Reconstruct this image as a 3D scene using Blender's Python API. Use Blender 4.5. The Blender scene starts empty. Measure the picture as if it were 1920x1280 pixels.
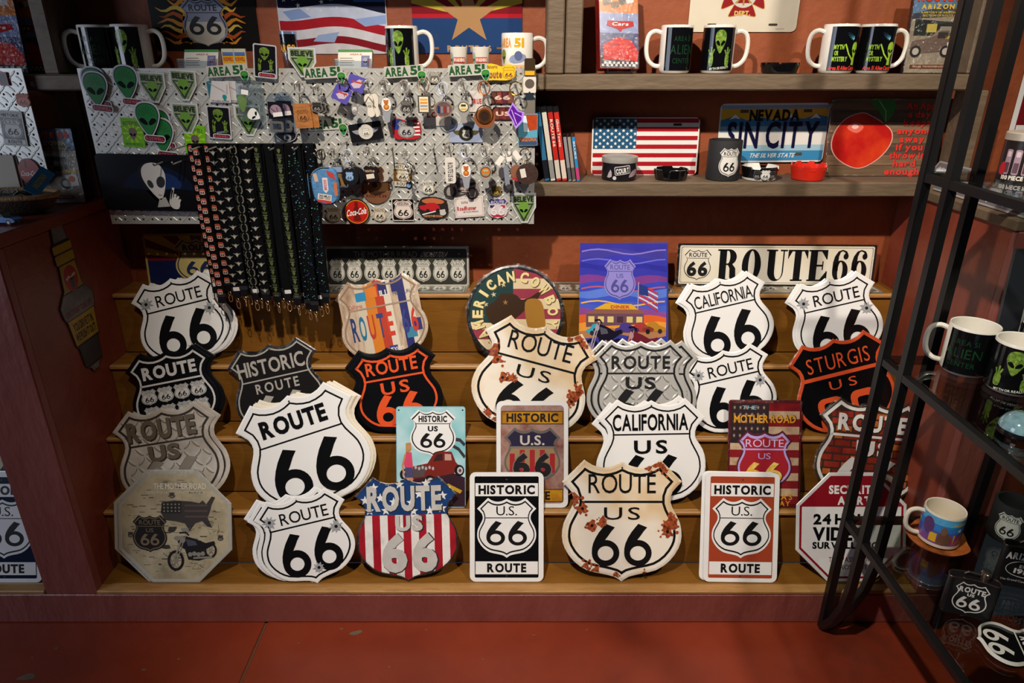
import bpy, math, random
from mathutils import Matrix, Vector
random.seed(66)
SC = bpy.context.scene
COL = SC.collection
# ------------------------------------------------------------------ camera
TH = math.radians(22.7); CT, ST = math.cos(TH), math.sin(TH)
CAM_Z = 1.451; F = 1280.0
cd = bpy.data.cameras.new('camera'); cam = bpy.data.objects.new('camera', cd); COL.objects.link(cam)
cd.sensor_width = 36; cd.lens = 24; cd.clip_start = 0.02
cam.location = (0, 0, CAM_Z); cam.rotation_euler = (math.pi/2 - TH, 0, 0)
SC.camera = cam
# ------------------------------------------------------------------ world, lamps, exposure
W = bpy.data.worlds.new('world'); SC.world = W; W.use_nodes = True
W.node_tree.nodes['Background'].inputs[0].default_value = (0.75, 0.80, 1.0, 1)
W.node_tree.nodes['Background'].inputs[1].default_value = 0.022
def spot(name, loc, aim, power, col, size=85, blend=0.6, rad=0.03):
    l = bpy.data.lights.new(name, 'SPOT'); l.energy = power; l.color = col
    l.spot_size = math.radians(size); l.spot_blend = blend; l.shadow_soft_size = rad
    o = bpy.data.objects.new(name, l); COL.objects.link(o); o.location = loc
    o.rotation_euler = (Vector(aim)-Vector(loc)).to_track_quat('-Z', 'Y').to_euler()
    return o
spot('track_spot_centre', (-0.42, 0.34, 2.62), (0.36, 1.8, 0.66), 208, (1.0, 0.90, 0.78), 76, 0.85)
spot('track_spot_right', (1.12, 0.34, 2.62), (0.50, 1.8, 0.78), 108, (1.0, 0.90, 0.78), 66, 0.85)
al = bpy.data.lights.new('shop_window', 'AREA'); al.energy = 20; al.color = (0.74, 0.83, 1.0); al.shape = 'RECTANGLE'; al.size = 1.3; al.size_y = 1.2
ao = bpy.data.objects.new('shop_window', al); COL.objects.link(ao); ao.location = (-3.0, 0.1, 1.5)
ao.rotation_euler = (Vector((0, 1.8, 0.9))-Vector(ao.location)).to_track_quat('-Z', 'Y').to_euler()
vs = SC.view_settings; vs.view_transform = 'Standard'; vs.look = 'None'; vs.gamma = 1; vs.exposure = 0.0; vs.use_curve_mapping = False
SC.cycles.use_denoising = True
SC.cycles.max_bounces = 6; SC.cycles.transparent_max_bounces = 24; SC.cycles.caustics_reflective = False; SC.cycles.caustics_refractive = False
# ------------------------------------------------------------------ pixel frame (1920 x 1280) to a point at depth Y
def ray(px, py):
    a = (px-960)/F; b = (640-py)/F
    return Vector((a, CT+b*ST, -ST+b*CT))
def at(px, py, Y):
    d = ray(px, py); return Vector((0, 0, CAM_Z)) + d*(Y/d.y)
def at_z(px, py, Z):
    d = ray(px, py); return Vector((0, 0, CAM_Z)) + d*((Z-CAM_Z)/d.z)
def depth(p): return p[1]*CT - (p[2]-CAM_Z)*ST
# ------------------------------------------------------------------ materials
MATS = {}
def lin(h):
    h = h.lstrip('#'); c = [int(h[i:i+2], 16)/255 for i in (0, 2, 4)]
    return tuple(x/12.92 if x <= .04045 else ((x+.055)/1.055)**2.4 for x in c)
def mt(h, rough=.42, metal=0.0, var=.06, bump=0.0, scale=60, spec=.5, emit=0, coat=0.0, vscale=None, alpha=1.0, trans=0.0):
    """procedural material: noise over the colour and the roughness, optional bump"""
    k = (h, rough, metal, var, bump, scale, spec, coat, vscale, alpha, trans)
    if k in MATS: return MATS[k]
    m = bpy.data.materials.new('paint_'+h.strip('#')); m.use_nodes = True
    nt = m.node_tree; p = nt.nodes['Principled BSDF']; c = lin(h)
    p.inputs['Roughness'].default_value = rough; p.inputs['Metallic'].default_value = metal
    p.inputs['Specular IOR Level'].default_value = spec; p.inputs['Coat Weight'].default_value = coat
    p.inputs['Coat Roughness'].default_value = .12
    if alpha < 1: p.inputs['Alpha'].default_value = alpha
    if trans: p.inputs['Transmission Weight'].default_value = trans
    tc = nt.nodes.new('ShaderNodeTexCoord')
    n = nt.nodes.new('ShaderNodeTexNoise'); n.inputs['Scale'].default_value = vscale or scale*.4; n.inputs['Detail'].default_value = 3
    nt.links.new(tc.outputs['Object'], n.inputs['Vector'])
    mx = nt.nodes.new('ShaderNodeMix'); mx.data_type = 'RGBA'
    mx.inputs[6].default_value = (*[max(0, x*(1-var)) for x in c], 1); mx.inputs[7].default_value = (*[min(1, x*(1+var)) for x in c], 1)
    nt.links.new(n.outputs['Fac'], mx.inputs[0]); nt.links.new(mx.outputs[2], p.inputs['Base Color'])
    if bump:
        n2 = nt.nodes.new('ShaderNodeTexNoise'); n2.inputs['Scale'].default_value = scale; n2.inputs['Detail'].default_value = 5
        nt.links.new(tc.outputs['Object'], n2.inputs['Vector'])
        b = nt.nodes.new('ShaderNodeBump'); b.inputs['Strength'].default_value = bump; b.inputs['Distance'].default_value = .004
        nt.links.new(n2.outputs['Fac'], b.inputs['Height']); nt.links.new(b.outputs[0], p.inputs['Normal'])
    MATS[k] = m; return m
def blotch(name, cols, scale, rough=.45, detail=6, bump=.15, stretch=(1, 1, 1), stops=None, spec=.5, coat=0.0, bscale=None, dist=.004):
    """material whose colour wanders between several stops of a noise"""
    if name in MATS: return MATS[name]
    m = bpy.data.materials.new(name); m.use_nodes = True; nt = m.node_tree; p = nt.nodes['Principled BSDF']
    p.inputs['Roughness'].default_value = rough; p.inputs['Specular IOR Level'].default_value = spec; p.inputs['Coat Weight'].default_value = coat
    tc = nt.nodes.new('ShaderNodeTexCoord'); mp = nt.nodes.new('ShaderNodeMapping'); mp.inputs['Scale'].default_value = stretch
    nt.links.new(tc.outputs['Object'], mp.inputs[0])
    n = nt.nodes.new('ShaderNodeTexNoise'); n.inputs['Scale'].default_value = scale; n.inputs['Detail'].default_value = detail; n.inputs['Roughness'].default_value = .62
    nt.links.new(mp.outputs[0], n.inputs['Vector'])
    r = nt.nodes.new('ShaderNodeValToRGB'); e = r.color_ramp.elements
    stops = stops or [i/(len(cols)-1)*.5+.25 for i in range(len(cols))]
    while len(e) < len(cols): e.new(.5)
    for i, c in enumerate(cols): e[i].position = stops[i]; e[i].color = (*lin(c), 1)
    nt.links.new(n.outputs['Fac'], r.inputs[0]); nt.links.new(r.outputs[0], p.inputs['Base Color'])
    if bump:
        n2 = nt.nodes.new('ShaderNodeTexNoise'); n2.inputs['Scale'].default_value = bscale or scale*3; n2.inputs['Detail'].default_value = 6
        nt.links.new(mp.outputs[0], n2.inputs['Vector'])
        b = nt.nodes.new('ShaderNodeBump'); b.inputs['Strength'].default_value = bump; b.inputs['Distance'].default_value = dist
        nt.links.new(n2.outputs['Fac'], b.inputs['Height']); nt.links.new(b.outputs[0], p.inputs['Normal'])
    MATS[name] = m; return m
def clear(name, tint='#ffffff', shine=.12, rough=.06, crinkle=0.0, scale=90):
    """thin clear plastic film or pane: mostly see-through with a glossy skin"""
    if name in MATS: return MATS[name]
    m = bpy.data.materials.new(name); m.use_nodes = True; nt = m.node_tree; nt.nodes.remove(nt.nodes['Principled BSDF'])
    t = nt.nodes.new('ShaderNodeBsdfTransparent'); t.inputs[0].default_value = (*lin(tint), 1)
    g = nt.nodes.new('ShaderNodeBsdfGlossy'); g.inputs['Roughness'].default_value = rough
    mx = nt.nodes.new('ShaderNodeMixShader'); fr = nt.nodes.new('ShaderNodeLayerWeight'); fr.inputs['Blend'].default_value = .5
    pw = nt.nodes.new('ShaderNodeMath'); pw.operation = 'POWER'; pw.inputs[1].default_value = 5.0; nt.links.new(fr.outputs['Facing'], pw.inputs[0])
    ma = nt.nodes.new('ShaderNodeMath'); ma.operation = 'ADD'; ma.inputs[1].default_value = shine+.04
    nt.links.new(pw.outputs[0], ma.inputs[0]); nt.links.new(ma.outputs[0], mx.inputs[0])
    nt.links.new(t.outputs[0], mx.inputs[1]); nt.links.new(g.outputs[0], mx.inputs[2])
    if crinkle:
        tc = nt.nodes.new('ShaderNodeTexCoord'); n = nt.nodes.new('ShaderNodeTexNoise'); n.inputs['Scale'].default_value = scale; n.inputs['Detail'].default_value = 4; n.inputs['Distortion'].default_value = 1.5
        nt.links.new(tc.outputs['Object'], n.inputs['Vector'])
        b = nt.nodes.new('ShaderNodeBump'); b.inputs['Strength'].default_value = crinkle; b.inputs['Distance'].default_value = .006
        nt.links.new(n.outputs['Fac'], b.inputs['Height']); nt.links.new(b.outputs[0], g.inputs['Normal']); nt.links.new(b.outputs[0], fr.inputs['Normal'])
    nt.links.new(mx.outputs[0], nt.nodes['Material Output'].inputs[0])
    MATS[name] = m; return m
BLACK = lambda: mt('#0b0b0d', .3)
WHITE = lambda: mt('#f2f1ef', .3)
CHROME = lambda: mt('#d2cec6', .2, .55)
# ------------------------------------------------------------------ letters, once, from the built-in typeface
GLY = {}
def make_glyphs():
    cu = bpy.data.curves.new('type', 'FONT'); ob = bpy.data.objects.new('type', cu); COL.objects.link(ob)
    cu.resolution_u = 3
    chars = "ABCDEFGHIJKLMNOPQRSTUVWXYZabcdefghijklmnopqrstuvwxyz0123456789.,!?'-&:$"
    cap = None
    for bold in (0, .022, .045):
        cu.offset = bold
        for c in 'H'+chars:
            cu.body = c; bpy.context.view_layer.update()
            me = bpy.data.meshes.new_from_object(ob.evaluated_get(bpy.context.evaluated_depsgraph_get()))
            vs_ = [(v.co.x, v.co.y) for v in me.vertices]; fs = [tuple(p.vertices) for p in me.polygons]
            bpy.data.meshes.remove(me)
            if cap is None: cap = max(y for x, y in vs_) - min(y for x, y in vs_)
            x0 = min(x for x, y in vs_); x1 = max(x for x, y in vs_)
            GLY[(c, bold)] = ([((x-x0)/cap, y/cap) for x, y in vs_], fs, (x1-x0)/cap)
    bpy.data.objects.remove(ob); bpy.data.curves.remove(cu)
make_glyphs()
BOLD = {0: 0, 1: .022, 2: .045}
# ------------------------------------------------------------------ mesh collector
class M:
    def __init__(s, sx=1.0, sy=None, fn=None):
        s.v = []; s.f = []; s.mi = []; s.mats = []; s.sx = sx; s.sy = sx if sy is None else sy; s.fn = fn; s.smooth = False; s.strip = 0
    def _m(s, m):
        if m not in s.mats: s.mats.append(m)
        return s.mats.index(m)
    def pt(s, x, y, z):
        p = (x*s.sx, y*s.sy, z)
        return s.fn(*p) if s.fn else p
    def raw(s, vs_, fs, m):
        o = len(s.v); k = s._m(m); s.v += [tuple(v) for v in vs_]
        for f in fs: s.f.append(tuple(i+o for i in f)); s.mi.append(k)
    def add(s, vs_, fs, m): s.raw([s.pt(*v) for v in vs_], fs, m)
    def poly(s, pts, z, m):
        if s.fn and s.strip:
            x0 = min(p[0] for p in pts); x1 = max(p[0] for p in pts)
            if x1-x0 > s.strip:
                n = math.ceil((x1-x0)/s.strip)
                for i in range(n):
                    P = clip_half(clip_half(pts, 0, x0+(x1-x0)*i/n, 1), 0, x0+(x1-x0)*(i+1)/n, -1)
                    if len(P) > 2: s.add([(x, y, z) for x, y in P], [tuple(range(len(P)))], m)
                return
        s.add([(x, y, z) for x, y in pts], [tuple(range(len(pts)))], m)
    def rect(s, x0, y0, x1, y1, z, m, n=1):
        for i in range(n):
            a = x0+(x1-x0)*i/n; b = x0+(x1-x0)*(i+1)/n
            s.poly([(a, y0), (b, y0), (b, y1), (a, y1)], z, m)
    def crect(s, cx, cy, w, h, z, m, rot=0, r=0, n=1):
        if n > 1: return s.rect(cx-w/2, cy-h/2, cx+w/2, cy+h/2, z, m, n)
        s.poly(tf(rrect(w, h, r), cx, cy, rot), z, m)
    def ring(s, A, B, z, m, zb=None):
        n = len(A); zb = z if zb is None else zb
        s.add([(x, y, z) for x, y in A]+[(x, y, zb) for x, y in B], [(i, (i+1) % n, n+(i+1) % n, n+i) for i in range(n)], m)
    def slab(s, pts, z0, z1, m, rim=0, back=None, drop=None):
        """plate between z0 (back) and z1 (front), optional turned-down rim of width rim"""
        if rim:
            inn = inset(pts, rim); zd = z1-(drop if drop is not None else (z1-z0)*.6)
            s.ring(pts, inn, zd, m, z1); s.poly(inn, z1, m); s.ring([p for p in pts], [p for p in pts], z0, m, zd)
        else:
            s.poly(pts, z1, m); s.ring(pts, pts, z0, m, z1)
        s.add([(x, y, z0) for x, y in reversed(pts)], [tuple(range(len(pts)))], back or m)
    def stroke(s, pts, w, z, m, closed=False):
        n = len(pts); L = []; R = []
        for i in range(n):
            a = pts[i-1] if (i > 0 or closed) else pts[i]; b = pts[(i+1) % n] if (i < n-1 or closed) else pts[i]
            dx, dy = b[0]-a[0], b[1]-a[1]; l = math.hypot(dx, dy) or 1; ww = w[i] if isinstance(w, (list, tuple)) else w
            L.append((pts[i][0]-dy/l*ww/2, pts[i][1]+dx/l*ww/2)); R.append((pts[i][0]+dy/l*ww/2, pts[i][1]-dx/l*ww/2))
        for i in range(n if closed else n-1):
            j = (i+1) % n; s.poly([R[i], R[j], L[j], L[i]], z, m)
    def disc(s, cx, cy, rx, z, m, ry=None, n=20, rot=0): s.poly(tf(ell(rx, ry or rx, n), cx, cy, rot), z, m)
    def text(s, t, cx, cy, w, h, z, m, bold=1, track=.1, rot=0, shear=0, arc=None, up=0):
        """t fitted to width w and capital height h about (cx, cy); arc=(radius) bends it; up>0 raises it as a solid"""
        x = 0; L = []
        for c in t:
            if c == ' ': x += .32; continue
            g = GLY.get((c, BOLD[bold])) or GLY[('-', BOLD[bold])]
            L.append((x, g)); x += g[2]+track
        x -= track
        if x <= 0: return
        kx = (w/x) if w else h
        ca, sa = math.cos(math.radians(rot)), math.sin(math.radians(rot))
        for x0, g in L:
            P = []
            for gx, gy in g[0]:
                u = (x0+gx-x/2)*kx + shear*(gy-.5)*h; v = (gy-.5)*h
                if arc: r = arc+v; ang = u/arc; u, v = r*math.sin(ang), r*math.cos(ang)-arc
                P.append((cx+u*ca-v*sa, cy+u*sa+v*ca))
            if up:
                s.add([(a, b, z+up) for a, b in P], g[1], m)
                ed = {}
                for f in g[1]:
                    for i in range(len(f)):
                        e = (f[i], f[(i+1) % len(f)]); ed[e] = 1
                bd = [e for e in ed if (e[1], e[0]) not in ed]; n = len(P)
                s.add([(a, b, z) for a, b in P]+[(a, b, z+up) for a, b in P], [(i, j, n+j, n+i) for i, j in bd], m)
            else: s.add([(a, b, z) for a, b in P], g[1], m)
    def six(s, cx, cy, w, h, z, m, hole=.21, lean=1.0, rot=0):
        """highway-style numeral: round bowl and a swept stem"""
        R = .31; n = 26
        A = [(.31+R*math.cos(t), .31+R*math.sin(t)) for t in [2*math.pi*i/n for i in range(n)]]
        hr = R*(hole/.31*.72+.02)
        B = [(.31+hr*math.cos(t), .305+hr*.96*math.sin(t)) for t in [2*math.pi*i/n for i in range(n)]]
        T = lambda P: tf([((x-.31)*w/.62, (y-.5)*h) for x, y in P], cx, cy, rot)
        s.ring(T(A), T(B), z, m)
        o = [(.0, .31), (.003, .42), (.03, .54), (.085, .67), (.16, .80), (.25, .92), (.315, 1.0)]
        i_ = [(.10, .31), (.14, .46), (.215, .52), (.285, .605), (.355, .70), (.435, .82), (.515, .915)]
        if lean != 1:
            o = [(x*lean if y > .5 else x, y) for x, y in o]; i_ = [(x*lean if y > .65 else x, y) for x, y in i_]
        for k in range(len(o)-1): s.poly(T([o[k], i_[k], i_[k+1], o[k+1]]), z+.00002, m)
    def six6(s, cx, cy, w, h, z, m, gap=.08, **kw):
        ww = w*(1-gap)/2
        s.six(cx-(w-ww)/2, cy, ww, h, z, m, **kw); s.six(cx+(w-ww)/2, cy, ww, h, z, m, **kw)
    # solids ---------------------------------------------------------
    def box(s, x0, y0, z0, x1, y1, z1, m):
        s.add([(x0, y0, z0), (x1, y0, z0), (x1, y1, z0), (x0, y1, z0), (x0, y0, z1), (x1, y0, z1), (x1, y1, z1), (x0, y1, z1)],
              [(0, 3, 2, 1), (4, 5, 6, 7), (0, 1, 5, 4), (1, 2, 6, 5), (2, 3, 7, 6), (3, 0, 4, 7)], m)
    def bbox(s, x0, y0, z0, x1, y1, z1, m, b=.003):
        """box with chamfered edges"""
        X = (x0, x0+b, x1-b, x1); Y = (y0, y0+b, y1-b, y1); Z = (z0, z0+b, z1-b, z1)
        vs_ = []; ix = {}
        for i in range(4):
            for j in range(4):
                for k in range(4):
                    e = sum(a in (0, 3) for a in (i, j, k))
                    if e == 1: ix[(i, j, k)] = len(vs_); vs_.append((X[i], Y[j], Z[k]))
        fs = []
        I = ix
        for i in (0, 3):
            f = [I[(i, 1, 1)], I[(i, 2, 1)], I[(i, 2, 2)], I[(i, 1, 2)]]; fs.append(f if i else f[::-1])
            f = [I[(1, i, 1)], I[(1, i, 2)], I[(2, i, 2)], I[(2, i, 1)]]; fs.append(f if i else f[::-1])
            f = [I[(1, 1, i)], I[(2, 1, i)], I[(2, 2, i)], I[(1, 2, i)]]; fs.append(f if i else f[::-1])
        q = {0: 1, 3: 2}
        for i in (0, 3):
            for j in (0, 3):
                f = [I[(i, q[j], 1)], I[(q[i], j, 1)], I[(q[i], j, 2)], I[(i, q[j], 2)]]; fs.append(f if (i == j) else f[::-1])
                f = [I[(i, 1, q[j])], I[(i, 2, q[j])], I[(q[i], 2, j)], I[(q[i], 1, j)]]; fs.append(f if (i == j) else f[::-1])
                f = [I[(1, i, q[j])], I[(1, q[i], j)], I[(2, q[i], j)], I[(2, i, q[j])]]; fs.append(f if (i == j) else f[::-1])
                for k in (0, 3):
                    f = [I[(i, q[j], q[k])], I[(q[i], j, q[k])], I[(q[i], q[j], k)]]
                    fs.append(f if ((i == 3)+(j == 3)+(k == 3)) % 2 else f[::-1])
        s.add(vs_, fs, m)
    def tube(s, pts, r, m, n=8, closed=False, square=False):
        pts = [Vector(p) for p in pts]; N = len(pts); n = 4 if square else n; vs_ = []; prev = None
        for i in range(N):
            a = pts[i-1] if (i > 0 or closed) else pts[i]; b = pts[(i+1) % N] if (i < N-1 or closed) else pts[i]
            t = (b-a).normalized()
            if prev is None:
                up = Vector((0, 0, 1)) if abs(t.z) < .9 else Vector((0, 1, 0)); u = (up - t*up.dot(t)).normalized()
            else: u = (prev - t*prev.dot(t)); u = u.normalized() if u.length > 1e-6 else prev
            prev = u; w = t.cross(u); rr = r[i] if isinstance(r, (list, tuple)) else r
            for k in range(n):
                g = 2*math.pi*k/n + (math.pi/4 if square else 0); q = rr*(1.414 if square else 1)
                vs_.append(pts[i]+u*math.cos(g)*q+w*math.sin(g)*q)
        fs = []
        for i in range(N if closed else N-1):
            j = (i+1) % N
            for k in range(n): fs.append((i*n+k, i*n+(k+1) % n, j*n+(k+1) % n, j*n+k))
        if not closed: fs += [tuple(range(n))[::-1], tuple(range((N-1)*n, N*n))]
        s.raw([s.fn(*v) if s.fn else v for v in vs_], fs, m)
    def lathe(s, prof, m, n=28, cx=0, cy=0, mats=None, a0=0, a1=2*math.pi, dent=None):
        """profile [(r, z)] turned about z; mats: one per band"""
        full = abs(a1-a0-2*math.pi) < 1e-6; K = n if full else n+1
        vs_ = []
        for r, z in prof:
            for k in range(K):
                a = a0+(a1-a0)*k/n; vs_.append((cx+r*math.cos(a), cy+r*math.sin(a), z))
        o = len(s.v); s.v += [s.fn(*v) if s.fn else v for v in vs_]
        for i in range(len(prof)-1):
            mm = s._m(mats[i] if mats else m)
            for k in range(n):
                j = (k+1) % K
                s.f.append((o+i*K+k, o+i*K+j, o+(i+1)*K+j, o+(i+1)*K+k)); s.mi.append(mm)
    def mesh(s, name, smooth=None):
        me = bpy.data.meshes.new(name); me.from_pydata(s.v, [], s.f)
        for m in s.mats: me.materials.append(m)
        me.polygons.foreach_set('material_index', s.mi)
        if s.smooth if smooth is None else smooth:
            me.polygons.foreach_set('use_smooth', [True]*len(s.f))
            try: me.set_sharp_from_angle(angle=math.radians(40))
            except Exception: pass
        me.update(); return me
    def build(s, name, parent=None, mw=None, smooth=None, **tags):
        o = bpy.data.objects.new(name, s.mesh(name, smooth)); COL.objects.link(o)
        if parent is not None: o.parent = parent
        if mw is not None: o.matrix_world = mw
        tag(o, **tags); return o
def tag(o, label=None, cat=None, group=None, kind=None):
    if label: o['label'] = label
    if cat: o['category'] = cat
    if group: o['group'] = group
    if kind: o['kind'] = kind
    return o
def thing(name, label, cat, mw, group=None):
    o = bpy.data.objects.new(name, None); COL.objects.link(o); o.empty_display_size = .02
    o.matrix_world = mw if isinstance(mw, Matrix) else Matrix.Translation(Vector(mw))
    return tag(o, label, cat, group)
def copy_tree(o, mw=None, label=None, parent=None):
    c = o.copy(); COL.objects.link(c); c.parent = parent
    if mw is not None: c.matrix_world = mw
    if label: c['label'] = label
    for ch in list(o.children): copy_tree(ch, None, None, c)
    return c
# ------------------------------------------------------------------ 2D shapes
def clip_half(P, axis, lim, sg):
    Q = []
    for k in range(len(P)):
        p, q = P[k-1], P[k]; ip, iq = (p[axis]-lim)*sg >= 0, (q[axis]-lim)*sg >= 0
        if ip != iq: t = (lim-p[axis])/(q[axis]-p[axis]); Q.append((p[0]+(q[0]-p[0])*t, p[1]+(q[1]-p[1])*t))
        if iq: Q.append(q)
    return Q
def tf(P, cx=0, cy=0, rot=0, s=1):
    c, k = math.cos(math.radians(rot))*s, math.sin(math.radians(rot))*s
    return [(cx+x*c-y*k, cy+x*k+y*c) for x, y in P]
def ell(rx, ry, n=20, a0=0, a1=360):
    if a1-a0 >= 360: return [(rx*math.cos(2*math.pi*i/n), ry*math.sin(2*math.pi*i/n)) for i in range(n)]
    return [(rx*math.cos(math.radians(a0+(a1-a0)*i/n)), ry*math.sin(math.radians(a0+(a1-a0)*i/n))) for i in range(n+1)]
def rrect(w, h, r=0, n=4):
    if r <= 0: return [(-w/2, -h/2), (w/2, -h/2), (w/2, h/2), (-w/2, h/2)]
    P = []
    for cx, cy, a in ((w/2-r, -h/2+r, -90), (w/2-r, h/2-r, 0), (-w/2+r, h/2-r, 90), (-w/2+r, -h/2+r, 180)):
        for i in range(n+1):
            t = math.radians(a+90*i/n); P.append((cx+r*math.cos(t), cy+r*math.sin(t)))
    return P
def area(P): return sum(P[i-1][0]*P[i][1]-P[i][0]*P[i-1][1] for i in range(len(P)))/2
def inset(P, d):
    n = len(P); sg = 1 if area(P) > 0 else -1; out = []
    for i in range(n):
        a, b, c = P[i-1], P[i], P[(i+1) % n]
        e1 = (b[0]-a[0], b[1]-a[1]); e2 = (c[0]-b[0], c[1]-b[1]); l1 = math.hypot(*e1) or 1e-9; l2 = math.hypot(*e2) or 1e-9
        n1 = (-e1[1]/l1*sg, e1[0]/l1*sg); n2 = (-e2[1]/l2*sg, e2[0]/l2*sg)
        k = 1+n1[0]*n2[0]+n1[1]*n2[1]; k = max(k, .35)
        out.append((b[0]+(n1[0]+n2[0])/k*d, b[1]+(n1[1]+n2[1])/k*d))
    return out
def catmull(P, seg=4):
    out = []
    for i in range(len(P)-1):
        p0 = P[max(i-1, 0)]; p1 = P[i]; p2 = P[i+1]; p3 = P[min(i+2, len(P)-1)]
        for k in range(seg):
            t = k/seg
            out.append(tuple(.5*((2*p1[j])+(-p0[j]+p2[j])*t+(2*p0[j]-5*p1[j]+4*p2[j]-p3[j])*t*t+(-p0[j]+3*p1[j]-3*p2[j]+p3[j])*t**3) for j in (0, 1)))
    out.append(P[-1]); return out
def blob(P, seg=4):
    Q = [P[-1]]+list(P)+[P[0], P[1]]; out = []
    c = catmull(Q, seg); return c[seg:-seg-1]
def star(r, n=5, inner=.4, rot=90):
    return [((r if i % 2 == 0 else r*inner)*math.cos(math.radians(rot+180*i/n)), (r if i % 2 == 0 else r*inner)*math.sin(math.radians(rot+180*i/n))) for i in range(2*n)]
def shield(w, h, seg=4):
    """US route shield, unit box scaled to w x h, counter-clockwise from the foot"""
    right = [catmull([(0, -.505), (.06, -.465), (.16, -.44), (.29, -.41), (.40, -.335), (.475, -.23), (.5, -.13), (.485, -.02), (.44, .07), (.405, .15), (.42, .235), (.5, .32)], 2),
             [(.5, .32), (.315, .5)], catmull([(.315, .5), (.245, .455), (.155, .435), (.07, .45), (0, .485)], 2)]
    R = []
    for part in right: R += part[:-1]
    R.append((0, .485)); L = [(-x, y) for x, y in R[-2:0:-1]]
    return [(x*w, y*h) for x, y in R+L]
# ================================================================== the setting
WALL_Y = 1.95
STEP_Y = [1.472+.0905*i for i in range(5)]; STEP_Z = [.11+.18*i for i in range(5)]
XL, XR = -1.13, 1.10
wall_m = blotch('terracotta_plaster', ['#7a381b', '#8b4321', '#944b26', '#803c1e'], 5, .62, 7, .35, bscale=42, dist=.006)
part_m = blotch('oxblood_paint', ['#74301f', '#823a28', '#8c4430'], 6, .42, 7, .4, bscale=30, dist=.006)
post_m = blotch('dusty_red_paint', ['#7d4038', '#8b4a42', '#93534a'], 8, .45, 7, .6, (1, 1, .35), bscale=40, dist=.006)
step_m = blotch('ochre_stain', ['#6e4514', '#7c501a', '#87591f', '#744b17'], 7, .4, 8, .12, (.5, 3, 3), bscale=60)
lip_m = blotch('worn_ochre_edge', ['#845520', '#a2733d', '#b0834c', '#7c4e1c'], 9, .5, 8, .2, (.5, 3, 3), bscale=60)
floor_m = blotch('red_sealed_concrete', ['#5e2418', '#782c18', '#82311b', '#8d3a22'], 2.6, .33, 9, .12, bscale=30, stops=[.28, .42, .55, .75])
timber_m = blotch('brown_painted_timber', ['#574739', '#63523f', '#6e5c48', '#4f4033'], 7, .55, 9, .5, (.5, 2, 2), bscale=34, dist=.005)
dark_timber_m = timber_m
def S(name, parts, kind='structure', **k):
    m = M()
    for p in parts: m.bbox(*p)
    return m.build(name, kind=kind, **k)
# floor: two poured slabs either side of a saw-cut joint
fl = M(); fl.box(-3.2, -3, -.06, 3.2, 1.474, -.006, mt('#6b4a33', .8, bump=.3)); fo = fl.build('floor', kind='structure')
for x0, x1 in ((-3.2, -.6865), (-.6795, 3.2)):
    m = M(); m.bbox(x0, -3, -.03, x1, 1.474, 0, floor_m, .002); m.build('floor_slab', fo)
chip_m = mt('#6a5a48', .7, var=.3)
m = M()
for px, py, r in ((52, 1270, .03), (668, 1186, .022), (640, 1178, .006), (105, 1215, .008), (60, 1232, .006), (335, 1235, .006), (800, 1180, .005), (905, 1235, .005), (1000, 1190, .005), (270, 1255, .007), (215, 1160, .006), (1100, 1180, .004), (560, 1205, .004), (730, 1250, .005)):
    p = at_z(px, py, .0004); m.poly(tf(blob([(r*random.uniform(.5, 1)*math.cos(a), r*random.uniform(.2, .5)*math.sin(a)) for a in [i*.785 for i in range(8)]], 2), p.x, p.y, random.uniform(-20, 20)), .0004, chip_m)
m.build('paint_chip', fo, kind='stuff')
S('wall_back', [(-3.2, WALL_Y, 0, 3.2, WALL_Y+.1, 3.0, wall_m)])
S('wall_left', [(XL-.125, 1.4765, .0, XL, WALL_Y, 1.06, part_m)])
S('trim_1', [(XL-.14, 1.450, .0985, XL+.004, 1.4755, 1.06, post_m)])
S('wall_right', [(XR, 1.4765, .0, XR+.13, WALL_Y, 1.10, part_m)])
S('trim_2', [(XR-.004, 1.450, .0985, XR+.14, 1.4755, 1.10, post_m)])
S('trim_3', [(XR-.012, 1.452, 1.10, 2.6, WALL_Y, 1.125, timber_m)])
S('baseboard_front', [(-2.4, STEP_Y[0]-.024, .0, XR+.14, STEP_Y[0]-.0085, .098, post_m)])
# countertop to the left of the bay
m = M(); m.bbox(-2.6, 1.44, 1.06, XL+.006, WALL_Y, 1.09, part_m)
m.build('countertop', label='dark oxblood painted countertop on the left partition, under the basket', cat='countertop')
# stepped risers that carry the signs
def riser(name, x0, x1, label):
    t = thing(name, label, 'display riser', ((x0+x1)/2, STEP_Y[0], 0))
    L = t.matrix_world.inverted()
    def part(n, b, mat, ch=.002):
        m = M(fn=lambda x, y, z: tuple(L @ Vector((x, y, z)))); m.bbox(*b, mat, ch); m.build(n, t)
    for k in range(5):
        y0, z = STEP_Y[k], STEP_Z[k]; y1 = STEP_Y[k+1] if k < 4 else WALL_Y-.001
        part('tread', (x0, y0+.006, z-.016, x1, y1, z), step_m)
        part('edge_strip', (x0, y0-(.008 if k else .024), z-.0115, x1, y0+.006, z+.0005), lip_m, .003)
        if k == 0: part('kick_board', (x0, y0-.008, .0, x1, y0+.006, z-.012), step_m)
        if k: part('riser_board', (x0, y0, STEP_Z[k-1], x1, y0+.014, z-.013), step_m)
    return t
riser('stepped_display_riser', XL, XR, 'ochre stained five-step wooden riser carrying the rows of tin signs')
riser('stepped_display_riser', -2.4, XL-.14, 'ochre stepped riser in the next bay, left of the red post')
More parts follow.
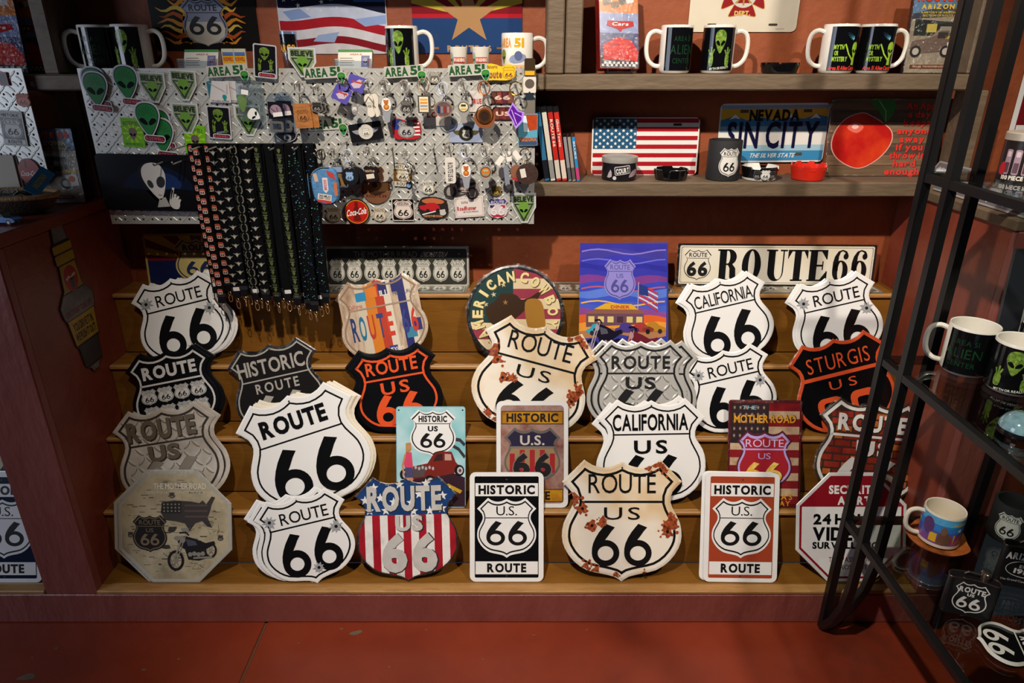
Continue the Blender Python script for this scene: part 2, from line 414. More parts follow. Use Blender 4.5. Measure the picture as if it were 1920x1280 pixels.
# timber shelving on the wall
SH_Y = 1.81
Z_LOW, Z_UP, Z_TOP = 1.145, 1.409, 1.692
def timber(name, b, label, cat):
    m = M(); m.bbox(*b, timber_m, .0035); o = m.build(name, label=label, cat=cat)
    return o
timber('wall_shelf', (.0, SH_Y, Z_LOW-.038, 1.20, WALL_Y, Z_LOW), 'brown painted timber shelf holding the flag plate and red ashtray', 'shelf')
timber('wall_shelf', (-1.30, SH_Y, Z_UP-.038, .081, WALL_Y, Z_UP), 'brown timber shelf behind the pegboard, under the alien mugs', 'shelf')
timber('wall_shelf', (.083, SH_Y, Z_UP-.038, 1.165, WALL_Y, Z_UP), 'brown timber shelf holding the glowing alien mugs, above the flag plate', 'shelf')
timber('wall_shelf', (-2.4, SH_Y, Z_TOP-.038, .172, WALL_Y, Z_TOP), 'high brown timber shelf over the flame sign', 'shelf')
timber('timber_post', (.085, SH_Y-.002, Z_UP, .127, WALL_Y-.02, Z_TOP-.038), 'left one of two brown timber posts beside the movie case', 'post')
timber('timber_post', (.130, SH_Y+.002, Z_UP, .171, WALL_Y-.02, Z_TOP-.038), 'right one of two brown timber posts beside the movie case', 'post')
timber('timber_post', (-1.155, SH_Y+.002, Z_UP, -1.117, WALL_Y-.01, Z_TOP-.038), 'brown timber post left of the black alien mugs', 'post')
timber('timber_post', (1.125, SH_Y+.004, Z_UP, 1.160, WALL_Y-.01, 2.2), 'brown timber post behind the black rack, right of the Arizona case', 'post')
timber('timber_post', (1.170, SH_Y+.01, 1.126, 1.198, WALL_Y-.03, Z_UP-.038), 'short brown timber post under the right end of the upper shelf', 'post')
m = M()
t = thing('plank_panel', 'brown vertical plank panel behind the boxed video left of the pegboard', 'panel', (-1.10, 1.905, 1.09))
for i, (a, b) in enumerate(((-1.195, -1.137), (-1.135, -1.092), (-1.09, -1.03))):
    m = M(); m.bbox(a+1.10, -.012+.003*(i % 2), 0, b+1.10, .03, .28, timber_m, .003); m.build('plank', t)
# ================================================================== tin signs
ZL = .00025
def L(n): return n*ZL
def inside(P, x, y):
    c = False; j = len(P)-1
    for i in range(len(P)):
        if (P[i][1] > y) != (P[j][1] > y) and x < (P[j][0]-P[i][0])*(y-P[i][1])/(P[j][1]-P[i][1])+P[i][0]: c = not c
        j = i
    return c
def lean_mw(k, px, out, roll, layer=0, c=.014, lean=None):
    """sign standing on tread k, its back against the next tread's edge (or the wall)"""
    y = STEP_Y[k]+c-layer*.0034; z = STEP_Z[k]
    if lean is None:
        ny, nz = (STEP_Y[k+1]-.010, STEP_Z[k+1]) if k < 4 else (WALL_Y-.004, STEP_Z[k]+.16)
        al_ = math.atan2(ny-(STEP_Y[k]+c), nz-z)
    else: al_ = math.radians(lean)
    U = Vector((0, math.sin(al_), math.cos(al_))); N = Vector((0, -math.cos(al_), math.sin(al_))); X = Vector((1, 0, 0))
    r = math.radians(roll); ax = X*math.cos(r)+U*math.sin(r); ay = -X*math.sin(r)+U*math.cos(r)
    lo = min(math.sin(r)*p[0]+math.cos(r)*p[1] for p in out)
    ctr = Vector((0, y, z+.0005))+U*(-lo)+N*.002
    ctr.x = (px-960)/F*depth(ctr)
    R = Matrix((ax, ay, N)).transposed().to_4x4()
    return Matrix.Translation(ctr) @ R
PRED = []
SUB = {'charm_face': 'charm', 'charm_edge': 'charm', 'pendant_face': 'pendant', 'badge_print': 'badge', 'puck_print': 'puck', 'motif': 'strap', 'stitch_band': 'strap', 'screw_hole': 'plate', 'bullet_hole': 'plate', 'rust_patch': 'plate', 'tread_lug': 'plate', 'card_print': 'card', 'sole_print': 'sole', 'engraving': 'wood_tag', 'tag_print': 'tag', 'shield_light': 'shield', 'label_strip': 'insert', 'medal_ring': 'medal', 'slot': 'plate', 'collar': 'body', 'bottle_print': 'body', 'patch': 'pouch', 'clasp_pin': 'clasp', 'state_shield': 'plate'}
AUTO = {'lettering', 'banner', 'number', 'rust_patch', 'screw_hole', 'bullet_hole', 'state_shield'}
class Sign:
    def __init__(s, name, label, cat, mw, w, h, group=None):
        s.root = thing(name, label, cat, mw, group); s.w = w; s.h = h; s.parts = {}; s.extra = []
    def __getitem__(s, n):
        if n in AUTO:
            m = M(s.w, s.h); s.extra.append((n, m)); return m
        if n not in s.parts: s.parts[n] = M(s.w, s.h)
        return s.parts[n]
    def plate(s, out, mat, rim=.012, th=.0016, back=None):
        m = s['plate']; m.slab(out, -th, 0, mat, rim, back or mt('#9a9a98', .4, .6), drop=.0010)
    def done(s):
        made = {}; todo = [(n, m) for n, m in list(s.parts.items())+s.extra if m.v]; todo.sort(key=lambda e: e[0] in SUB)
        for n, m in todo:
            o = m.build(n, made.get(SUB.get(n), s.root))
            if n not in SUB: made[n] = o
        return s.root
def pair(s, cx, cy, w, h, z, m, gap=.08, **kw):
    ww = w*(1-gap)/2
    for k in (-1, 1): s['number'].six(cx+k*(w-ww)/2, cy, ww, h, z, m, **kw)
SHIELD = shield(1, 1)
OCT = [(math.cos(math.radians(22.5+45*i))*.5412, math.sin(math.radians(22.5+45*i))*.5412) for i in range(8)]
def hole_burst(m, x, y, r, z, grey='#a2a4a7'):
    P = [((r if i % 2 else r*.55)*random.uniform(.8, 1.15)*math.cos(i*math.pi/9), (r if i % 2 else r*.55)*random.uniform(.8, 1.15)*math.sin(i*math.pi/9)) for i in range(18)]
    m.poly(tf(P, x, y), z, mt(grey, .35)); m.disc(x, y, r*.24, z+ZL, mt('#101012'), n=10)
def border(m, out, d, w, z, mat): m.ring(inset(out, d), inset(out, d+w), z, mat)
def vdiv(out, y, d):
    xs = []
    P = inset(out, d)
    for i in range(len(P)):
        a, b = P[i-1], P[i]
        if (a[1]-y)*(b[1]-y) < 0: xs.append(a[0]+(b[0]-a[0])*(y-a[1])/(b[1]-a[1]))
    return min(xs), max(xs)
def place(name, label, k, px, roll, W_, H_, out, layer=0, cat='sign', group=None, **kw):
    so = [(x*W_, y*H_) for x, y in out]
    mw = lean_mw(k, px, so, roll, layer, **kw)
    pts = [mw @ Vector((x, y, 0)) for x, y in so]
    b = [(960+F*p.x/depth(p), 640-F*((p.z-CAM_Z)*CT+p.y*ST)/depth(p)) for p in pts]
    PRED.append((label[:40], [round(min(q[0] for q in b)), round(min(q[1] for q in b)), round(max(q[0] for q in b)), round(max(q[1] for q in b))]))
    return Sign(name, label, cat, mw, W_, H_, group)
def route_shield(s, bg, fg, top='ROUTE', mid=None, num='66', bd=(.045, .014), div=.16, topbox=(0, .275, .58, .13), midbox=(0, .07, .3, .11), numbox=(0, -.17, .58, .44), bold=1, numstyle='hwy', bursts=(), rim=.012, line=True, hole=.21, tcol=None, emb=.0005, diva=None, lean=1.0):
    out = SHIELD; s.plate(out, bg, rim)
    border(s['border'], out, bd[0], bd[1], L(2), fg)
    if line:
        a, b = vdiv(out, div, bd[0]); s['border'].rect(a, div-bd[1]*.45, b, div+bd[1]*.45, L(3), fg)
    tc = tcol or fg
    s['lettering'].text(top, *topbox, L(4), tc, bold, up=emb)
    if mid: s['lettering'].text(mid, *midbox, L(4), tc, bold, track=.28, up=emb)
    if num == '66':
        if numstyle == 'hwy': pair(s, *numbox, L(4), tc, hole=hole, lean=lean)
        else: s['number'].text('66', *numbox, L(4), tc, 2, up=emb)
    elif num: s['number'].text(num, *numbox, L(4), tc, 1, up=emb)
    for x, y, r in bursts: hole_burst(s['bullet_hole'], x, y, r, L(7))
    s['screw_hole'].disc(0, .435, .008, L(5), mt('#2a2a2a'), n=8)
def lugs(m, out, nx, ny, mat, z, size=.5, hgt=.0012, margin=.0, dark=None):
    """tread-plate lugs, alternating diagonals, inside the outline"""
    for i in range(nx):
        for j in range(ny):
            x = (i+.5)/nx-.5; y = (j+.5)/ny-.5
            if not inside(out, x, y): continue
            a = 45 if (i+j) % 2 else -45
            l, w = size/nx*1.05, size/nx*.28
            P = tf([(-l, 0), (-l*.4, -w), (l*.4, -w), (l, 0), (l*.4, w), (-l*.4, w)], x, y, a)
            n = len(P); c = sum(p[0] for p in P)/n, sum(p[1] for p in P)/n
            Q = tf([(-l*.7, 0), (-l*.3, -w*.3), (l*.3, -w*.3), (l*.7, 0), (l*.3, w*.3), (-l*.3, w*.3)], x, y, a)
            m.ring(P, Q, z, mat, z+hgt); m.poly(Q, z+hgt, mat)
            if dark: m.stroke(tf([(-l, -w*.4), (-l*.3, -w*1.25), (l*.5, -w*1.2), (l, -w*.2)], x, y, a), w*.45, z+.0001, dark)
def backs(name, labels, k, px, roll, W_, H_, out, bg, fg, offs, bd=(.045, .014), group=None):
    """further copies of a sign stacked behind it"""
    for lab, (dx, dr, layer) in zip(labels, offs):
        s = place(name, lab, k, px+dx, roll+dr, W_, H_, out, layer, group=group)
        s.plate(out, bg); border(s['border'], out, bd[0], bd[1], L(2), fg)
        if out is SHIELD:
            a, b = vdiv(out, .16, bd[0]); s['border'].rect(a, .16-bd[1]*.45, b, .16+bd[1]*.45, L(3), fg)
        s.done()
enamel = mt('#f1f0ee', .24, var=.02); ink = mt('#0c0c0e', .28)
cream_rust = blotch('weathered_cream_enamel', ['#d39a62', '#e8cfa9', '#f3e9d8', '#f5ede0', '#e0b988'], 2.3, .28, 4, 0, stops=[.3, .42, .5, .62, .74])
rust_m = blotch('rust', ['#3a1408', '#8a3512', '#b5531d', '#c96a2c'], 160, .75, 6, .4)
steel_m = mt('#cdcbc6', .28, .3, var=.05); steel_dk = mt('#6d6861', .3, .5)
alu_print = blotch('printed_aluminium', ['#8d8378', '#b3a99c', '#cfc7bb', '#9d9387'], 5, .36, 4, 0)
wrapf = clear('shrink_film', shine=.02, rough=.16, crinkle=.7, scale=60)
def film(s, out, grow=.02, z=.0022, seed=0, edge_only=True):
    """loose shrink film puckered round the rim"""
    rnd = random.Random(seed); n = len(out); P = []
    for i in range(n):
        a, b = out[i], out[(i+1) % n]
        for k in range(4): P.append((a[0]+(b[0]-a[0])*k/4, a[1]+(b[1]-a[1])*k/4))
    m = M(s.w, s.h); A = inset(P, .028); B = inset(P, .004)
    C = [(x*(1+grow*rnd.uniform(.2, 1.6)), y*(1+grow*rnd.uniform(.2, 1.6))) for x, y in P]
    N = len(P); zz = lambda lo, hi: [rnd.uniform(lo, hi) for _ in range(N)]
    r1, r2, r3 = zz(z*.9, z*1.1), zz(z*.6, z*1.5), zz(-.001, z*.9)
    vs_ = [(*A[i], r1[i]) for i in range(N)]+[(*B[i], r2[i]) for i in range(N)]+[(*C[i], r3[i]) for i in range(N)]
    fs = [(i, (i+1) % N, N+(i+1) % N, N+i) for i in range(N)]+[(N+i, N+(i+1) % N, 2*N+(i+1) % N, 2*N+i) for i in range(N)]
    m.add(vs_, fs, wrapf)
    if not edge_only: m.poly(A, z, wrapf)
    m.smooth = True
    m.build('shrink_wrap', s.root)
def small_shield(m, x, y, w, h, z, bg, fg, top='', mid='US', rot=0, num=True, bold=0):
    T = lambda P: tf(P, x, y, rot)
    m.poly(T(shield(w, h)), z, bg); m.ring(T(shield(w*.93, h*.93)), T(shield(w*.88, h*.88)), z+ZL, fg)
    def q(px, py): return tf([(px, py)], x, y, rot)[0]
    if top: m.text(top, *q(0, h*.30), w*.62, h*.12, z+ZL, fg, bold, rot=rot)
    m.poly(T([(-w*.38, h*.19), (w*.38, h*.19), (w*.38, h*.205), (-w*.38, h*.205)]), z+ZL, fg)
    if mid: m.text(mid, *q(0, h*.09), w*.22, h*.10, z+ZL, fg, bold, rot=rot)
    if num:
        for sx in (-1, 1):
            cx, cy = q(sx*w*.145, -h*.16); m.six(cx, cy, w*.26, h*.32, z+ZL, fg, rot=rot)
# ---- bottom row ---------------------------------------------------------------
map_m = blotch('old_road_map', ['#6d6350', '#a3967a', '#c2b596', '#b0a385'], 9, .3, 8, 0)
def map_octagon(px, layer, label, full=True):
    s = place('octagon_sign', label, 0, px, 0, .312, .312, OCT, layer, group='old map octagons')
    s.plate(OCT, mt('#b9b5a8', .3), .004); s['print'].poly(inset(OCT, .033), L(1), map_m)
    if not full: return s.done()
    p = s['print']; dk = mt('#1c1a1c', .4); dk2 = mt('#35302c', .4); rnd = random.Random(3)
    for i in range(16):
        x, y = rnd.uniform(-.4, .4), rnd.uniform(-.38, .38); P = [(x, y)]
        for k in range(4): P.append((P[-1][0]+rnd.uniform(-.09, .09), P[-1][1]+rnd.uniform(-.06, .06)))
        if all(inside(inset(OCT, .04), *q) for q in P): p.stroke(P, .004, L(2), mt('#6b604c'))
    for i in range(150):
        x, y = rnd.uniform(-.45, .45), rnd.uniform(-.45, .45)
        if inside(inset(OCT, .08), x, y): p.crect(x, y, rnd.uniform(.015, .07), rnd.choice((.004, .006, .009)), L(2), mt(rnd.choice(('#564c3c', '#3d362c', '#746a54'))), rot=0)
    for x, y in ((-.02, -.02), (.1, -.03), (.04, -.1), (-.08, -.18), (.3, .02)): p.poly(tf(blob([(.06*rnd.uniform(.5, 1)*math.cos(a), .03*rnd.uniform(.5, 1)*math.sin(a)) for a in [k*.785 for k in range(8)]], 2), x, y), L(3), mt('#8a8578' if x > 0 else '#3a352e'))
    p.text('THE MOTHER ROAD', 0.05, .36, .46, .05, L(3), mt('#e9e4d6'), 0); p.text('CHICAGO IL TO SANTA MONICA CA', .05, .305, .58, .022, L(3), mt('#d6cfbc'), 0)
    usa = [(-.11, .22), (.0, .235), (.15, .225), (.22, .21), (.25, .235), (.28, .2), (.33, .27), (.36, .26), (.33, .2), (.31, .13), (.29, .08), (.33, -.01), (.29, -.0), (.24, .05), (.18, .03), (.13, -.04), (.09, .03), (-.0, .05), (-.09, .06), (-.12, .13)]
    p.poly(usa, L(3), mt('#3f3a37', .4))
    p.poly([(-.11, .215), (.06, .225), (.06, .12), (-.12, .12)], L(4), mt('#26231f'))
    for j in range(3): p.crect(.19, .19-.05*j, .2, .016, L(4), mt('#5b4a46'))
    for i in range(5):
        for j in range(3): p.poly(tf(star(.012), -.09+.033*i, .2-.03*j), L(5), mt('#8f897c'))
    small_shield(p, -.22, -.06, .3, .33, L(5), mt('#1b1512'), mt('#7d6d55'), 'ROUTE', 'US')
    moto(p, .16, -.2, .46, L(5), dk, mt('#8f897c'), front=True)
    for x, y in ((-.39, -.07), (-.02, .28), (.4, -.1)): small_shield(p, x, y, .05, .055, L(4), dk2, mt('#9d937c'), '', '')
    film(s, OCT, .03, seed=2)
    return s.done()
def moto(m, x, y, w, z, dk, lt, front=False, red=None):
    """side-on cruiser print: wheels, forks, tank, engine"""
    q = lambda a, b: (x+a*w, y+b*w); body = red or dk
    wh = [(-.34, -.22, .2), (.33, -.02 if front else -.2, .15 if front else .19)]
    for a, b, r in wh:
        c = q(a, b); m.ring(tf(ell(r*w*(.8 if front else 1), r*w, 22), *c), tf(ell(r*w*.55, r*w*.74, 22), *c), z, dk)
        for k in range(6): m.stroke([c, (c[0]+math.cos(k*1.05)*r*w*.6, c[1]+math.sin(k*1.05)*r*w*.7)], .008*w*2, z, lt)
        m.disc(*c, r*w*.22, z+ZL, lt, n=10)
    m.poly([q(*p) for p in [(-.30, .15), (-.16, .26), (.05, .2), (.24, .12), (.4, .16), (.42, .1), (.2, -.02), (.28, -.16), (.1, -.22), (-.1, -.2), (-.16, .0), (-.24, .05)]], z+ZL, body)
    m.stroke([q(-.37, -.2), q(-.2, .25)], .035*w, z+2*ZL, lt); m.stroke([q(-.31, -.2), q(-.14, .27)], .02*w, z+2*ZL, lt)
    m.stroke([q(-.26, .32), q(-.14, .33), q(-.08, .27)], .03*w, z+2*ZL, dk)
    m.poly([q(*p) for p in [(-.14, .2), (.04, .16), (.08, .08), (-.1, .06)]], z+2*ZL, mt('#4b4a58') if red is None else red)
    for k in range(4): m.disc(*q(-.06+.08*k, -.1+.015*(k % 2)), .045*w, z+2*ZL, lt, n=9)
    m.stroke([q(.0, -.17), q(.36, -.15)], .035*w, z+3*ZL, lt); m.disc(*q(-.2, .18), .055*w, z+3*ZL, lt, n=12)
map_octagon(320, 0, 'octagonal old map sign mostly hidden, behind the motorcycle octagon', False)
map_octagon(328, 1, 'octagonal tin sign printed with a motorcycle on an old map')
# bullet-hole ROUTE 66, three in a stack
BUR = ((-.335, .265, .078), (.345, .06, .078), (.06, -.335, .072))
WB = .258
backs('shield_sign', ['white bullet-hole shield hindmost of the bottom-row stack left of the striped shield', 'white bullet-hole shield second in the bottom-row stack left of the striped shield'], 0, 572, 14, WB, .253, SHIELD, enamel, ink, [(-17, -1, 0), (-9, 1, 1)], group='bullet-hole shields')
s = place('shield_sign', 'white ROUTE 66 shield with three bullet holes, bottom row front of its stack', 0, 574, 13.5, WB, .253, SHIELD, 2, group='bullet-hole shields')
route_shield(s, enamel, ink, bursts=BUR, topbox=(.04, .265, .52, .125), numbox=(.02, -.15, .65, .49), bold=0, bd=(.045, .018)); s.done()
# stars and stripes shield
s = place('shield_sign', 'stars and stripes ROUTE US 66 shield in red, white and blue', 0, 763, 1.5, .281, .292, SHIELD)
red_w = blotch('worn_red', ['#7a1620', '#a51e2b', '#b2222f'], 14, .3, 6, 0); wht_w = blotch('worn_white', ['#8f8b86', '#d9d6d0', '#eeece8', '#e4e1dc'], 9, .3, 7, 0, stops=[.3, .4, .5, .6])
blu_w = blotch('worn_blue', ['#16325c', '#1d4077', '#24487f'], 9, .3, 6, 0)
s.plate(SHIELD, mt('#2b2a2c', .3), .006)
def clip_cols(m, out, edges, mats, z, ylo, yhi):
    P = inset(out, .012)
    for i in range(len(edges)-1):
        a, b = edges[i], edges[i+1]; n = 5; top = []; bot = []
        for k in range(n+1):
            x = a+(b-a)*k/n; ys = []
            for j in range(len(P)):
                p, q = P[j-1], P[j]
                if (p[0]-x)*(q[0]-x) <= 0 and p[0] != q[0]: ys.append(p[1]+(q[1]-p[1])*(x-p[0])/(q[0]-p[0]))
            ys = [y for y in ys if True]
            if not ys: continue
            lo = [y for y in ys if y < .1]; hi = [y for y in ys if y > .1]
            t_ = min(yhi, max(ys) if max(ys) > .3 or not hi else max(ys)); bt = max(ylo, min(ys))
            if abs(x) > .40: # beyond the neck the column ends at the shoulder
                inn = [y for y in ys if -.2 < y < .2]
                if inn and yhi < .3: t_ = min(t_, max(inn))
            top.append((x, t_)); bot.append((x, bt))
        if len(top) > 1: m.poly(bot+top[::-1], z, mats[i % len(mats)])
clip_cols(s['stripes'], SHIELD, [-.488+.0755*i for i in range(14)], [red_w, wht_w], L(1), -.6, .135)
Pf = [p for p in inset(SHIELD, .012) if p[1] > .13]; a, b = vdiv(SHIELD, .135, .012)
s['star_field'].poly([(b, .135)]+[p for p in Pf]+[(a, .135)], L(1), blu_w)
for x, y in ((-.31, .40), (-.06, .425), (.2, .43), (.36, .31), (-.40, .28), (-.36, .18), (-.2, .18), (.07, .17), (.23, .17), (.35, .19), (.13, .33), (-.12, .26), (-.25, .3), (.05, .25)):
    if inside(SHIELD, x, y): s['star_field'].poly(tf(star(.048, inner=.42), x, y), L(2), wht_w)
grey_em = mt('#c5c2be', .3, var=.2, vscale=30)
for nm, bx, z_, mm, b_ in (('ROUTE', (-.01, .285, .74, .215), 3, mt('#2c2b2e'), 2), ('ROUTE', (-.018, .292, .73, .21), 5, grey_em, 2), ('US', (.03, .05, .28, .135), 3, mt('#2c2b2e'), 2), ('US', (.022, .055, .27, .13), 5, grey_em, 2)):
    s['lettering'].text(nm, *bx, L(z_), mm, b_, up=.0003)
s['number'].text('66', .028, -.235, .56, .33, L(3), mt('#2c2b2e'), 2, track=.14); s['number'].text('66', .02, -.23, .545, .32, L(5), grey_em, 2, track=.14, up=.0004)
film(s, SHIELD, .012, seed=5); s.done()
# HISTORIC ROUTE plates
def historic(s, field, lettering='#0c0c0e', double=True):
    O = rrect(1, 1.0, 0); w, h = s.w, s.h
    out = [(x/w, y/h) for x, y in rrect(w, h, .016)]
    s.plate(out, mt('#f0efed', .24), .0, .0014)
    f = [(x/w, y/h) for x, y in rrect(w*.865, h*.925, .004)]
    s['field'].poly(f, L(1), field)
    for yy, t in ((.342, 'HISTORIC'), (-.372, 'ROUTE')):
        s['banner'].crect(0, yy, .845, .118, L(2), mt('#f0efed', .24))
        s['lettering'].text(t, 0, yy, .76 if t[0] == 'H' else .53, .073, L(3), mt(lettering), 2, track=.14, up=.0003)
    k = w/h; sh = [(x*.80, y*.545*1.0) for x, y in SHIELD]; sh = [(x, y-.005) for x, y in sh]
    s['shield'].poly(sh, L(2), mt('#f0efed', .24)); s['shield'].ring(inset(sh, .022), inset(sh, .036), L(3), mt('#101012'))
    a = .30; s['shield'].rect(-a, .082, a, .0895, L(3), mt('#101012'))
    s['lettering'].text('U.S.', 0, .15, .28, .082, L(3), mt('#101012'), 0)
    pair(s, 0, -.055, .55, .225, L(3), mt('#101012'), hole=.24)
    for yy in (.435, -.445): s['screw_hole'].disc(0, yy, .012, L(4), mt('#3a3a3c'), ry=.008, n=8)
RECT = lambda w, h, r=.016: [(x/w, y/h) for x, y in rrect(w, h, r)]
s = place('road_sign_plate', 'black and white HISTORIC U.S. 66 ROUTE rectangular sign', 0, 950, 0, .2035, .305, RECT(.2035, .305), 0)
historic(s, mt('#0f0f12', .2)); s.done()
# rusty cream shield
def rusty(s, seed, mirror=False):
    rnd = random.Random(seed)
    route_shield(s, cream_rust, mt('#141414', .3), mid='US', bd=(.05, .02), div=.155, topbox=(0, .305, .56, .155), midbox=(0, .06, .30, .1), numbox=(0, -.2, .5, .35), bold=0, rim=.018, hole=.24)
    for x, y, r, hole in ((-.33, .10, .05, 1), (-.40, .17, .055, 0), (-.25, -.04, .045, 1), (-.17, -.02, .045, 0), (.40, -.03, .06, 0), (.38, -.09, .05, 1), (.43, .03, .05, 0), (.3, .47, .05, 0), (.36, .42, .04, 0), (.22, .44, .035, 0), (-.3, -.38, .045, 0), (-.22, -.41, .035, 0), (.19, -.44, .03, 1), (-.05, -.45, .03, 0), (-.44, .22, .03, 0)):
        P = blob([(r*rnd.uniform(.45, 1.25)*math.cos(a), r*rnd.uniform(.45, 1.25)*math.sin(a)) for a in [i*.5236 for i in range(12)]], 2)
        P = [p for p in tf(P, x, y)]
        P = [(px_, py_) if inside(SHIELD, px_, py_) else (x+(px_-x)*.3, y+(py_-y)*.3) for px_, py_ in P]
        rp = s['rust_patch']; rp.poly(P, L(6), rust_m)
        for k in range(5):
            a = rnd.uniform(0, 6.28); d = r*rnd.uniform(.8, 1.5); cx, cy = x+d*math.cos(a), y+d*math.sin(a)
            if inside(inset(SHIELD, .02), cx, cy): rp.disc(cx, cy, r*rnd.uniform(.12, .3), L(6), rust_m, n=7)
        if hole: rp.disc(x, y, .013, L(7), mt('#140c08'), n=10)
s = place('shield_sign', 'large rust-stained cream ROUTE US 66 shield, bottom row', 0, 1166, 0, .330, .338, SHIELD, 0)
rusty(s, 1); film(s, SHIELD, .006, .003, seed=9); s.done()
red_field = mt('#a8452a', .22)
backs('road_sign_plate', ['russet HISTORIC ROUTE sign, hindmost of the pair'], 0, 1383, 0, .2035, .305, RECT(.2035, .305), mt('#f0efed', .24), red_field, [(0, -1.2, 0)], bd=(.075, .012))
s = place('road_sign_plate', 'russet and white HISTORIC U.S. 66 ROUTE rectangular sign, front of the pair', 0, 1390, -.8, .2035, .305, RECT(.2035, .305), 1)
historic(s, red_field); s.done()
# security octagon
s = place('octagon_sign', 'red and white SECURITY ALERT video surveillance octagon sign', 0, 1596, 0, .304, .304, OCT, 0)
s.plate(OCT, mt('#e9e7e6', .25), .004)
mar = mt('#8c1522', .28); p = s['red_field']; O2 = inset(OCT, .03); O3 = inset(OCT, .05)
p.ring(O2, O3, L(1), mar)
y0 = .19; a, b = vdiv(OCT, y0, .03); p.poly([(b, y0)]+[q for q in O2 if q[1] > y0 and q[0] > 0]+[q for q in O2 if q[1] > y0 and q[0] < 0]+[(a, y0)], L(2), mar) if 0 else p.poly([(a, y0), (b, y0)]+[q for q in O2 if q[1] > y0+.001], L(2), mar)
wl = mt('#ece9e8', .3)
for tx_, bx_, mm_, bo_ in (('SECURITY', (.02, .345, .46, .07), wl, 2), ('ALERT', (.02, .245, .30, .07), wl, 2), ('24', (-.265, .075, .16, .085), ink, 2), ('HOUR', (.04, .075, .38, .085), ink, 2), ('VIDEO', (-.10, -.06, .50, .11), ink, 2), ('SURVEILLANCE', (-.03, -.165, .64, .055), ink, 2), ('TRESPASSERS', (-.045, -.295, .31, .043), mar, 0), ('WILL', (.175, -.295, .09, .043), mar, 0), ('BE', (.27, -.295, .055, .043), mar, 0), ('PROSECUTED', (.05, -.365, .34, .043), mar, 0)):
    s['lettering'].text(tx_, *bx_, L(3), mm_, bo_)
film(s, OCT, .035, seed=12); s.done()
# ---- second row -----------------------------------------------------------------
dkp = mt('#4a3f36', .35)
def plate_shield(s, txt, steel, dark, emb=.0008):
    s.plate(SHIELD, steel, .014); lugs(s['tread_lug'], inset(SHIELD, .06), 11, 11, steel, L(1), .5, .0009, dark=mt('#5d554b', .4))
    border(s['border'], SHIELD, .04, .02, L(5), dark); a, b = vdiv(SHIELD, .15, .05); s['border'].rect(a, .142, b, .158, L(5), dark)
for lab, dx, dr, ly in (('printed diamond-plate shield, back one of the pair by the map octagon', 12, 1, 0), ('printed diamond-plate ROUTE US 66 shield, front one, above the map octagon', 0, 0, 1)):
    s = place('shield_sign', lab, 1, 318+dx, 9+dr, .290, .288, SHIELD, ly, group='printed diamond-plate shields')
    plate_shield(s, 0, alu_print, mt('#3c332b', .35))
    if ly:
        for t_, bx in (('ROUTE', (-.03, .285, .66, .17)), ('US', (-.04, .055, .3, .135))):
            s['lettering'].text(t_, bx[0]+.008, bx[1]-.01, bx[2], bx[3], .0018, mt('#2c241d'), 2); s['lettering'].text(t_, *bx, .0021, mt('#6a5c4c', .35), 2, up=.0004)
        pair(s, .0, -.2, .62, .38, .0018, mt('#5c534a', .3), hole=.26); pair(s, .012, -.19, .6, .36, .0021, mt('#a69b8d', .3, .3), hole=.28)
    s.done()
backs('shield_sign', ['large white ROUTE 66 shield, hindmost of the thick stack of four', 'large white ROUTE 66 shield, third from the front of the thick stack', 'large white ROUTE 66 shield, second from the front of the thick stack'], 1, 577, 18, .338, .338, SHIELD, mt('#eee4d0', .3), ink, [(9, -3.5, 0), (5, -1.5, 1), (3, -1, 2)], group='large white shields')
s = place('shield_sign', 'large white bold ROUTE 66 shield, front of the thick stack', 1, 574, 18, .338, .338, SHIELD, 3, group='large white shields')
route_shield(s, enamel, ink, topbox=(-.02, .27, .56, .13), numbox=(.0, -.155, .66, .46), bold=2, bd=(.05, .014), div=.13, hole=.22); s.done()
# hot rod plate
RW, RH = .192, .283
s = place('picture_plate', 'rectangular sign with a red hot rod and HISTORIC US 66 shield', 1, 808, 0, RW, RH, RECT(RW, RH, .008))
s.plate(RECT(RW, RH, .008), mt('#8fc3cf', .25), 0, .0012)
p = s['print']
p.rect(-.49, -.49, .49, .49, L(1), blotch('sky_print', ['#5aa9bf', '#8cc9cf', '#bfe0e6', '#d9e6ee'], 5, .25, 3, 0))
p.poly([(-.49, -.49), (.49, -.49), (.49, -.2), (.1, -.1), (-.49, -.3)], L(2), mt('#3a2430', .3))
p.stroke([(.49, .12), (.42, .17), (.3, .18), (.25, .14), (.4, .08), (.49, .0)], .035, L(2), mt('#3c3338'))
p.poly([(.2, -.28), (.42, -.36), (.45, -.33), (.25, -.26)], L(3), mt('#c9a02a'))
small_shield(p, .03, .24, .66, .46, L(3), mt('#f3f2f1', .25), mt('#111113'), 'HISTORIC', 'US', bold=2)
maroon = mt('#7d2b24', .25)
for cx, cy, r in ((-.02, -.245, .085), (.41, -.13, .07), (-.38, -.17, .07)):
    p.disc(cx, cy, r, L(5), mt('#17131a'), ry=r*.8, n=18); p.disc(cx+.01, cy, r*.6, L(6), mt('#c9c2c0'), ry=r*.52, n=14); p.disc(cx+.01, cy, r*.3, L(7), mt('#55474a'), ry=r*.25, n=10)
p.poly([(-.3, -.22), (-.33, -.1), (-.05, -.06), (.05, .045), (.14, .06), (.3, .055), (.36, -.05), (.42, -.09), (.33, -.16), (.1, -.19), (-.1, -.2)], L(4), maroon)
p.poly([(.03, -.04), (.09, .03), (.17, .035), (.17, -.03)], L(5), mt('#3a1c1c')); p.poly([(.2, -.03), (.2, .035), (.29, .03), (.3, -.03)], L(5), mt('#c79b92'))
p.poly([(-.3, -.2), (-.1, -.19), (-.06, -.08), (-.28, -.1)], L(5), mt('#57484a'))
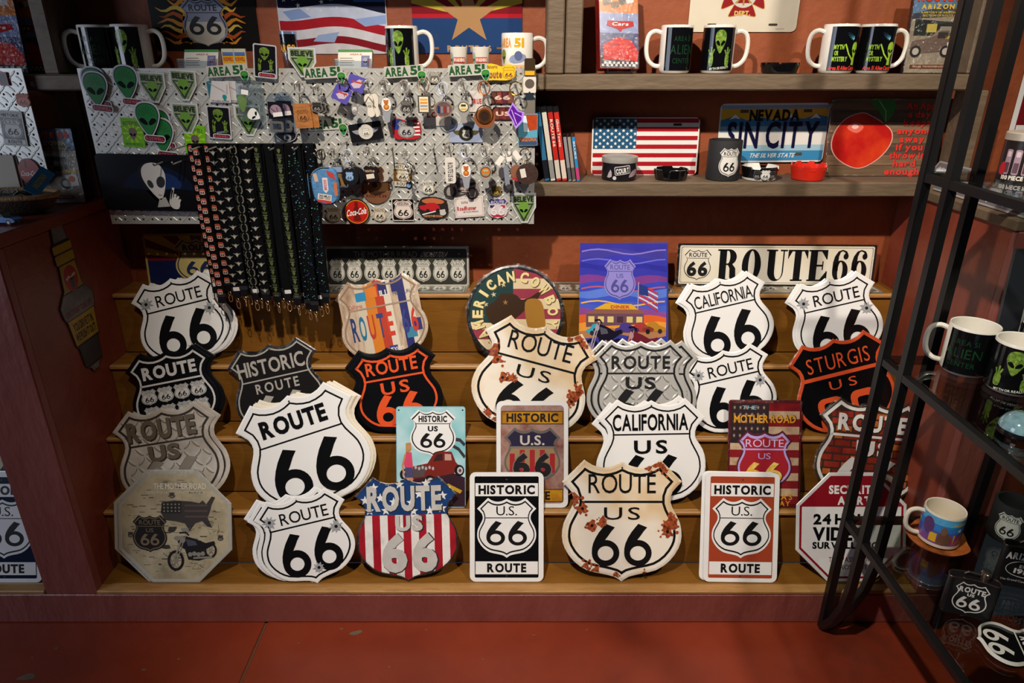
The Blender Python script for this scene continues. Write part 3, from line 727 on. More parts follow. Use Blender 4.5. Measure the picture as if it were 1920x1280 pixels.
for i in range(6): p.disc(-.22+.05*i, -.1-.01*(i % 2), .018, L(6), mt('#b7aeb0'), n=8)
skin = mt('#c98a68', .35)
p.poly([(-.36, .05), (-.28, .05), (-.26, -.1), (-.28, -.17), (-.36, -.17), (-.39, -.06)], L(6), mt('#d9486a')); p.poly([(-.37, -.1), (-.27, -.1), (-.26, -.2), (-.38, -.2)], L(7), mt('#4a4870'))
for x in (-.35, -.29): p.poly([(x-.025, -.2), (x+.03, -.2), (x+.02, -.42), (x-.01, -.42)], L(6), skin)
p.disc(-.32, .1, .03, L(7), skin, ry=.028); p.poly([(-.36, .14), (-.29, .145), (-.28, .08), (-.3, .06), (-.36, .04)], L(6), mt('#b98a3e')); p.stroke([(-.37, .03), (-.41, -.08), (-.39, -.18)], .025, L(7), skin)
p.text('GET YOUR', .02, -.40, .44, .028, L(4), mt('#6d5a3c'), 1); p.text('KICKS', .2, -.45, .24, .028, L(4), mt('#6d5a3c'), 1)
for x in (-.46, .46): s['screw_hole'].disc(x, .465, .012, L(4), mt('#222'), ry=.008, n=8) if 0 else s['screw_hole'].disc(x, .465, .012, L(4), mt('#222222'), ry=.008, n=8)
s.done()
# rusted HISTORIC U.S. 66 plate
s = place('picture_plate', 'white-edged rectangular sign with rusted HISTORIC U.S. 66 shield', 1, 998, 0, .199, .298, RECT(.199, .298))
s.plate(RECT(.199, .298), mt('#ecebe9', .25), 0, .0014)
p = s['print']; rus = blotch('rusted_print', ['#4a2420', '#7a4a40', '#a88a80', '#8b5648', '#5c2d22'], 7, .35, 8, 0); p.poly([(x, y) for x, y in RECT(.199*.0+1, 1, .03)] if 0 else [(x*.88, y*.92) for x, y in RECT(.199, .298, .012)], L(1), rus)
yel = blotch('rusted_yellow', ['#6b3a16', '#a8701c', '#d19a25', '#b57f1e'], 12, .35, 6, 0)
for yy, t_ in ((.345, 'HISTORIC'), (-.385, 'ROUTE')):
    p.crect(0, yy, .86, .125, L(2), mt('#4a2b1c')); p.crect(0, yy, .84, .108, L(3), yel); s['lettering'].text(t_, 0, yy, .72 if t_[0] == 'H' else .5, .072, L(4), mt('#241a1c'), 2)
sh = [(x*.78, y*.53-.01) for x, y in SHIELD]; p.poly(sh, L(3), mt('#8f8480', .3, .5)); sh2 = inset(sh, .025); top = [q for q in sh2 if q[1] > .075]; bot = [q for q in sh2 if q[1] < .055]
p.poly(sh2, L(4), mt('#9a7f5c')); p.poly([(.32, .075)]+top+[(-.32, .075)], L(5), mt('#28223c')); 
for i in range(5): p.crect(-.28+.14*i, -.08, .07, .25 if 0 < i < 4 else .18, L(5), mt('#a3242a'))
p.rect(-.31, .06, .31, .078, L(6), mt('#a39a94', .3, .5)); s['lettering'].text('U.S.', 0, .135, .34, .085, L(6), mt('#c8bfb5', .3), 1)
s['number'].text('66', 0, -.1, .56, .21, L(6), mt('#a39a94', .3, .5), 2, track=.2); s['number'].text('66', 0, -.1, .53, .19, L(7), mt('#201c20'), 2, track=.22); s.done()
# California US 66 (pair)
backs('shield_sign', ['white CALIFORNIA US 66 shield, back one of the pair'], 1, 1218, 6, .305, .305, SHIELD, enamel, ink, [(0, 0, 0)])
s = place('shield_sign', 'white CALIFORNIA US 66 shield above the rusty shield, front of the pair', 1, 1222, 1, .298, .305, SHIELD, 1)
route_shield(s, enamel, ink, 'CALIFORNIA', 'US', topbox=(-.01, .285, .70, .14), midbox=(-.01, .06, .31, .115), numbox=(0, -.2, .56, .38), bold=1, div=.175); s.done()
# mother road plate
s = place('picture_plate', 'shrink-wrapped MOTHER ROAD plate with red neon-style shield on a flag', 1, 1433, -.5, .203, .300, RECT(.203, .300, .008))
s.plate(RECT(.203, .300, .008), mt('#5d1a1e', .25), 0, .0014); p = s['print']
sr = blotch('aged_stripe_red', ['#5a1418', '#8a1f26', '#7a1c22'], 14, .3, 7, 0); sw = blotch('aged_stripe_cream', ['#6f5042', '#b99a7c', '#cdb393', '#a88a70'], 18, .3, 7, 0)
for i in range(13): p.rect(-.47, .47-.072*(i+1), .47, .47-.072*i, L(1), sw if i % 2 else sr)
p.rect(-.47, .1, .05, .47, L(2), mt('#33262a', .3))
for i in range(6):
    for j in range(5): p.poly(tf(star(.022), -.42+.08*i, .43-.065*j), L(3), mt('#a08a78'))
s['lettering'].text('THE', -.22, .43, .2, .035, L(4), mt('#8fb7c4'), 0, shear=.3)
s['lettering'].text('MOTHER ROAD', 0, .322, .86, .072, L(4), mt('#5a2a10'), 2); s['lettering'].text('MOTHER ROAD', -.005, .325, .84, .068, L(5), mt('#e0a02e'), 1)
sh = [(x*.76, y*.56-.06) for x, y in SHIELD]; p.poly(sh, L(4), mt('#5a2035')); p.ring(inset(sh, .02), inset(sh, .045), L(5), mt('#b9a3dc')); p.poly(inset(sh, .045), L(5), mt('#a5202e')); p.rect(-.31, .035, .31, .05, L(6), mt('#b9a3dc'))
s['lettering'].text('ROUTE', 0, .1, .52, .07, L(6), mt('#cfc0e6'), 0); s['lettering'].text('US', 0, -.02, .17, .055, L(6), mt('#b9a3dc'), 0)
gold = blotch('gold_print', ['#b5651c', '#e0a02e', '#f4d778', '#d18a22'], 24, .25, 3, 0)
pair(s, 0, -.175, .52, .2, L(6), mt('#4a1418'), hole=.26); pair(s, -.005, -.17, .5, .19, L(7), gold, hole=.27)
s['lettering'].text("AMERICA'S", .12, -.40, .55, .05, L(6), mt('#d99a2c'), 1); s['lettering'].text('HIGHWAY', .12, -.46, .5, .045, L(6), mt('#d99a2c'), 1)
film(s, RECT(.203, .300, .008), .02, .003, seed=44); s.done()
# brick shield
s = place('shield_sign', 'brick-patterned ROUTE US 66 shield behind the black rack', 1, 1630, -5, .298, .30, SHIELD, 0)
s.plate(SHIELD, mt('#3a2a22', .4), .008)
Pb = inset(SHIELD, .03); br = [blotch('brick_a', ['#5e1a14', '#8f2b1f', '#a8402a'], 20, .4, 6, .1), blotch('brick_b', ['#4e1512', '#7d241b', '#96351f'], 20, .4, 6, .1), blotch('brick_c', ['#9a4a22', '#b8632c', '#8f3a20'], 20, .4, 6, .1)]
for j in range(15):
    for i in range(-1, 8):
        x0 = -.5+i*.16+(.08 if j % 2 else 0); y0 = -.5+j*.068
        c = [(x0+.008, y0+.008), (x0+.152, y0+.008), (x0+.152, y0+.06), (x0+.008, y0+.06)]
        q = [(px_, py_) for px_, py_ in c]
        if all(inside(Pb, *v) for v in q): s['brick_print'].poly(q, L(1), br[(i*7+j*3) % 5 % 3])
        else:
            for hx in range(4):
                qq = [(x0+.008+.036*hx, y0+.008), (x0+.008+.036*(hx+1), y0+.008), (x0+.008+.036*(hx+1), y0+.06), (x0+.008+.036*hx, y0+.06)]
                if all(inside(Pb, *v) for v in qq): s['brick_print'].poly(qq, L(1), br[(i*7+j*3) % 5 % 3])
wl = mt('#e4e0dc', .25); border(s['border'], SHIELD, .02, .03, L(3), wl); a, b = vdiv(SHIELD, .155, .03); s['border'].rect(a, .145, b, .168, L(3), wl)
for t_, bx in (('ROUTE', (0, .28, .64, .14)), ('US', (.03, .045, .32, .13))):
    s['lettering'].text(t_, bx[0]+.008, bx[1]-.01, bx[2], bx[3], L(3), mt('#2a1a16'), 2, track=.16); s['lettering'].text(t_, *bx, L(4), wl, 2, track=.16)
pair(s, .0, -.22, .6, .36, L(4), wl, hole=.25); film(s, SHIELD, .03, .003, seed=51); s.done()
# ---- third row ------------------------------------------------------------------
blk = mt('#0e0e11', .2); wl2 = mt('#d8d6d3', .3)
backs('shield_sign', ['black shield of eight small shields, hindmost of its stack', 'black shield of eight small shields, second in its stack'], 2, 333, 12, .246, .245, SHIELD, blk, blk, [(-4, -2, 0), (3, 0, 1)], group='black state shields')
s = place('shield_sign', 'black ROUTE shield printed with eight small state shields, front of its stack', 2, 326, 11, .246, .245, SHIELD, 2, group='black state shields')
s.plate(SHIELD, blk, .014); border(s['border'], SHIELD, .045, .022, L(2), wl2); a, b = vdiv(SHIELD, .13, .05); s['border'].rect(a, .12, b, .14, L(2), wl2)
s['lettering'].text('ROUTE', 0, .265, .62, .13, L(3), wl2, 2)
for i, st in enumerate(('CALIFORNIA', 'ARIZONA', 'NEW MEXICO', 'TEXAS', 'OKLAHOMA', 'KANSAS', 'MISSOURI', 'ILLINOIS')):
    small_shield(s['state_shield'], -.285+.19*(i % 4), .0-.2*(i//4), .18, .18, L(3), wl2, mt('#151515'), st, 'US')
s.done()
s = place('shield_sign', 'black HISTORIC ROUTE 66 shield with dull silver letters, shrink-wrapped', 2, 522, 12.5, .256, .262, SHIELD, 0)
sil = mt('#b9b2a8', .3, .2)
route_shield(s, mt('#1d1b1b', .18), sil, 'HISTORIC', 'ROUTE', topbox=(-.02, .265, .74, .15), midbox=(0, .04, .48, .1), numbox=(0, -.22, .56, .36), bold=1, bd=(.03, .016), div=.13); film(s, SHIELD, .015, .003, seed=61); s.done()
orange = mt('#e2562a', .25)
s = place('shield_sign', 'black shield with orange border hidden behind the orange ROUTE US 66 one', 2, 737, 8, .25, .25, SHIELD, 0, group='black and orange shields'); s.plate(SHIELD, blk, .02); s.done()
s = place('shield_sign', 'black ROUTE US 66 shield with orange letters and border', 2, 744, 10, .25, .25, SHIELD, 1, group='black and orange shields')
route_shield(s, blk, orange, mid='US', bd=(.06, .024), div=.155, topbox=(-.01, .285, .58, .14), midbox=(-.01, .045, .32, .13), numbox=(.0, -.2, .54, .36), bold=1, rim=.024, hole=.2); s.done()
s = place('shield_sign', 'large rust-stained cream ROUTE US 66 shield tilted clockwise', 2, 997, -15, .322, .322, SHIELD, 3)
rusty(s, 2); film(s, SHIELD, .006, .003, seed=70); s.done()
for lab, dx, ly in (('embossed steel diamond-plate ROUTE US 66 shield, back one', -14, 0), ('embossed steel diamond-plate ROUTE US 66 shield, back right one', 18, 1), ('embossed steel diamond-plate ROUTE US 66 shield, front one', 0, 2)):
    s = place('shield_sign', lab, 2, 1201+dx, {0: 2, 1: -2, 2: 0}[ly], .262, .268, SHIELD, ly, group='steel diamond-plate shields')
    plate_shield(s, 0, steel_m, mt('#1c1c1e', .35))
    if ly == 2:
        for t_, bx in (('ROUTE', (0, .265, .62, .125)), ('US', (-.0, .05, .32, .115))): s['lettering'].text(t_, *bx, .0018, mt('#17171a'), 1, track=.16, up=.0005)
        pair(s, 0, -.2, .58, .38, .0018, mt('#17171a'))
    s.done()
s = place('shield_sign', 'white ROUTE 66 shield with bullet holes beside the steel shields', 2, 1372, 13, .243, .246, SHIELD, 0, group='bullet-hole shields')
route_shield(s, enamel, ink, bursts=BUR, topbox=(.04, .265, .52, .125), numbox=(.02, -.15, .65, .49), bold=0, bd=(.045, .018)); s.done()
s = place('shield_sign', 'black and orange STURGIS shield behind the black rack', 2, 1582, 14, .278, .28, SHIELD, 0)
org2 = mt('#d9532a', .25)
s.plate(SHIELD, org2, .004); s['field'].poly(inset(SHIELD, .035), L(1), mt('#0d0c0e', .16)); a, b = vdiv(SHIELD, .13, .03); s['border'].rect(a, .112, b, .15, L(2), org2)
s['lettering'].text('STURGIS', 0, .265, .64, .15, L(2), org2, 0, track=.22); s['lettering'].text('US', 0, .03, .28, .09, L(2), org2, 0, track=.5)
for cx in (-.17, .17):
    for cy in ((-.17, -.33) if cx < 0 else (-.25,)):
        s['number'].ring(tf(rrect(.26, .18 if cx < 0 else .36, .07), cx, cy), tf(rrect(.13, .08 if cx < 0 else .22, .03), cx, cy), L(2), org2)
film(s, SHIELD, .02, .003, seed=80); s.done()
# ---- fourth row -----------------------------------------------------------------
backs('shield_sign', ['white bullet-hole shield hindmost of the stack under the Arizona plate', 'white bullet-hole shield second in the stack under the Arizona plate'], 3, 346, 14, .25, .25, SHIELD, mt('#e3e1de', .3), ink, [(13, 0, 0), (7, -1, 1)], group='bullet-hole shields')
s = place('shield_sign', 'white ROUTE 66 shield with bullet holes behind the hanging lanyards', 3, 340, 14, .25, .25, SHIELD, 2, group='bullet-hole shields')
route_shield(s, enamel, ink, bursts=BUR, topbox=(.04, .265, .52, .125), numbox=(.02, -.15, .65, .49), bold=0, bd=(.045, .018)); s.done()
# licence plate collage
s = place('shield_sign', 'shield collaged from coloured licence plate strips spelling ROUTE 66', 3, 718, 11, .246, .246, SHIELD, 0)
tan = blotch('weathered_boards', ['#6d5445', '#a88b74', '#c7b29b', '#8d705b'], 8, .3, 8, 0, (4, 1, 1)); s.plate(SHIELD, tan, .03)
mats = [tan, tan, mt('#c9bba6', .3), mt('#d07a28', .3), mt('#b5402c', .3), mt('#d8cbb8', .3), tan, mt('#2c2f6b', .3), mt('#d2c6b2', .3), tan, tan]
clip_cols(s['strip_print'], SHIELD, [-.46, -.36, -.26, -.16, -.04, .06, .14, .22, .31, .38, .46], mats, L(1), -.6, .6)
for x, w_, y_, h_, c in ((-.2, .12, .3, .1, '#2f86b8'), (-.06, .1, .33, .12, '#d97b2c'), (.06, .1, .35, .14, '#2b2f6a'), (.21, .1, .36, .14, '#2b2f6a'), (.3, .12, -.2, .12, '#3f7f9a'), (.06, .1, -.36, .1, '#463a80'), (.38, .1, -.12, .14, '#33366f')): s['strip_print'].crect(x, y_, w_, h_, L(2), mt(c, .3))
for c, x, col in (('R', -.335, '#2a3a6b'), ('O', -.245, '#1f6f92'), ('U', -.14, '#b53a2a'), ('T', -.03, '#38407c'), ('E', .075, '#c9402e'), ('6', .25, '#36407f'), ('6', .355, '#c03a2c')): s['lettering'].text(c, x, -.06+.0*x, .075, .26, L(3), mt(col, .3), 1, up=.0003)
s['lettering'].text('California', -.28, .2, .16, .05, L(3), mt('#b5302c'), 0); s['lettering'].text('MEXICO', .09, -.36, .17, .05, L(3), mt('#e4ddd0'), 1); s['lettering'].text('ILL', .07, .3, .1, .06, L(4), mt('#e7e0d2'), 1); s['lettering'].text('MISSOURI', .27, .27, .2, .04, L(4), mt('#2b2f6a'), 0)
border(s['border'], SHIELD, .035, .02, L(3), mt('#a58c74', .22, .3)); a, b = vdiv(SHIELD, .16, .04); s['border'].rect(a, .15, b, .168, L(4), mt('#b5a18b', .22, .3)); film(s, SHIELD, .012, .003, seed=91, edge_only=True); s.done()
# American Cowboy
CIR = ell(.5, .5, 48)
s = place('round_sign', 'round AMERICAN COWBOY sign with hat on stars and stripes', 3, 966, 0, .275, .275, CIR, 0)
s.plate(CIR, mt('#1b1a1a', .25), .02); p = s['print']
pk = [mt('#9a3a4c', .25), mt('#e0cba3', .25)]; r_ = .465
for i in range(9):
    y0, y1 = -.465+.1034*i, -.465+.1034*(i+1); q0 = math.sqrt(max(0, r_*r_-y0*y0)); q1 = math.sqrt(max(0, r_*r_-y1*y1)); qm = math.sqrt(max(0, r_*r_-((y0+y1)/2)**2)); 
    p.poly([(-q0, y0), (q0, y0), (qm, (y0+y1)/2), (q1, y1), (-q1, y1), (-qm, (y0+y1)/2)], L(1), pk[i % 2])
p.poly([(-.02, -.1)]+[(-.02, .464)]+[(r_*math.cos(math.radians(a)), r_*math.sin(math.radians(a))) for a in range(94, 194, 6)], L(2), mt('#24403f', .25))
for x, y in ((-.12, .3), (-.22, .2), (-.16, .06), (-.3, .1), (-.26, .32), (-.08, .18), (-.34, -.02)): p.poly(tf(star(.03), x, y, 10), L(3), mt('#c9b98f'))
p.poly(blob([(-.30, .05), (-.2, .14), (-.14, .21), (.0, .2), (.06, .15), (.15, .17), (.26, .24), (.22, .14), (.12, .06), (.02, -.03), (-.1, -.1), (-.24, -.1)], 3), L(4), mt('#3a2412', .3))
p.poly(blob([(.1, .12), (.2, .16), (.27, .12), (.3, .0), (.3, -.15), (.18, -.2), (.12, -.1)], 3), L(5), mt('#a8762c', .3)); p.poly(tf(star(.03), -.1, .12), L(5), mt('#9a6a2c'))
lt = mt('#e9d79a', .25); dk = mt('#5c4418')
for word, a0, a1 in (('AMERICAN', 213, 97), ('COWBOY', 76, -14)):
    for i, c in enumerate(word):
        a = a0+(a1-a0)*i/(len(word)-1); x, y = .385*math.cos(math.radians(a)), .385*math.sin(math.radians(a))
        ww = .03 if c == 'I' else .08; s['lettering'].text(c, x+.006, y-.006, ww+.005, .1, L(4), dk, 2, rot=a-90); s['lettering'].text(c, x, y, ww, .095, L(5), lt, 2, rot=a-90, up=.0003)
film(s, CIR, .03, .003, seed=95); s.done()
# lenticular poster
PW, PH = .245, .335
def poster(label, px, ly, full):
    s = place('picture_card', label, 3, px, -.6 if full else .8, PW, PH, RECT(PW, PH, .002), ly)
    s.plate(RECT(PW, PH, .002), mt('#3a46b0', .15), 0, .0012)
    if not full: return s.done()
    p = s['print']; cols = ['#2b1c55', '#3c2560', '#45306e', '#3a3f9a', '#b07a52', '#e2963a', '#d9622c', '#8a4a90', '#4a5cc0', '#3d55c4', '#5a7ad0', '#3a4ab8', '#7a3f8c', '#3a3aa8', '#3333a0', '#3c3cb0', '#45409f', '#3a38a0']
    n = len(cols)
    for i in range(n):
        y0, y1 = -.5+i/n, -.5+(i+1)/n
        a = [(-.5+k/10, y0+(.018*math.sin(k*.9+i) if 0 < i else 0)) for k in range(11)]; b = [(-.5+k/10, y1+(.018*math.sin(k*.9+i+1) if i < n-1 else 0)) for k in range(11)]
        p.poly(a+b[::-1], L(1), mt(cols[i], .14, var=.25, vscale=12))
    for y_, c in ((.43, '#8a7ad0'), (.35, '#6a6ad0'), (.12, '#c05a70'), (.0, '#e8b04a')): p.stroke([(-.48+k*.096, y_+.02*math.sin(k*.8)) for k in range(11)], .012, L(2), mt(c, .14))
    small_shield(p, -.04, .2, .36, .34, L(3), mt('#8f86d0', .15), mt('#40408c'), 'ROUTE', 'US')
    p.poly([(-.42, -.2), (.24, -.17), (.24, -.09), (-.42, -.09)], L(3), mt('#6a4a58', .2)); p.poly([(-.44, -.09), (.25, -.085), (.2, -.05), (-.3, -.05)], L(4), mt('#8a5a4a', .2)); p.poly([(-.33, -.05), (.18, -.055), (.1, -.005), (-.2, .0)], L(4), mt('#d9a832', .2))
    p.text('DINER', -.03, -.03, .22, .024, L(5), mt('#c0402c'), 2)
    for i in range(6): p.crect(-.36+.11*i, -.135, .07, .05, L(4), mt('#d9c27a' if i != 3 else '#4a3040', .2))
    for x, y, c in ((-.28, -.22, '#3aa0b8'), (.05, -.21, '#4a3a88'), (.22, -.205, '#a83a3c'), (.36, -.2, '#b5802c')):
        p.poly(tf(blob([(-.12, -.03), (.12, -.03), (.13, .0), (.06, .02), (.02, .045), (-.06, .045), (-.09, .01), (-.13, .0)], 2), x, y), L(5), mt(c, .2))
        for k in (-.07, .07): p.disc(x+k, y-.03, .025, L(6), mt('#1a1420'), ry=.02, n=10)
    p.stroke([(.17, -.05), (.175, .18)], .008, L(5), mt('#b0a8c0')); 
    for i in range(7): p.poly([(.18, .16-.02*i), (.28, .135-.022*i), (.4, .09-.024*i), (.4, .075-.024*i), (.28, .12-.022*i), (.18, .145-.02*i)], L(5), mt('#c03a48' if i % 2 == 0 else '#d9c9d0', .2))
    p.poly([(.18, .165), (.28, .14), (.29, .06), (.18, .08)], L(6), mt('#2c3a80', .2))
    moto(p, -.2, -.29, .46, L(7), mt('#1a1426', .2), mt('#a59aa8', .2)); moto(p, .2, -.36, .5, L(10), mt('#1f1420', .2), mt('#b08a90', .2), red=mt('#6a2030', .2))
    return s.done()
poster('second blue motorcycle poster, just behind the first', 1171, 0, False)
poster('glossy blue sunset poster with motorcycles and a diner', 1168, 1, True)
for px, txt, lab, bur in ((1365, 'CALIFORNIA', 'white CALIFORNIA 66 shield under the long ROUTE 66 sign', ()), (1570, 'ROUTE', 'white ROUTE 66 shield with bullet holes, upper right next to the rack', BUR)):
    backs('shield_sign', ['white shield stacked behind the '+('CALIFORNIA 66 one under the long sign' if not bur else 'upper right bullet-hole ROUTE 66 one')], 3, px, 13, .25, .248, SHIELD, enamel, ink, [(-6, .8, 0)])
    s = place('shield_sign', lab, 3, px, 13, .25, .248, SHIELD, 1)
    route_shield(s, enamel, ink, txt, bursts=bur, topbox=(.0 if not bur else .04, .265, .66 if not bur else .52, .14 if not bur else .125), numbox=(.0, -.155, .65, .49), bold=0, bd=(.055, .016)); s.done()
# ---- top step: plates against the wall --------------------------------------------
WAL = dict(lean=9, c=.062)
s = place('licence_plate', 'Arizona sunburst licence plate with ROUTE 66 shield behind the lanyards', 4, 372, 1.0, .305, .152, RECT(.305, .152, .01), 0, **WAL)
def arizona_rays(m, x0, x1, yb, yt, z, red, yel, cx=0):
    n = 13
    for i in range(n):
        a0, a1 = math.pi*(1-i/n), math.pi*(1-(i+1)/n); R_ = 1000
        tri = [(cx, yb), (cx+R_*math.cos(a0), yb+R_*math.sin(a0)), (cx+R_*math.cos(a1), yb+R_*math.sin(a1))]
        P = tri
        for axis, lim, sg in ((0, x0, 1), (0, x1, -1), (1, yt, -1)):
            Q = []
            for k in range(len(P)):
                p, q = P[k-1], P[k]; ip, iq = (p[axis]-lim)*sg >= -1e-9, (q[axis]-lim)*sg >= -1e-9
                if ip != iq: t = (lim-p[axis])/(q[axis]-p[axis]); Q.append((p[0]+(q[0]-p[0])*t, p[1]+(q[1]-p[1])*t))
                if iq: Q.append(q)
            P = Q
            if not P: break
        if len(P) > 2: m.poly(P, z, red if i % 2 == 0 else yel)
s.plate(RECT(.305, .152, .01), mt('#b09a55', .3), 0, .0012); p = s['print']
arizona_rays(p, -.48, .48, 0, .46, L(1), mt('#7a1a1e', .3), mt('#d9b82c', .3)); p.rect(-.48, -.46, .48, 0, L(1), mt('#16224e', .3)); small_shield(p, .0, -.02, .44, .86, L(2), mt('#d8c27a', .3), mt('#22305c'), 'ROUTE', '', bold=2); s.done()
s = place('strip_sign', 'long dark strip sign with eight small state shields', 4, 745, 0, .415, .118, RECT(.415, .118, .006), 0, **WAL)
s.plate(RECT(.415, .118, .006), mt('#a8a498', .3, .3), 0, .0012); p = s['print']; p.crect(0, 0, .985, .93, L(1), mt('#33322c', .35, var=.4, vscale=14))
O = RECT(.415, .118, .006); p.ring([(x*.985, y*.94) for x, y in O], [(x*.97, y*.88) for x, y in O], L(2), mt('#b9b6aa', .3))
s['lettering'].text('THE MOTHER ROAD', -.08, .3, .44, .14, L(2), mt('#9a978c'), 0); s['lettering'].text('CHICAGO TO LA', .26, .3, .18, .12, L(2), mt('#c0bdb0'), 1, shear=.2)
for i, st in enumerate(('CALIFORNIA', 'ARIZONA', 'NEW MEXICO', 'TEXAS', 'OKLAHOMA', 'KANSAS', 'MISSOURI', 'ILLINOIS')): small_shield(s['state_shield'], -.42+.12*i, -.1, .105, .56, L(2), mt('#c9c6ba', .3), mt('#1a1a1a'), st, 'US')
s.done()
s = place('strip_sign', 'long cream ROUTE 66 sign in heavy black serif letters', 4, 1455, -.4, .572, .122, RECT(.572, .122, .005), 0, **WAL)
crm = blotch('yellowed_white', ['#d8c9a6', '#ece4d2', '#f1ebdf'], 3, .25, 4, 0)
s.plate(RECT(.572, .122, .005), mt('#1c1a19', .3), .0, .0014); O = RECT(.572, .122, .005); p = s['print']; p.poly([(x*.978, y*.91) for x, y in O], L(1), crm); p.ring([(x*.965, y*.85) for x, y in O], [(x*.96, y*.825) for x, y in O], L(2), mt('#7a766c'))
small_shield(p, -.397, 0, .145, .78, L(2), crm, mt('#17171a'), 'ROUTE', '', num=False, bold=1); p.text('66', -.397, -.1, .105, .3, L(3), mt('#17171a'), 2)
def fat(m, c, x, y, w, h, z, k):
    """fat-face serif letters: heavy stems, hairline serifs"""
    R_ = lambda a, b, c_, d: m.poly([(x+a*w, y+b*h), (x+c_*w, y+b*h), (x+c_*w, y+d*h), (x+a*w, y+d*h)], z, k)
    def O_(cx, cy, rx, ry, ix, iy): m.ring(tf(ell(rx*w, ry*h, 28), x+cx*w, y+cy*h), tf(ell(ix*w, iy*h, 28), x+cx*w, y+cy*h), z, k)
    if c == 'O': O_(0, 0, .48, .51, .16, .46)
    elif c == 'T': R_(-.17, -.5, .17, .5); R_(-.3, -.5, .3, -.45); R_(-.5, .45, .5, .5); R_(-.5, .22, -.46, .5); R_(.46, .22, .5, .5); m.poly([(x-.46*w, y+.45*h), (x-.46*w, y+.25*h), (x-.3*w, y+.45*h)], z, k); m.poly([(x+.46*w, y+.45*h), (x+.3*w, y+.45*h), (x+.46*w, y+.25*h)], z, k)
    elif c == 'E': R_(-.4, -.5, -.05, .5); R_(-.5, -.5, .45, -.45); R_(-.5, .45, .45, .5); R_(-.05, -.03, .25, .03); R_(.22, -.14, .28, .14); R_(.4, .2, .46, .5); R_(.43, -.5, .5, -.18); m.poly([(x+.43*w, y-.45*h), (x+.43*w, y-.2*h), (x+.15*w, y-.45*h)], z, k); m.poly([(x+.4*w, y+.45*h), (x+.15*w, y+.45*h), (x+.4*w, y+.22*h)], z, k)
    elif c == 'U':
        R_(-.4, -.2, -.07, .5); R_(-.5, .45, .03, .5); R_(.3, -.2, .36, .5); R_(.16, .45, .5, .5)
        A = [(-.4+.0, -.2)]+[(-.02-.38*math.cos(t), -.2-.31*math.sin(t)) for t in [math.pi*i/14 for i in range(1, 14)]]+[(.36, -.2)]
        B = [(-.07, -.2)]+[(.115-.185*math.cos(t), -.2-.25*math.sin(t)) for t in [math.pi*i/14 for i in range(1, 14)]]+[(.3, -.2)]
        for i in range(14): m.poly([(x+q[0]*w, y+q[1]*h) for q in (A[i], A[i+1], B[i+1], B[i])], z, k)
    elif c == 'R':
        R_(-.4, -.5, -.07, .5); R_(-.5, -.5, .05, -.45); R_(-.5, .45, .1, .5)
        A = [(.05+.36*math.sin(t), .25+.25*math.cos(t)) for t in [math.pi*i/14 for i in range(15)]]; B = [(.0+.1*math.sin(t), .25+.2*math.cos(t)) for t in [math.pi*i/14 for i in range(15)]]
        for i in range(14): m.poly([(x+q[0]*w, y+q[1]*h) for q in (A[i], A[i+1], B[i+1], B[i])], z, k)
        R_(-.07, .45, .06, .5); R_(-.07, .0, .06, .05); m.poly([(x+a*w, y+b*h) for a, b in ((.0, .02), (.2, .05), (.38, -.1), (.42, -.42), (.5, -.42), (.48, -.5), (.25, -.52), (.12, -.4), (.1, -.1))], z, k)
    elif c == '6':
        O_(0, -.17, .46, .34, .15, .29); O_(0, 0, .0001, .0001, .00005, .00005)
        A = [(-.46, -.17), (-.46, .1), (-.38, .3), (-.2, .46), (.05, .51), (.3, .46), (.4, .36)]; B = [(-.13, -.17), (-.15, .1), (-.14, .3), (-.06, .43), (.05, .465), (.2, .42), (.24, .36)]
        for i in range(6): m.poly([(x+q[0]*w, y+q[1]*h) for q in (A[i], B[i], B[i+1], A[i+1])], z, k)
        m.disc(x+.27*w, y+.3*h, .15*w, z, k, ry=.1*h, n=14)
k_ = mt('#121214', .3)
for c, x_, w_ in (('R', -.245, .105), ('O', -.125, .1), ('U', .0, .105), ('T', .107, .1), ('E', .21, .1), ('6', .325, .085), ('6', .42, .085)): fat(s['lettering'], c, x_, 0, w_, .74, L(3), k_)
film(s, O, .012, .003, seed=99); s.done()
# strip signs lying on the top tread
def flat_strip(label, px0, px1, py0, py1, cols):
    a = at_z(px0, py1, STEP_Z[4]); b = at_z(px1, py1, STEP_Z[4]); w = b.x-a.x; h = .1
    c = Vector(((a.x+b.x)/2, STEP_Y[4]+.005+h/2, STEP_Z[4]+.0016+ .0002)); s = Sign('strip_sign', label, 'sign', Matrix.Translation(c), w, h, 'strip signs lying on the top step')
    O = RECT(w, h, .006); s.plate(O, mt('#8f8b80', .3, .3), 0, .0014); s['print'].crect(0, 0, .98, .92, L(1), mt(cols, .35, var=.5, vscale=20)); s['print'].ring([(x*.965, y*.86) for x, y in O], [(x*.955, y*.8) for x, y in O], L(2), mt('#c9c5b8'))
    n = 8
    for i in range(n): small_shield(s['state_shield'], -.42+.12*i, -.05, .1, .62, L(2), mt('#c2bfb2', .3), mt('#222222'), '', 'US')
    s.done()
flat_strip('strip sign lying flat below the dark eight-shield strip', 614, 874, 0, 549, '#5a584f')
flat_strip('strip sign lying flat between the cowboy sign and the blue poster', 1012, 1268, 0, 553, '#6a5a4a')
flat_strip('strip sign lying flat below the long cream sign', 1290, 1668, 0, 556, '#8a8272')
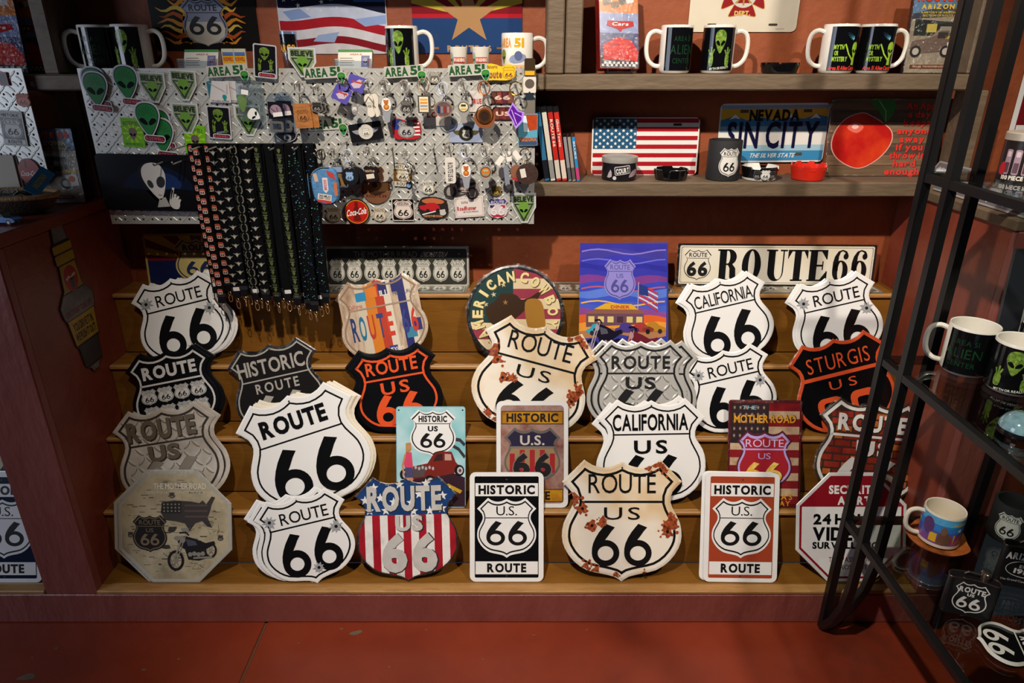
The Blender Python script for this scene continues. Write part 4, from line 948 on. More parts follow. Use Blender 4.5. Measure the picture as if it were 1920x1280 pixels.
# ---- next bay to the left ---------------------------------------------------------
s = place('road_sign_plate', 'navy HISTORIC U.S. 66 ROUTE sign cut by the left picture edge', 0, 6, 0, .205, .305, RECT(.205, .305), 1); historic(s, mt('#14203a', .22)); s.done()
backs('road_sign_plate', ['navy HISTORIC ROUTE sign behind the one at the left picture edge'], 0, 10, 0, .205, .308, RECT(.205, .308), mt('#e8e6e2', .3), mt('#14203a', .3), [(0, 0.6, 0)], bd=(.07, .012))
s = place('picture_plate', 'weathered cream sign with worn dark 66 at the far left', 1, -8, 0, .25, .25, RECT(.25, .25, .006), 0)
s.plate(RECT(.25, .25, .006), blotch('aged_cream', ['#8a7f68', '#b9ad92', '#c9bea4'], 7, .4, 8, 0), 0, .0014); s['number'].text('66', .0, -.12, .8, .42, L(2), blotch('worn_black', ['#8a7f68', '#26262c', '#1c1c22'], 30, .4, 6, 0), 2); s.done()
# ================================================================== pegboards and what hangs on them
BY = 1.790; BX0, BX1, BZ0, BZ1 = -1.060, .058, 1.040, 1.423
FRONT = Matrix(((1, 0, 0, 0), (0, 0, -1, 0), (0, 1, 0, 0), (0, 0, 0, 1)))  # local x,y in the wall plane, local z towards the shop
plate_m = mt('#c6c5be', .33, .35, var=.08)
def pegboard(x0, x1, z0, z1, y, label):
    t = thing('pegboard', label, 'pegboard', Matrix.Translation(Vector((x0, y, z0))) @ FRONT)
    nx = round((x1-x0)/.0243); ny = round((z1-z0)/.0241); cw, ch = (x1-x0)/nx, (z1-z0)/ny; m = M(); g = M(); r = .0031
    for i in range(nx):
        for j in range(ny):
            cx, cy = (i+.5)*cw, (j+.5)*ch
            sq = [(cx+cw/2, cy), (cx+cw/2, cy+ch/2), (cx, cy+ch/2), (cx-cw/2, cy+ch/2), (cx-cw/2, cy), (cx-cw/2, cy-ch/2), (cx, cy-ch/2), (cx+cw/2, cy-ch/2)]
            oc = [(cx+r*math.cos(k*math.pi/4), cy+r*math.sin(k*math.pi/4)) for k in range(8)]
            m.ring(sq, oc, 0, plate_m); m.ring(oc, oc, 0, plate_m, -.003)
            for (dx, dy, a) in ((.5, 0, 45 if (i+j) % 2 else -45), (0, .5, -45 if (i+j) % 2 else 45)):
                X, Y = cx+dx*cw, cy+dy*ch
                if X > x1-x0-.006 or Y > z1-z0-.006: continue
                l, w = .0105, .0024
                P = tf([(-l, 0), (-l*.5, -w), (l*.5, -w), (l, 0), (l*.5, w), (-l*.5, w)], X, Y, a); Q = tf([(-l*.7, 0), (-l*.4, -w*.4), (l*.4, -w*.4), (l*.7, 0), (l*.4, w*.4), (-l*.4, w*.4)], X, Y, a)
                g.ring(P, Q, 0, plate_m, .0011); g.poly(Q, .0011, plate_m)
    W_, H_ = x1-x0, z1-z0; fr = [(0, 0), (W_, 0), (W_, H_), (0, H_)]
    m.ring(fr, fr, 0, plate_m, -.003)
    m.build('panel', t); g.build('tread_lug', t, kind='stuff'); return t
pegboard(BX0, BX1, BZ0, BZ1, BY, 'large silver diamond-plate pegboard crowded with key rings and stickers')
pegboard(-1.60, -1.195, 1.16, 1.423, BY, 'smaller diamond-plate pegboard at the left picture edge')
def pin(px, py, off=.004, roll=0, Y=None):
    Y = (BY if Y is None else Y)-off; p = at(px, py, Y); d = depth(p)
    return Matrix.Translation(p) @ FRONT @ Matrix.Rotation(math.radians(roll), 4, 'Z'), d/F, d*d/(F*Y)
AUTO |= {'ring', 'link', 'price_tag', 'wood_tag', 'sole', 'puck', 'charm', 'card', 'medal'}
class Item(Sign):
    """thing drawn in photo pixels about (px, py) on a plane parallel to the wall"""
    def __init__(s, name, label, cat, px, py, off=.004, roll=0, group=None, Y=None):
        mw, sx, sy = pin(px, py, off, roll, Y); s.k = sx; s.px, s.py = px, py
        Sign.__init__(s, name, label, cat, mw, sx, sy, group)
    def card(s, out, mat, th=.0008): s['card'].slab(out, -th, 0, mat)
g_dark, g_mid, g_lt = mt('#1a5a2c', .22), mt('#27783c', .22), mt('#5c9a3a', .3)
HEAD = blob([(0, -.5), (.13, -.41), (.28, -.22), (.40, .0), (.44, .18), (.38, .36), (.22, .47), (0, .5), (-.22, .47), (-.38, .36), (-.44, .18), (-.40, .0), (-.28, -.22), (-.13, -.41)], 3)
def sc(P, w, h, x=0, y=0, rot=0): return tf([(a*w, b*h) for a, b in P], x, y, rot)
def alien_head(m, x, y, w, h, z, col, eye='#101416', rot=0, rays=None):
    m.poly(sc(HEAD, w, h, x, y, rot), z, col)
    if rays:
        for k in range(9):
            a = math.radians(20+17.5*k); c0 = tf([(0, h*.02)], x, y, rot)[0]
            P = [(math.cos(a-.05)*w*.12, h*.08+math.sin(a-.05)*h*.1), (math.cos(a-.03)*w*.38, h*.06+math.sin(a-.03)*h*.37), (math.cos(a+.03)*w*.38, h*.06+math.sin(a+.03)*h*.37), (math.cos(a+.05)*w*.12, h*.08+math.sin(a+.05)*h*.1)]
            m.poly(tf(P, x, y, rot), z+ZL*.5, rays)
    for sgn in (-1, 1):
        e = tf(sc(blob([(-.5, .12), (-.3, .42), (.1, .4), (.5, -.1), (.42, -.42), (.0, -.3)], 3), w*.34*-sgn*-1 if sgn > 0 else -w*.34, h*.24), 0, 0, 0)
        e = [(ex if sgn < 0 else ex, ey) for ex, ey in e]
        e = [(-abs(0)+ex, ey) for ex, ey in e]
        q = sc(blob([(-.5, .12), (-.3, .42), (.1, .4), (.5, -.1), (.42, -.42), (.0, -.3)], 3), w*.32, h*.26)
        q = [(ex-w*.19, ey-h*.07) for ex, ey in q]
        if sgn > 0: q = [(-ex, ey) for ex, ey in q][::-1]
        m.poly(tf(q, x, y, rot), z+ZL, mt(eye, .15))
def lettered_tag(m, x, y, w, h, z, t, rot=0):
    m.poly(tf(rrect(w, h, h*.4), x, y, rot), z, mt('#d8d4d6', .25)); m.poly(tf(rrect(w*.92, h*.74, h*.3), x, y, rot), z+ZL, mt('#3a1c24', .25)); m.text(t, x, y, w*.82, h*.42, z+2*ZL, mt('#c94a52', .3), 2, rot=rot)
def head_sticker(px, py, label, roll=0, off=.006, w=46, h=60):
    s = Item('alien_sticker', label, 'sticker', px, py, off, roll, 'green alien head stickers'); p = s['print']
    s['backing'].slab(sc(HEAD, w+8, h+8), -.001, 0, mt('#c9c6d2', .2)); p.poly(sc(HEAD, w+2, h+2), L(1), mt('#16281c', .2)); alien_head(p, 0, 0, w-1, h-1, L(2), g_mid, rays=g_dark)
    lettered_tag(s['name_tag'], 8, -h/2-6, 40, 14, L(3), 'ROSWELL', -3); return s.done()
head_sticker(176, 158, 'green alien head sticker peeking out behind the leftmost one', -4, .004)
head_sticker(179, 167, 'leftmost green alien head sticker on the pegboard', -4, .009)
head_sticker(236, 155, 'green alien head sticker below the black mugs, overlapping the board top', -3, .006)
head_sticker(297, 236, 'green alien head sticker hidden behind two others', -3, .003)
head_sticker(303, 254, 'lowest green alien head sticker, beside the green card', -4, .006)
head_sticker(277, 224, 'green alien head sticker overlapping the green alien card', -2, .012)
PENT = [(-.5, .5), (.5, .5), (.5, .02), (.16, -.5), (-.1, -.5), (-.5, .1)]
def believe(px, py, label, roll=0, off=.005, w=50, h=58, lit=False, tagged=True):
    s = Item('believe_sticker', label, 'sticker', px, py, off, roll, 'BELIEVE alien stickers'); p = s['print']
    s['backing'].slab(sc(PENT, w, h), -.001, 0, mt('#c4c6c9', .2)); p.poly(sc(PENT, w*.86, h*.88), L(1), blotch('green_glow_print', ['#4a5a35', '#7d8f66', '#a3ad92'], 60, .25, 3, 0))
    p.text('BELIEVE', 0, h*.30, w*.78, h*.16, L(3), mt('#1c2417', .3), 2, track=.05)
    T = [(-.40, .15), (.40, .15), (.0, -.46)]; p.ring(sc(T, w, h), sc([(-.32, .11), (.32, .11), (0, -.36)], w, h), L(2), mt('#20281a'))
    alien_head(p, 0, -h*.05, w*.46, h*.52, L(3), mt('#69963a', .25)); s.done()
    if tagged: pass
    return s
believe(286, 164, 'BELIEVE alien pentagon sticker left of the pair in the upper row', -3)
believe(344, 160, 'BELIEVE alien pentagon sticker, upper right of the left group', -4)
believe(348, 222, 'BELIEVE alien pentagon sticker above the second green card', -3)
believe(465, 226, 'BELIEVE alien pentagon sticker hidden under the plastic bag', -3, .003)
believe(567, 117, 'BELIEVE alien pentagon sticker standing above the board top', -2, .010, 52, 56)
believe(982, 390, 'BELIEVE alien pentagon sticker in the lower right board corner', 1, .004, 46, 56)
def alien_card(px, py, label, roll=0, off=.006, w=44, h=64):
    s = Item('alien_card', label, 'card', px, py, off, roll, 'black alien cards'); p = s['print']; s['backing'].slab(rrect(w, h, 4), -.001, 0, mt('#b9b7be', .22)); p.poly(rrect(w-5, h-5, 2), L(1), mt('#151417', .18))
    alien_head(p, -1, h*.22, w*.48, h*.38, L(2), blotch('alien_skin', ['#2f4a1c', '#5e7d2c', '#98a848'], 220, .25, 3, 0), '#0d120a'); alien_hands(p, 0, -h*.13, w*.9, L(2)); p.text('MYTH OR REALITY', 5, -h*.28, w*.5, 3, L(2), mt('#9fb0d0'), 1, rot=12); lettered_tag(s['name_tag'], 3, -h*.41, w*.74, 9, L(3), 'ROSWELL'); s.done()
def alien_hands(m, x, y, w, z):
    """two raised three-fingered hands"""
    k = blotch('alien_skin', ['#2f4a1c', '#5e7d2c', '#98a848'], 220, .25, 3, 0)
    for sx_ in (-1, 1):
        cx, cy = x+sx_*w*.27, y; m.poly(sc(blob([(-.3, -.9), (.3, -.9), (.4, -.1), (.3, .35), (-.3, .35), (-.4, -.1)], 2), w*.17, w*.28, cx, cy), z, k)
        for f, l in ((-14*sx_-10, .26), (0, .32), (22*sx_, .26)):
            a = math.radians(90+f); b0 = (cx+math.cos(a)*w*.05, cy+w*.06); m.stroke([b0, (b0[0]+math.cos(a)*w*l*.7, b0[1]+math.sin(a)*w*l*.7)], w*.055, z+ZL*.5, k); m.disc(b0[0]+math.cos(a)*w*l*.72, b0[1]+math.sin(a)*w*l*.72, w*.04, z+ZL*.6, k, n=8)
alien_card(497, 115, 'black alien card standing above the board top', -6, .012)
alien_card(411, 230, 'black alien card above the lanyard pegs', -4, .006, 44, 62)
def green_card(px, py, label, roll, off=.004, w=40, h=54):
    s = Item('green_alien_card', label, 'card', px, py, off, roll, 'green alien cards'); p = s['print']; s['backing'].slab(rrect(w, h, 1), -.001, 0, mt('#6fb81c', .25)); 
    for k in range(10): p.poly([(0, 0), (w*.45*math.cos(k*.628), h*.36*math.sin(k*.628)), (w*.45*math.cos(k*.628+.22), h*.36*math.sin(k*.628+.22))], L(1), mt('#b0cc2c', .3))
    alien_head(p, 0, -2, w*.42, h*.42, L(2), mt('#6d5c56', .3)); p.text('ROSWELL', 0, h*.34, w*.8, 7, L(2), mt('#4a6a14'), 1, arc=60); p.text('NEW MEXICO', 0, -h*.4, w*.8, 5, L(2), mt('#3f5c12'), 0); s.done()
green_card(249, 249, 'bright green card with a grey alien, left of the heads', -4)
green_card(366, 262, 'bright green alien card half behind the lanyard peg', -4)
def area51(px, py, label, roll=3, off=.014):
    s = Item('area_sticker', label, 'sticker', px, py, off, roll, 'AREA 51 stickers'); p = s['print']; s['backing'].slab(rrect(74, 22, 3), -.001, 0, mt('#b9b6ac', .25)); p.text('AREA', -14, 0, 44, 15, L(1), mt('#23532c', .3), 2, track=.06); p.text('51', 22, 1, 20, 15, L(1), mt('#23532c', .3), 2, track=.06); p.poly(sc(HEAD, 20, 24, 33, -12), L(2), mt('#c9c6bc', .25)); alien_head(p, 33, -12, 17, 21, L(3), g_mid, rays=mt('#8ab02c', .25)); s.done()
area51(424, 133, 'AREA 51 sticker leftmost of four along the board top'); area51(606, 136, 'AREA 51 sticker second from the left, below the ID cards'); area51(757, 134, 'AREA 51 sticker third from the left, below the alien mug'); area51(877, 131, 'AREA 51 sticker rightmost of four, below the shot glasses')
# necklace card, bag, tag holders, wooden tag
for px, lab, off in ((437, 'white necklace card, right one, half hidden by the bag', .004), (411, 'white necklace card with a small teal alien pendant', .008)):
    s = Item('necklace_card', lab, 'necklace', px, 172, off, -2, 'alien necklace cards'); s['card'].slab([(-20, -20), (20, -20), (20, 20), (-12, 20), (-22, 6)], -.0008, 0, mt('#cfc9c8', .35)); s['print'].poly([(-22, 18), (-12, 20), (-20, -16)], L(1), mt('#2b6c7a', .3)); s['chain'].stroke([(-18, 16), (-6, 9), (6, 3), (14, -4), (16, 14)], 1.2, L(2), CHROME()); s['pendant'].poly(sc(HEAD, 9, 12, 9, -11), L(3), mt('#1f8a86', .2)); s['print'].text('THE ALIENS ARE HERE', 0, -17.5, 34, 2.4, L(1), mt('#333333'), 1); s.done()
s = Item('plastic_bag', 'clear plastic bag holding a white alien head pendant', 'bag', 468, 190, .022, -3)
bag = clear('bag_film', '#e6eef2', .06, .12, 1.0, 120)
rnd = random.Random(8); m = s['film']; gx, gy = 7, 9
def bz(i, j, sg): return sg*.006*math.sin(math.pi*i/gx)*math.sin(math.pi*min(1, (j+.6)/gy))+rnd.uniform(-.0012, .0012)
for sg in (1, -1):
    V = [(-24+48*i/gx, -38+74*j/gy, bz(i, j, sg)) for j in range(gy+1) for i in range(gx+1)]
    m.add(V, [(j*(gx+1)+i, j*(gx+1)+i+1, (j+1)*(gx+1)+i+1, (j+1)*(gx+1)+i) for j in range(gy) for i in range(gx)], bag)
m.smooth = True; s['header'].slab(rrect(50, 8, 1), .001, .002, mt('#cfc6b8', .3)) if 0 else s['header'].slab(tf(rrect(48, 7, 1), 2, 36), -.0006, .0006, clear('bag_header', '#dfe6e6', .25, .25))
s['price_tag'].slab(tf(rrect(13, 9), -6, 17, -8), .006, .0066, mt('#eceae4', .5)); s['pendant'].poly(sc(HEAD, 26, 24, 8, -25, 60), .0062, mt('#e8e6de', .3)); alien_head(s['pendant'], 8, -25, 25, 23, .0066, mt('#e8e6de', .3), rot=60); s['print'].poly(sc(HEAD, 20, 34, -14, -5), .0, mt('#7aa02c', .3)); s.done()
def tag_holder(px, py, label, off):
    s = Item('tag_holder', label, 'key tag', px, py, off, -2, 'clear key tags'); cl = clear('acrylic', '#e9f0fa', .10, .05); s['case'].slab([(-16, -34), (16, -34), (18, 30), (9, 40), (-8, 40), (-16, 28)], 0, .004, cl); s['insert'].rect(-14, -8, 14, 24, .0018, mt('#1f1518', .3)); s['insert'].disc(0, 8, 11, .0022, mt('#c9a2a8', .3), n=16); s['insert'].stroke([(-9, 12), (-2, 6), (4, 4), (2, 14)], 1.5, .0025, mt('#8a2a34')); s['buckle'].ring(tf(rrect(26, 20, 4), 0, -22), tf(rrect(17, 11, 2), 0, -22), .005, mt('#c4bcb0', .2, .8)); s['label_strip'].crect(4, 1, 18, 8, .0046, mt('#e6dfdc', .5), rot=8)
    s['ring'].tube([(4*s.k*math.cos(a), 44*s.k+7*s.k*math.sin(a), .002) for a in [i*.628 for i in range(10)]], .0006, CHROME(), 5, True); s.done()
tag_holder(534, 213, 'clear key tag with dark insert, back one of two', .012); tag_holder(518, 215, 'clear key tag with dark insert, front one of two', .030)
def peg(px, py, ln=.075, label=None):
    p = at(px, py, BY); t = thing('peg_hook', label or 'chrome wire peg', 'hook', Matrix.Translation(p) @ FRONT, 'pegboard hooks'); m = M(); m.tube([(0, 0, -.002), (0, -.001, ln*.5), (0, -.002, ln), (0, .004, ln+.006)], .0021, CHROME(), 7); m.smooth = True; m.build('wire', t)
    b = M(); b.slab(rrect(.007, .016, .002), 0, .002, CHROME()); b.build('base', t); return p
def torus(m, cx, cy, cz, r, t, mat, ax=0, tilt=0, n=18, ry=None):
    P = []
    for i in range(n):
        a = 2*math.pi*i/n; x, y = r*math.cos(a), (ry or r)*math.sin(a); P.append((cx+x*math.cos(ax), cy+y, cz+x*math.sin(ax)+tilt*y))
    m.tube(P, t, mat, 6, True)
def keyring(px, py, label, charm, off=.045, n=2, metal=None, r=9, drop=14, links=3, hook=True, cat='key ring', group='key rings on the pegboard'):
    """split rings on a hook at (px, py), a short chain, then a charm drawn in pixels below"""
    if hook: peg(px-1, py+r*-.6-1, .06, 'chrome hook of the '+label if len(label.split()) < 11 else 'chrome hook behind the '+' '.join(label.split()[:9]))
    s = Item('key_ring', label, cat, px, py, off, 0, group); k = s.k; me = metal or CHROME()
    for i in range(n): m = s['ring']; torus(m, (i-.5*(n-1))*1.5*k, 0, -.004*i, r*k, .0015, me, ax=.3+.35*i, n=20); m.smooth = True
    for i in range(links):
        m = s['link']; torus(m, .6*k*(-1)**i, -(r+2.5+i*4)*k, 0, 2.4*k, .0006, me, ax=1.4*(i % 2)+.2, n=10); m.smooth = True
    charm(s, 0, -(r+drop)); return s.done()
def c_shield(bg, fg, w=24, h=25, txt='ROUTE', rot=0, th=.003):
    def f(s, x, y): s['charm'].slab(tf(shield(w, h), x, y-h/2, rot), -th/2, th/2, bg); small_shield(s['charm_face'], x, y-h/2, w*.96, h*.96, th/2+L(1), bg, fg, txt, '', rot)
    return f
silver = mt('#b5b1aa', .28, .5); blkm = mt('#17161a', .3)
def c_wood(s, x, y):
    for dx, z in ((11, -.006), (0, .0)):
        s['wood_tag'].slab(tf(rrect(33, 48, 3), x+dx, y-26, 3), z-.003, z, blotch('cherry_wood', ['#8a5224', '#a86a34', '#b87a42'], 40, .45, 6, .1, (1, 4, 1)))
    small_shield(s['engraving'], x, y-26, 24, 26, L(1), blotch('cherry_wood', ['#8a5224', '#a86a34', '#b87a42'], 40, .45, 6, .1, (1, 4, 1)), mt('#3a2010'), 'ROUTE', '', 3)
def c_flag66(s, x, y):
    for k in range(3): s['charm'].slab(tf(shield(22, 22), x-6+6*k, y-10-2*k, -8*k), -.004*k-.002, -.004*k, silver); small_shield(s['charm_face'], x-6+6*k, y-10-2*k, 20, 20, -.004*k+L(1), mt('#3c3835', .3, .6), mt('#c9c2b6', .3, .6), '', '')
def c_purple(s, x, y):
    for dx, dy, r, z in ((22, 22, -20, -.008), (-6, 2, -28, .0)):
        s['card'].slab(tf(rrect(33, 30, 4), x+dx, y+dy, r), z-.001, z, mt('#5a50a8', .3)); s['card_print'].poly(tf([(-10, -4), (4, 10), (12, 6), (8, -6), (-2, -10)], x+dx, y+dy, r), z+L(1), mt('#c9b4c4', .3)); s['card_print'].stroke(tf([(-9, 2), (10, 4)], x+dx, y+dy, r), 3, z+L(2), mt('#c0402c'))
    s['pendant'].slab(tf(ell(6, 12, 14), x+16, y-26), -.003, 0, silver); small_shield(s['pendant_face'], x+16, y-26, 9, 10, L(2), mt('#e4e0da'), mt('#2a3a5a'), '', '')
def c_sandal(s, x, y):
    P = blob([(-5, 18), (5, 18), (8, 8), (5, -6), (7, -20), (0, -26), (-7, -20), (-5, -6), (-9, 8)], 3)
    for dx, z in ((9, -.01), (0, 0)): s['sole'].slab(tf(P, x+dx, y-18, 6), z-.005, z, mt('#d9d0c2', .5))
    s['strap'].stroke([(x-8, y-16), (x-1, y-4), (x+9, y-18)], 2, .0012, mt('#6a6258')); small_shield(s['sole_print'], x, y-20, 10, 11, L(2), mt('#cfc9be'), mt('#3a4a4a'), '', '')
def c_clipper(face='#b5682a'):
    def f(s, x, y):
        s['body'].slab(tf(blob([(0, 14), (8, 8), (9, -4), (6, -22), (4, -32), (-4, -32), (-6, -22), (-9, -4), (-8, 8)], 3), x, y-14), -.004, 0, mt('#c9ccd4', .16, .5)); s['badge'].slab(tf(ell(9, 13, 18), x, y-12), 0, .0012, mt('#e9e5dd', .25)); m = s['badge_print']; m.disc(x, y-8, 4.4, .0015, mt(face), n=12); m.disc(x, y-17, 5.6, .0015, mt(face), n=12); m.disc(x-3.5, y-4.5, 1.6, .0016, mt(face), n=8); m.disc(x+3.5, y-4.5, 1.6, .0016, mt(face), n=8); m.disc(x, y-16, 3, .0018, mt('#d9922c'), n=10)
    return f
def c_frame(s, x, y):
    s['frame'].slab(tf(rrect(24, 34, 1), x, y-18), -.004, 0, mt('#b5aea4', .2, .9)); s['picture'].crect(x-1, y-18, 17, 29, L(1), mt('#e0d4b8', .4)); 
    for i, c in enumerate(('#e0a02c', '#d98a34', '#7a9ab0', '#c9a060')): s['picture'].crect(x-1, y-9-6*i, 14, 3.5, L(2), mt(c, .4))
def c_oval(s, x, y):
    s['case'].slab(tf(ell(18, 16, 24), x, y-16), -.004, 0, clear('acrylic', '#e9f0fa', .10, .05)); s['picture'].disc(x, y-16, 15, -.001, mt('#8a6a62', .3), ry=13, n=20); 
    for i, c in enumerate(('#2c3a6b', '#b5a59a', '#c0392b', '#d9a08a')): s['picture'].crect(x-9+6*i, y-17, 4, 14-2*(i % 2), L(1)-.001, mt(c, .3))
    s['rim'].ring(tf(ell(18, 16, 24), x, y-16), tf(ell(15.5, 13.5, 24), x, y-16), .0005, mt('#c9a58a', .2, .6))
def c_clip(cols):
    def f(s, x, y):
        s['body'].slab(tf(blob([(0, 10), (11, 2), (10, -14), (5, -24), (6, -34), (-6, -34), (-5, -24), (-10, -14), (-11, 2)], 3), x, y-8), -.005, 0, mt('#c9c6c0', .18, .5)); m = s['badge']; m.disc(x, y-12, 10, .0006, mt('#2a2a2c'), n=18); m.disc(x, y-12, 8.6, .0009, mt(cols[0], .3), n=18); m.crect(x, y-9, 9, 4, .0012, mt(cols[1])); m.crect(x, y-16, 11, 3, .0012, mt(cols[2]))
    return f
copper = mt('#b56d42', .26, .5)
def c_copper(s, x, y):
    s['medal'].slab(tf(blob([(0, 14), (12, 8), (20, -2), (17, -18), (8, -26), (-8, -26), (-17, -18), (-20, -2), (-12, 8)], 3), x, y-22), -.004, 0, copper); m = s['medal_ring']; m.ring(tf(ell(12, 14, 20), x, y-26), tf(ell(8, 9, 20), x, y-26), .0015, mt('#c07a48', .2, .9)); m.disc(x, y-26, 8, .0005, mt('#2a1812', .4), ry=9, n=16); m.ring(tf(ell(17, 19, 20), x, y-23), tf(ell(15, 17, 20), x, y-23), .001, mt('#6d3a22', .3, .8))
def c_acrylic(s, x, y):
    pu = mt('#7a2cc8', .08, trans=.5); s['charm'].slab(tf([(-16, 2), (-6, 22), (6, 6), (16, 4), (14, -14), (0, -30), (-6, -14)], x, y-24), -.004, 0, pu); s['charm_edge'].ring(tf([(-16, 2), (-6, 22), (6, 6), (16, 4), (14, -14), (0, -30), (-6, -14)], x, y-24), tf([(-13, 2), (-6, 17), (4, 4), (12, 2), (11, -12), (0, -24), (-4, -13)], x, y-24), .0006, mt('#b58ae8', .1)); 
    for a, b in (((-8, 8), (2, -20)), ((-2, 2), (12, -6))): s['charm_edge'].stroke(tf([a, b], x, y-24), 1.4, .0008, mt('#d8b8f4', .1))
keyring(562, 163, 'key ring with two cherry wood ROUTE 66 tags', c_wood, r=11, drop=18)
keyring(597, 168, 'key ring bunch of small silver 66 shields', c_flag66, n=4, drop=14)
keyring(645, 160, 'key ring with purple cards and an oval pendant', c_purple, metal=mt('#3a3a3e', .25, .9), n=1, r=11, drop=8, links=2)
keyring(690, 158, 'key ring with cream flip-flop charms', c_sandal, n=2, r=7, drop=12)
keyring(722, 162, 'upper key ring with a bear badge nail clipper', c_clipper(), n=3, r=12, drop=10)
keyring(760, 162, 'key ring bunch with a silver ROUTE 66 shield', c_shield(mt('#6a6661', .3, .8), mt('#dcd6cc', .3, .5)), n=4, r=11, drop=16)
keyring(794, 160, 'key ring with a framed rectangular picture charm', c_frame, metal=mt('#b09a7e', .25, .5), n=2, r=12, drop=6, links=1)
keyring(830, 166, 'key ring with an oval flag picture charm', c_oval, metal=mt('#dfe6f2', .12, .4), n=2, r=11, drop=12)
keyring(868, 160, 'key ring with a round silver skull clip', c_clip(('#d8d0a8', '#33333a', '#d9a02c')), n=3, r=11, drop=18)
keyring(908, 165, 'copper key ring with a copper medal charm', c_copper, metal=copper, n=2, r=12, drop=16)
keyring(967, 166, 'gold key ring with a purple acrylic charm', c_acrylic, metal=mt('#b5882c', .2, .9), n=1, r=12, drop=12)
# magnets and plaques stuck flat on the board
def magnet(px, py, label, draw, roll=0, off=.005, cat='magnet', name='souvenir_magnet'):
    s = Item(name, label, cat, px, py, off, roll); draw(s); return s.done()
def d_shield(w, h, bg='#d8d0c2', fg='#1a1a1c', txt='ROUTE', mid='', metal=0):
    def f(s): s['body'].slab(shield(w, h), -.002, 0, mt(bg, .35, metal)); small_shield(s['print'], 0, 0, w*.97, h*.97, L(1), mt(bg, .35, metal), mt(fg, .35), txt, mid, bold=1)
    return f
def d_logo(s):
    s['body'].slab(blob([(-30, 4), (-24, 18), (-6, 16), (4, 12), (14, 16), (27, 14), (30, 4), (24, -10), (12, -14), (-12, -13), (-29, -12)], 2), -.002, 0, mt('#e8c02c', .25)); t = s['lettering']; t.text('Historic', -15, 12, 22, 6, L(1), mt('#6a3a1c'), 1); s['lettering'].text('Route', -12, -2, 32, 14, L(1), mt('#8a4a3c'), 2); small_shield(s['print'], 17, 0, 25, 25, L(1), mt('#e8b82c', .25), mt('#6a2a2c'), '', '')
magnet(937, 137, 'yellow and orange Historic Route 66 magnet in the board top corner', d_logo, 1, .012)
magnet(815, 146, 'small pewter ROUTE 66 shield magnet between the AREA 51 stickers', d_shield(22, 23, '#8a8478', '#e0dace', 'ROUTE', '', .6))
def d_wing(bg):
    def f(s):
        w, h = (62, 34); s['body'].slab(rrect(w, h, 3), -.001, 0, mt(bg, .2)); c = '#2b2a22' if bg != '#17161a' else '#c9c4b8'; p = s['print']; k = mt(c, .25)
        for sg in (-1, 1): p.poly([(sg*8, 6), (sg*26, 5), (sg*22, 0), (sg*17, -3), (sg*8, -4)] if sg < 0 else [(8, -4), (17, -3), (22, 0), (26, 5), (8, 6)], L(1), mt('#5a5230' if bg != '#17161a' else '#8a8a92', .25))
        p.disc(0, 0, 14, L(2), k, n=22); small_shield(p, 0, -1, 15, 17, L(3), mt('#d9d4c8'), mt('#17171a'), '', '', bold=1)
    return f
magnet(686, 247, 'black winged ROUTE 66 card above the lower key rings', d_wing('#17161a'), 8, .010)
magnet(874, 250, 'pale blue-grey winged 66 card', d_wing('#9aa4bc'), 0, .004)
def d_flag(s):
    s['body'].slab(blob([(-26, 16), (-12, 20), (4, 14), (16, 18), (26, 12), (25, -14), (10, -20), (-8, -18), (-24, -16)], 2), -.002, 0, mt('#a8242c', .3)); p = s['print']; p.poly([(-25, 16), (-12, 19), (-8, 17), (-10, 0), (-24, 0)], L(1), mt('#24347a')); 
    for i in range(4): p.crect(19, 10-7*i, 12, 3, L(1), mt('#e0d8d4'))
    small_shield(p, 0, -1, 32, 33, L(3), mt('#a9a6a4', .3), mt('#141416'), 'ROUTE', '', bold=1)
magnet(762, 242, 'waving flag magnet with grey ROUTE 66 shield', d_flag, 2, .008)
def d_pic(w, h, cols, txt=None):
    def f(s):
        s['body'].slab(rrect(w, h, 1), -.002, 0, mt(cols[0], .25)); n = len(cols)-1
        for i, c in enumerate(cols[1:]): s['print'].poly([(-w/2+w*i/n, -h*.4), (-w/2+w*(i+1)/n, -h*.45), (-w/2+w*(i+.8)/n, h*.4), (-w/2+w*(i+.1)/n, h*.42)], L(1), mt(c, .3, var=.4, vscale=90))
        if txt: s['lettering'].text(txt, 0, 0, w*.7, h*.3, L(2), mt('#d9b8a8'), 2)
    return f
magnet(942, 183, 'upper small brown picture magnet right of the copper charm', d_pic(42, 24, ['#4a2620', '#5a3a34', '#8a3c34', '#5a2c3c', '#7a4a3a'], '66'), 0, .004)
magnet(943, 213, 'lower small brown picture magnet right of the copper charm', d_pic(38, 24, ['#4a2620', '#6a3a30', '#7a3430', '#5a2c34'], 'US'), 0, .004)
def d_canyon(s):
    s['body'].slab(rrect(36, 60, 1), -.002, 0, mt('#5aa0b8', .25)); p = s['print']; p.poly([(-17, 28), (17, 28), (17, 0), (2, -2), (-6, 10)], L(1), mt('#b0431f', .3, var=.4, vscale=80)); p.poly([(-10, 26), (-4, 26), (2, -4), (-8, -4)], L(2), mt('#cfe4ea')); p.crect(0, -22, 34, 14, L(1), mt('#3a4a6a')); s['lettering'].text('ARIZONA', 0, -18, 32, 7, L(2), mt('#c9783a'), 2)
magnet(990, 243, 'waterfall and canyon postcard magnet on the board edge', d_canyon, 0, .008)
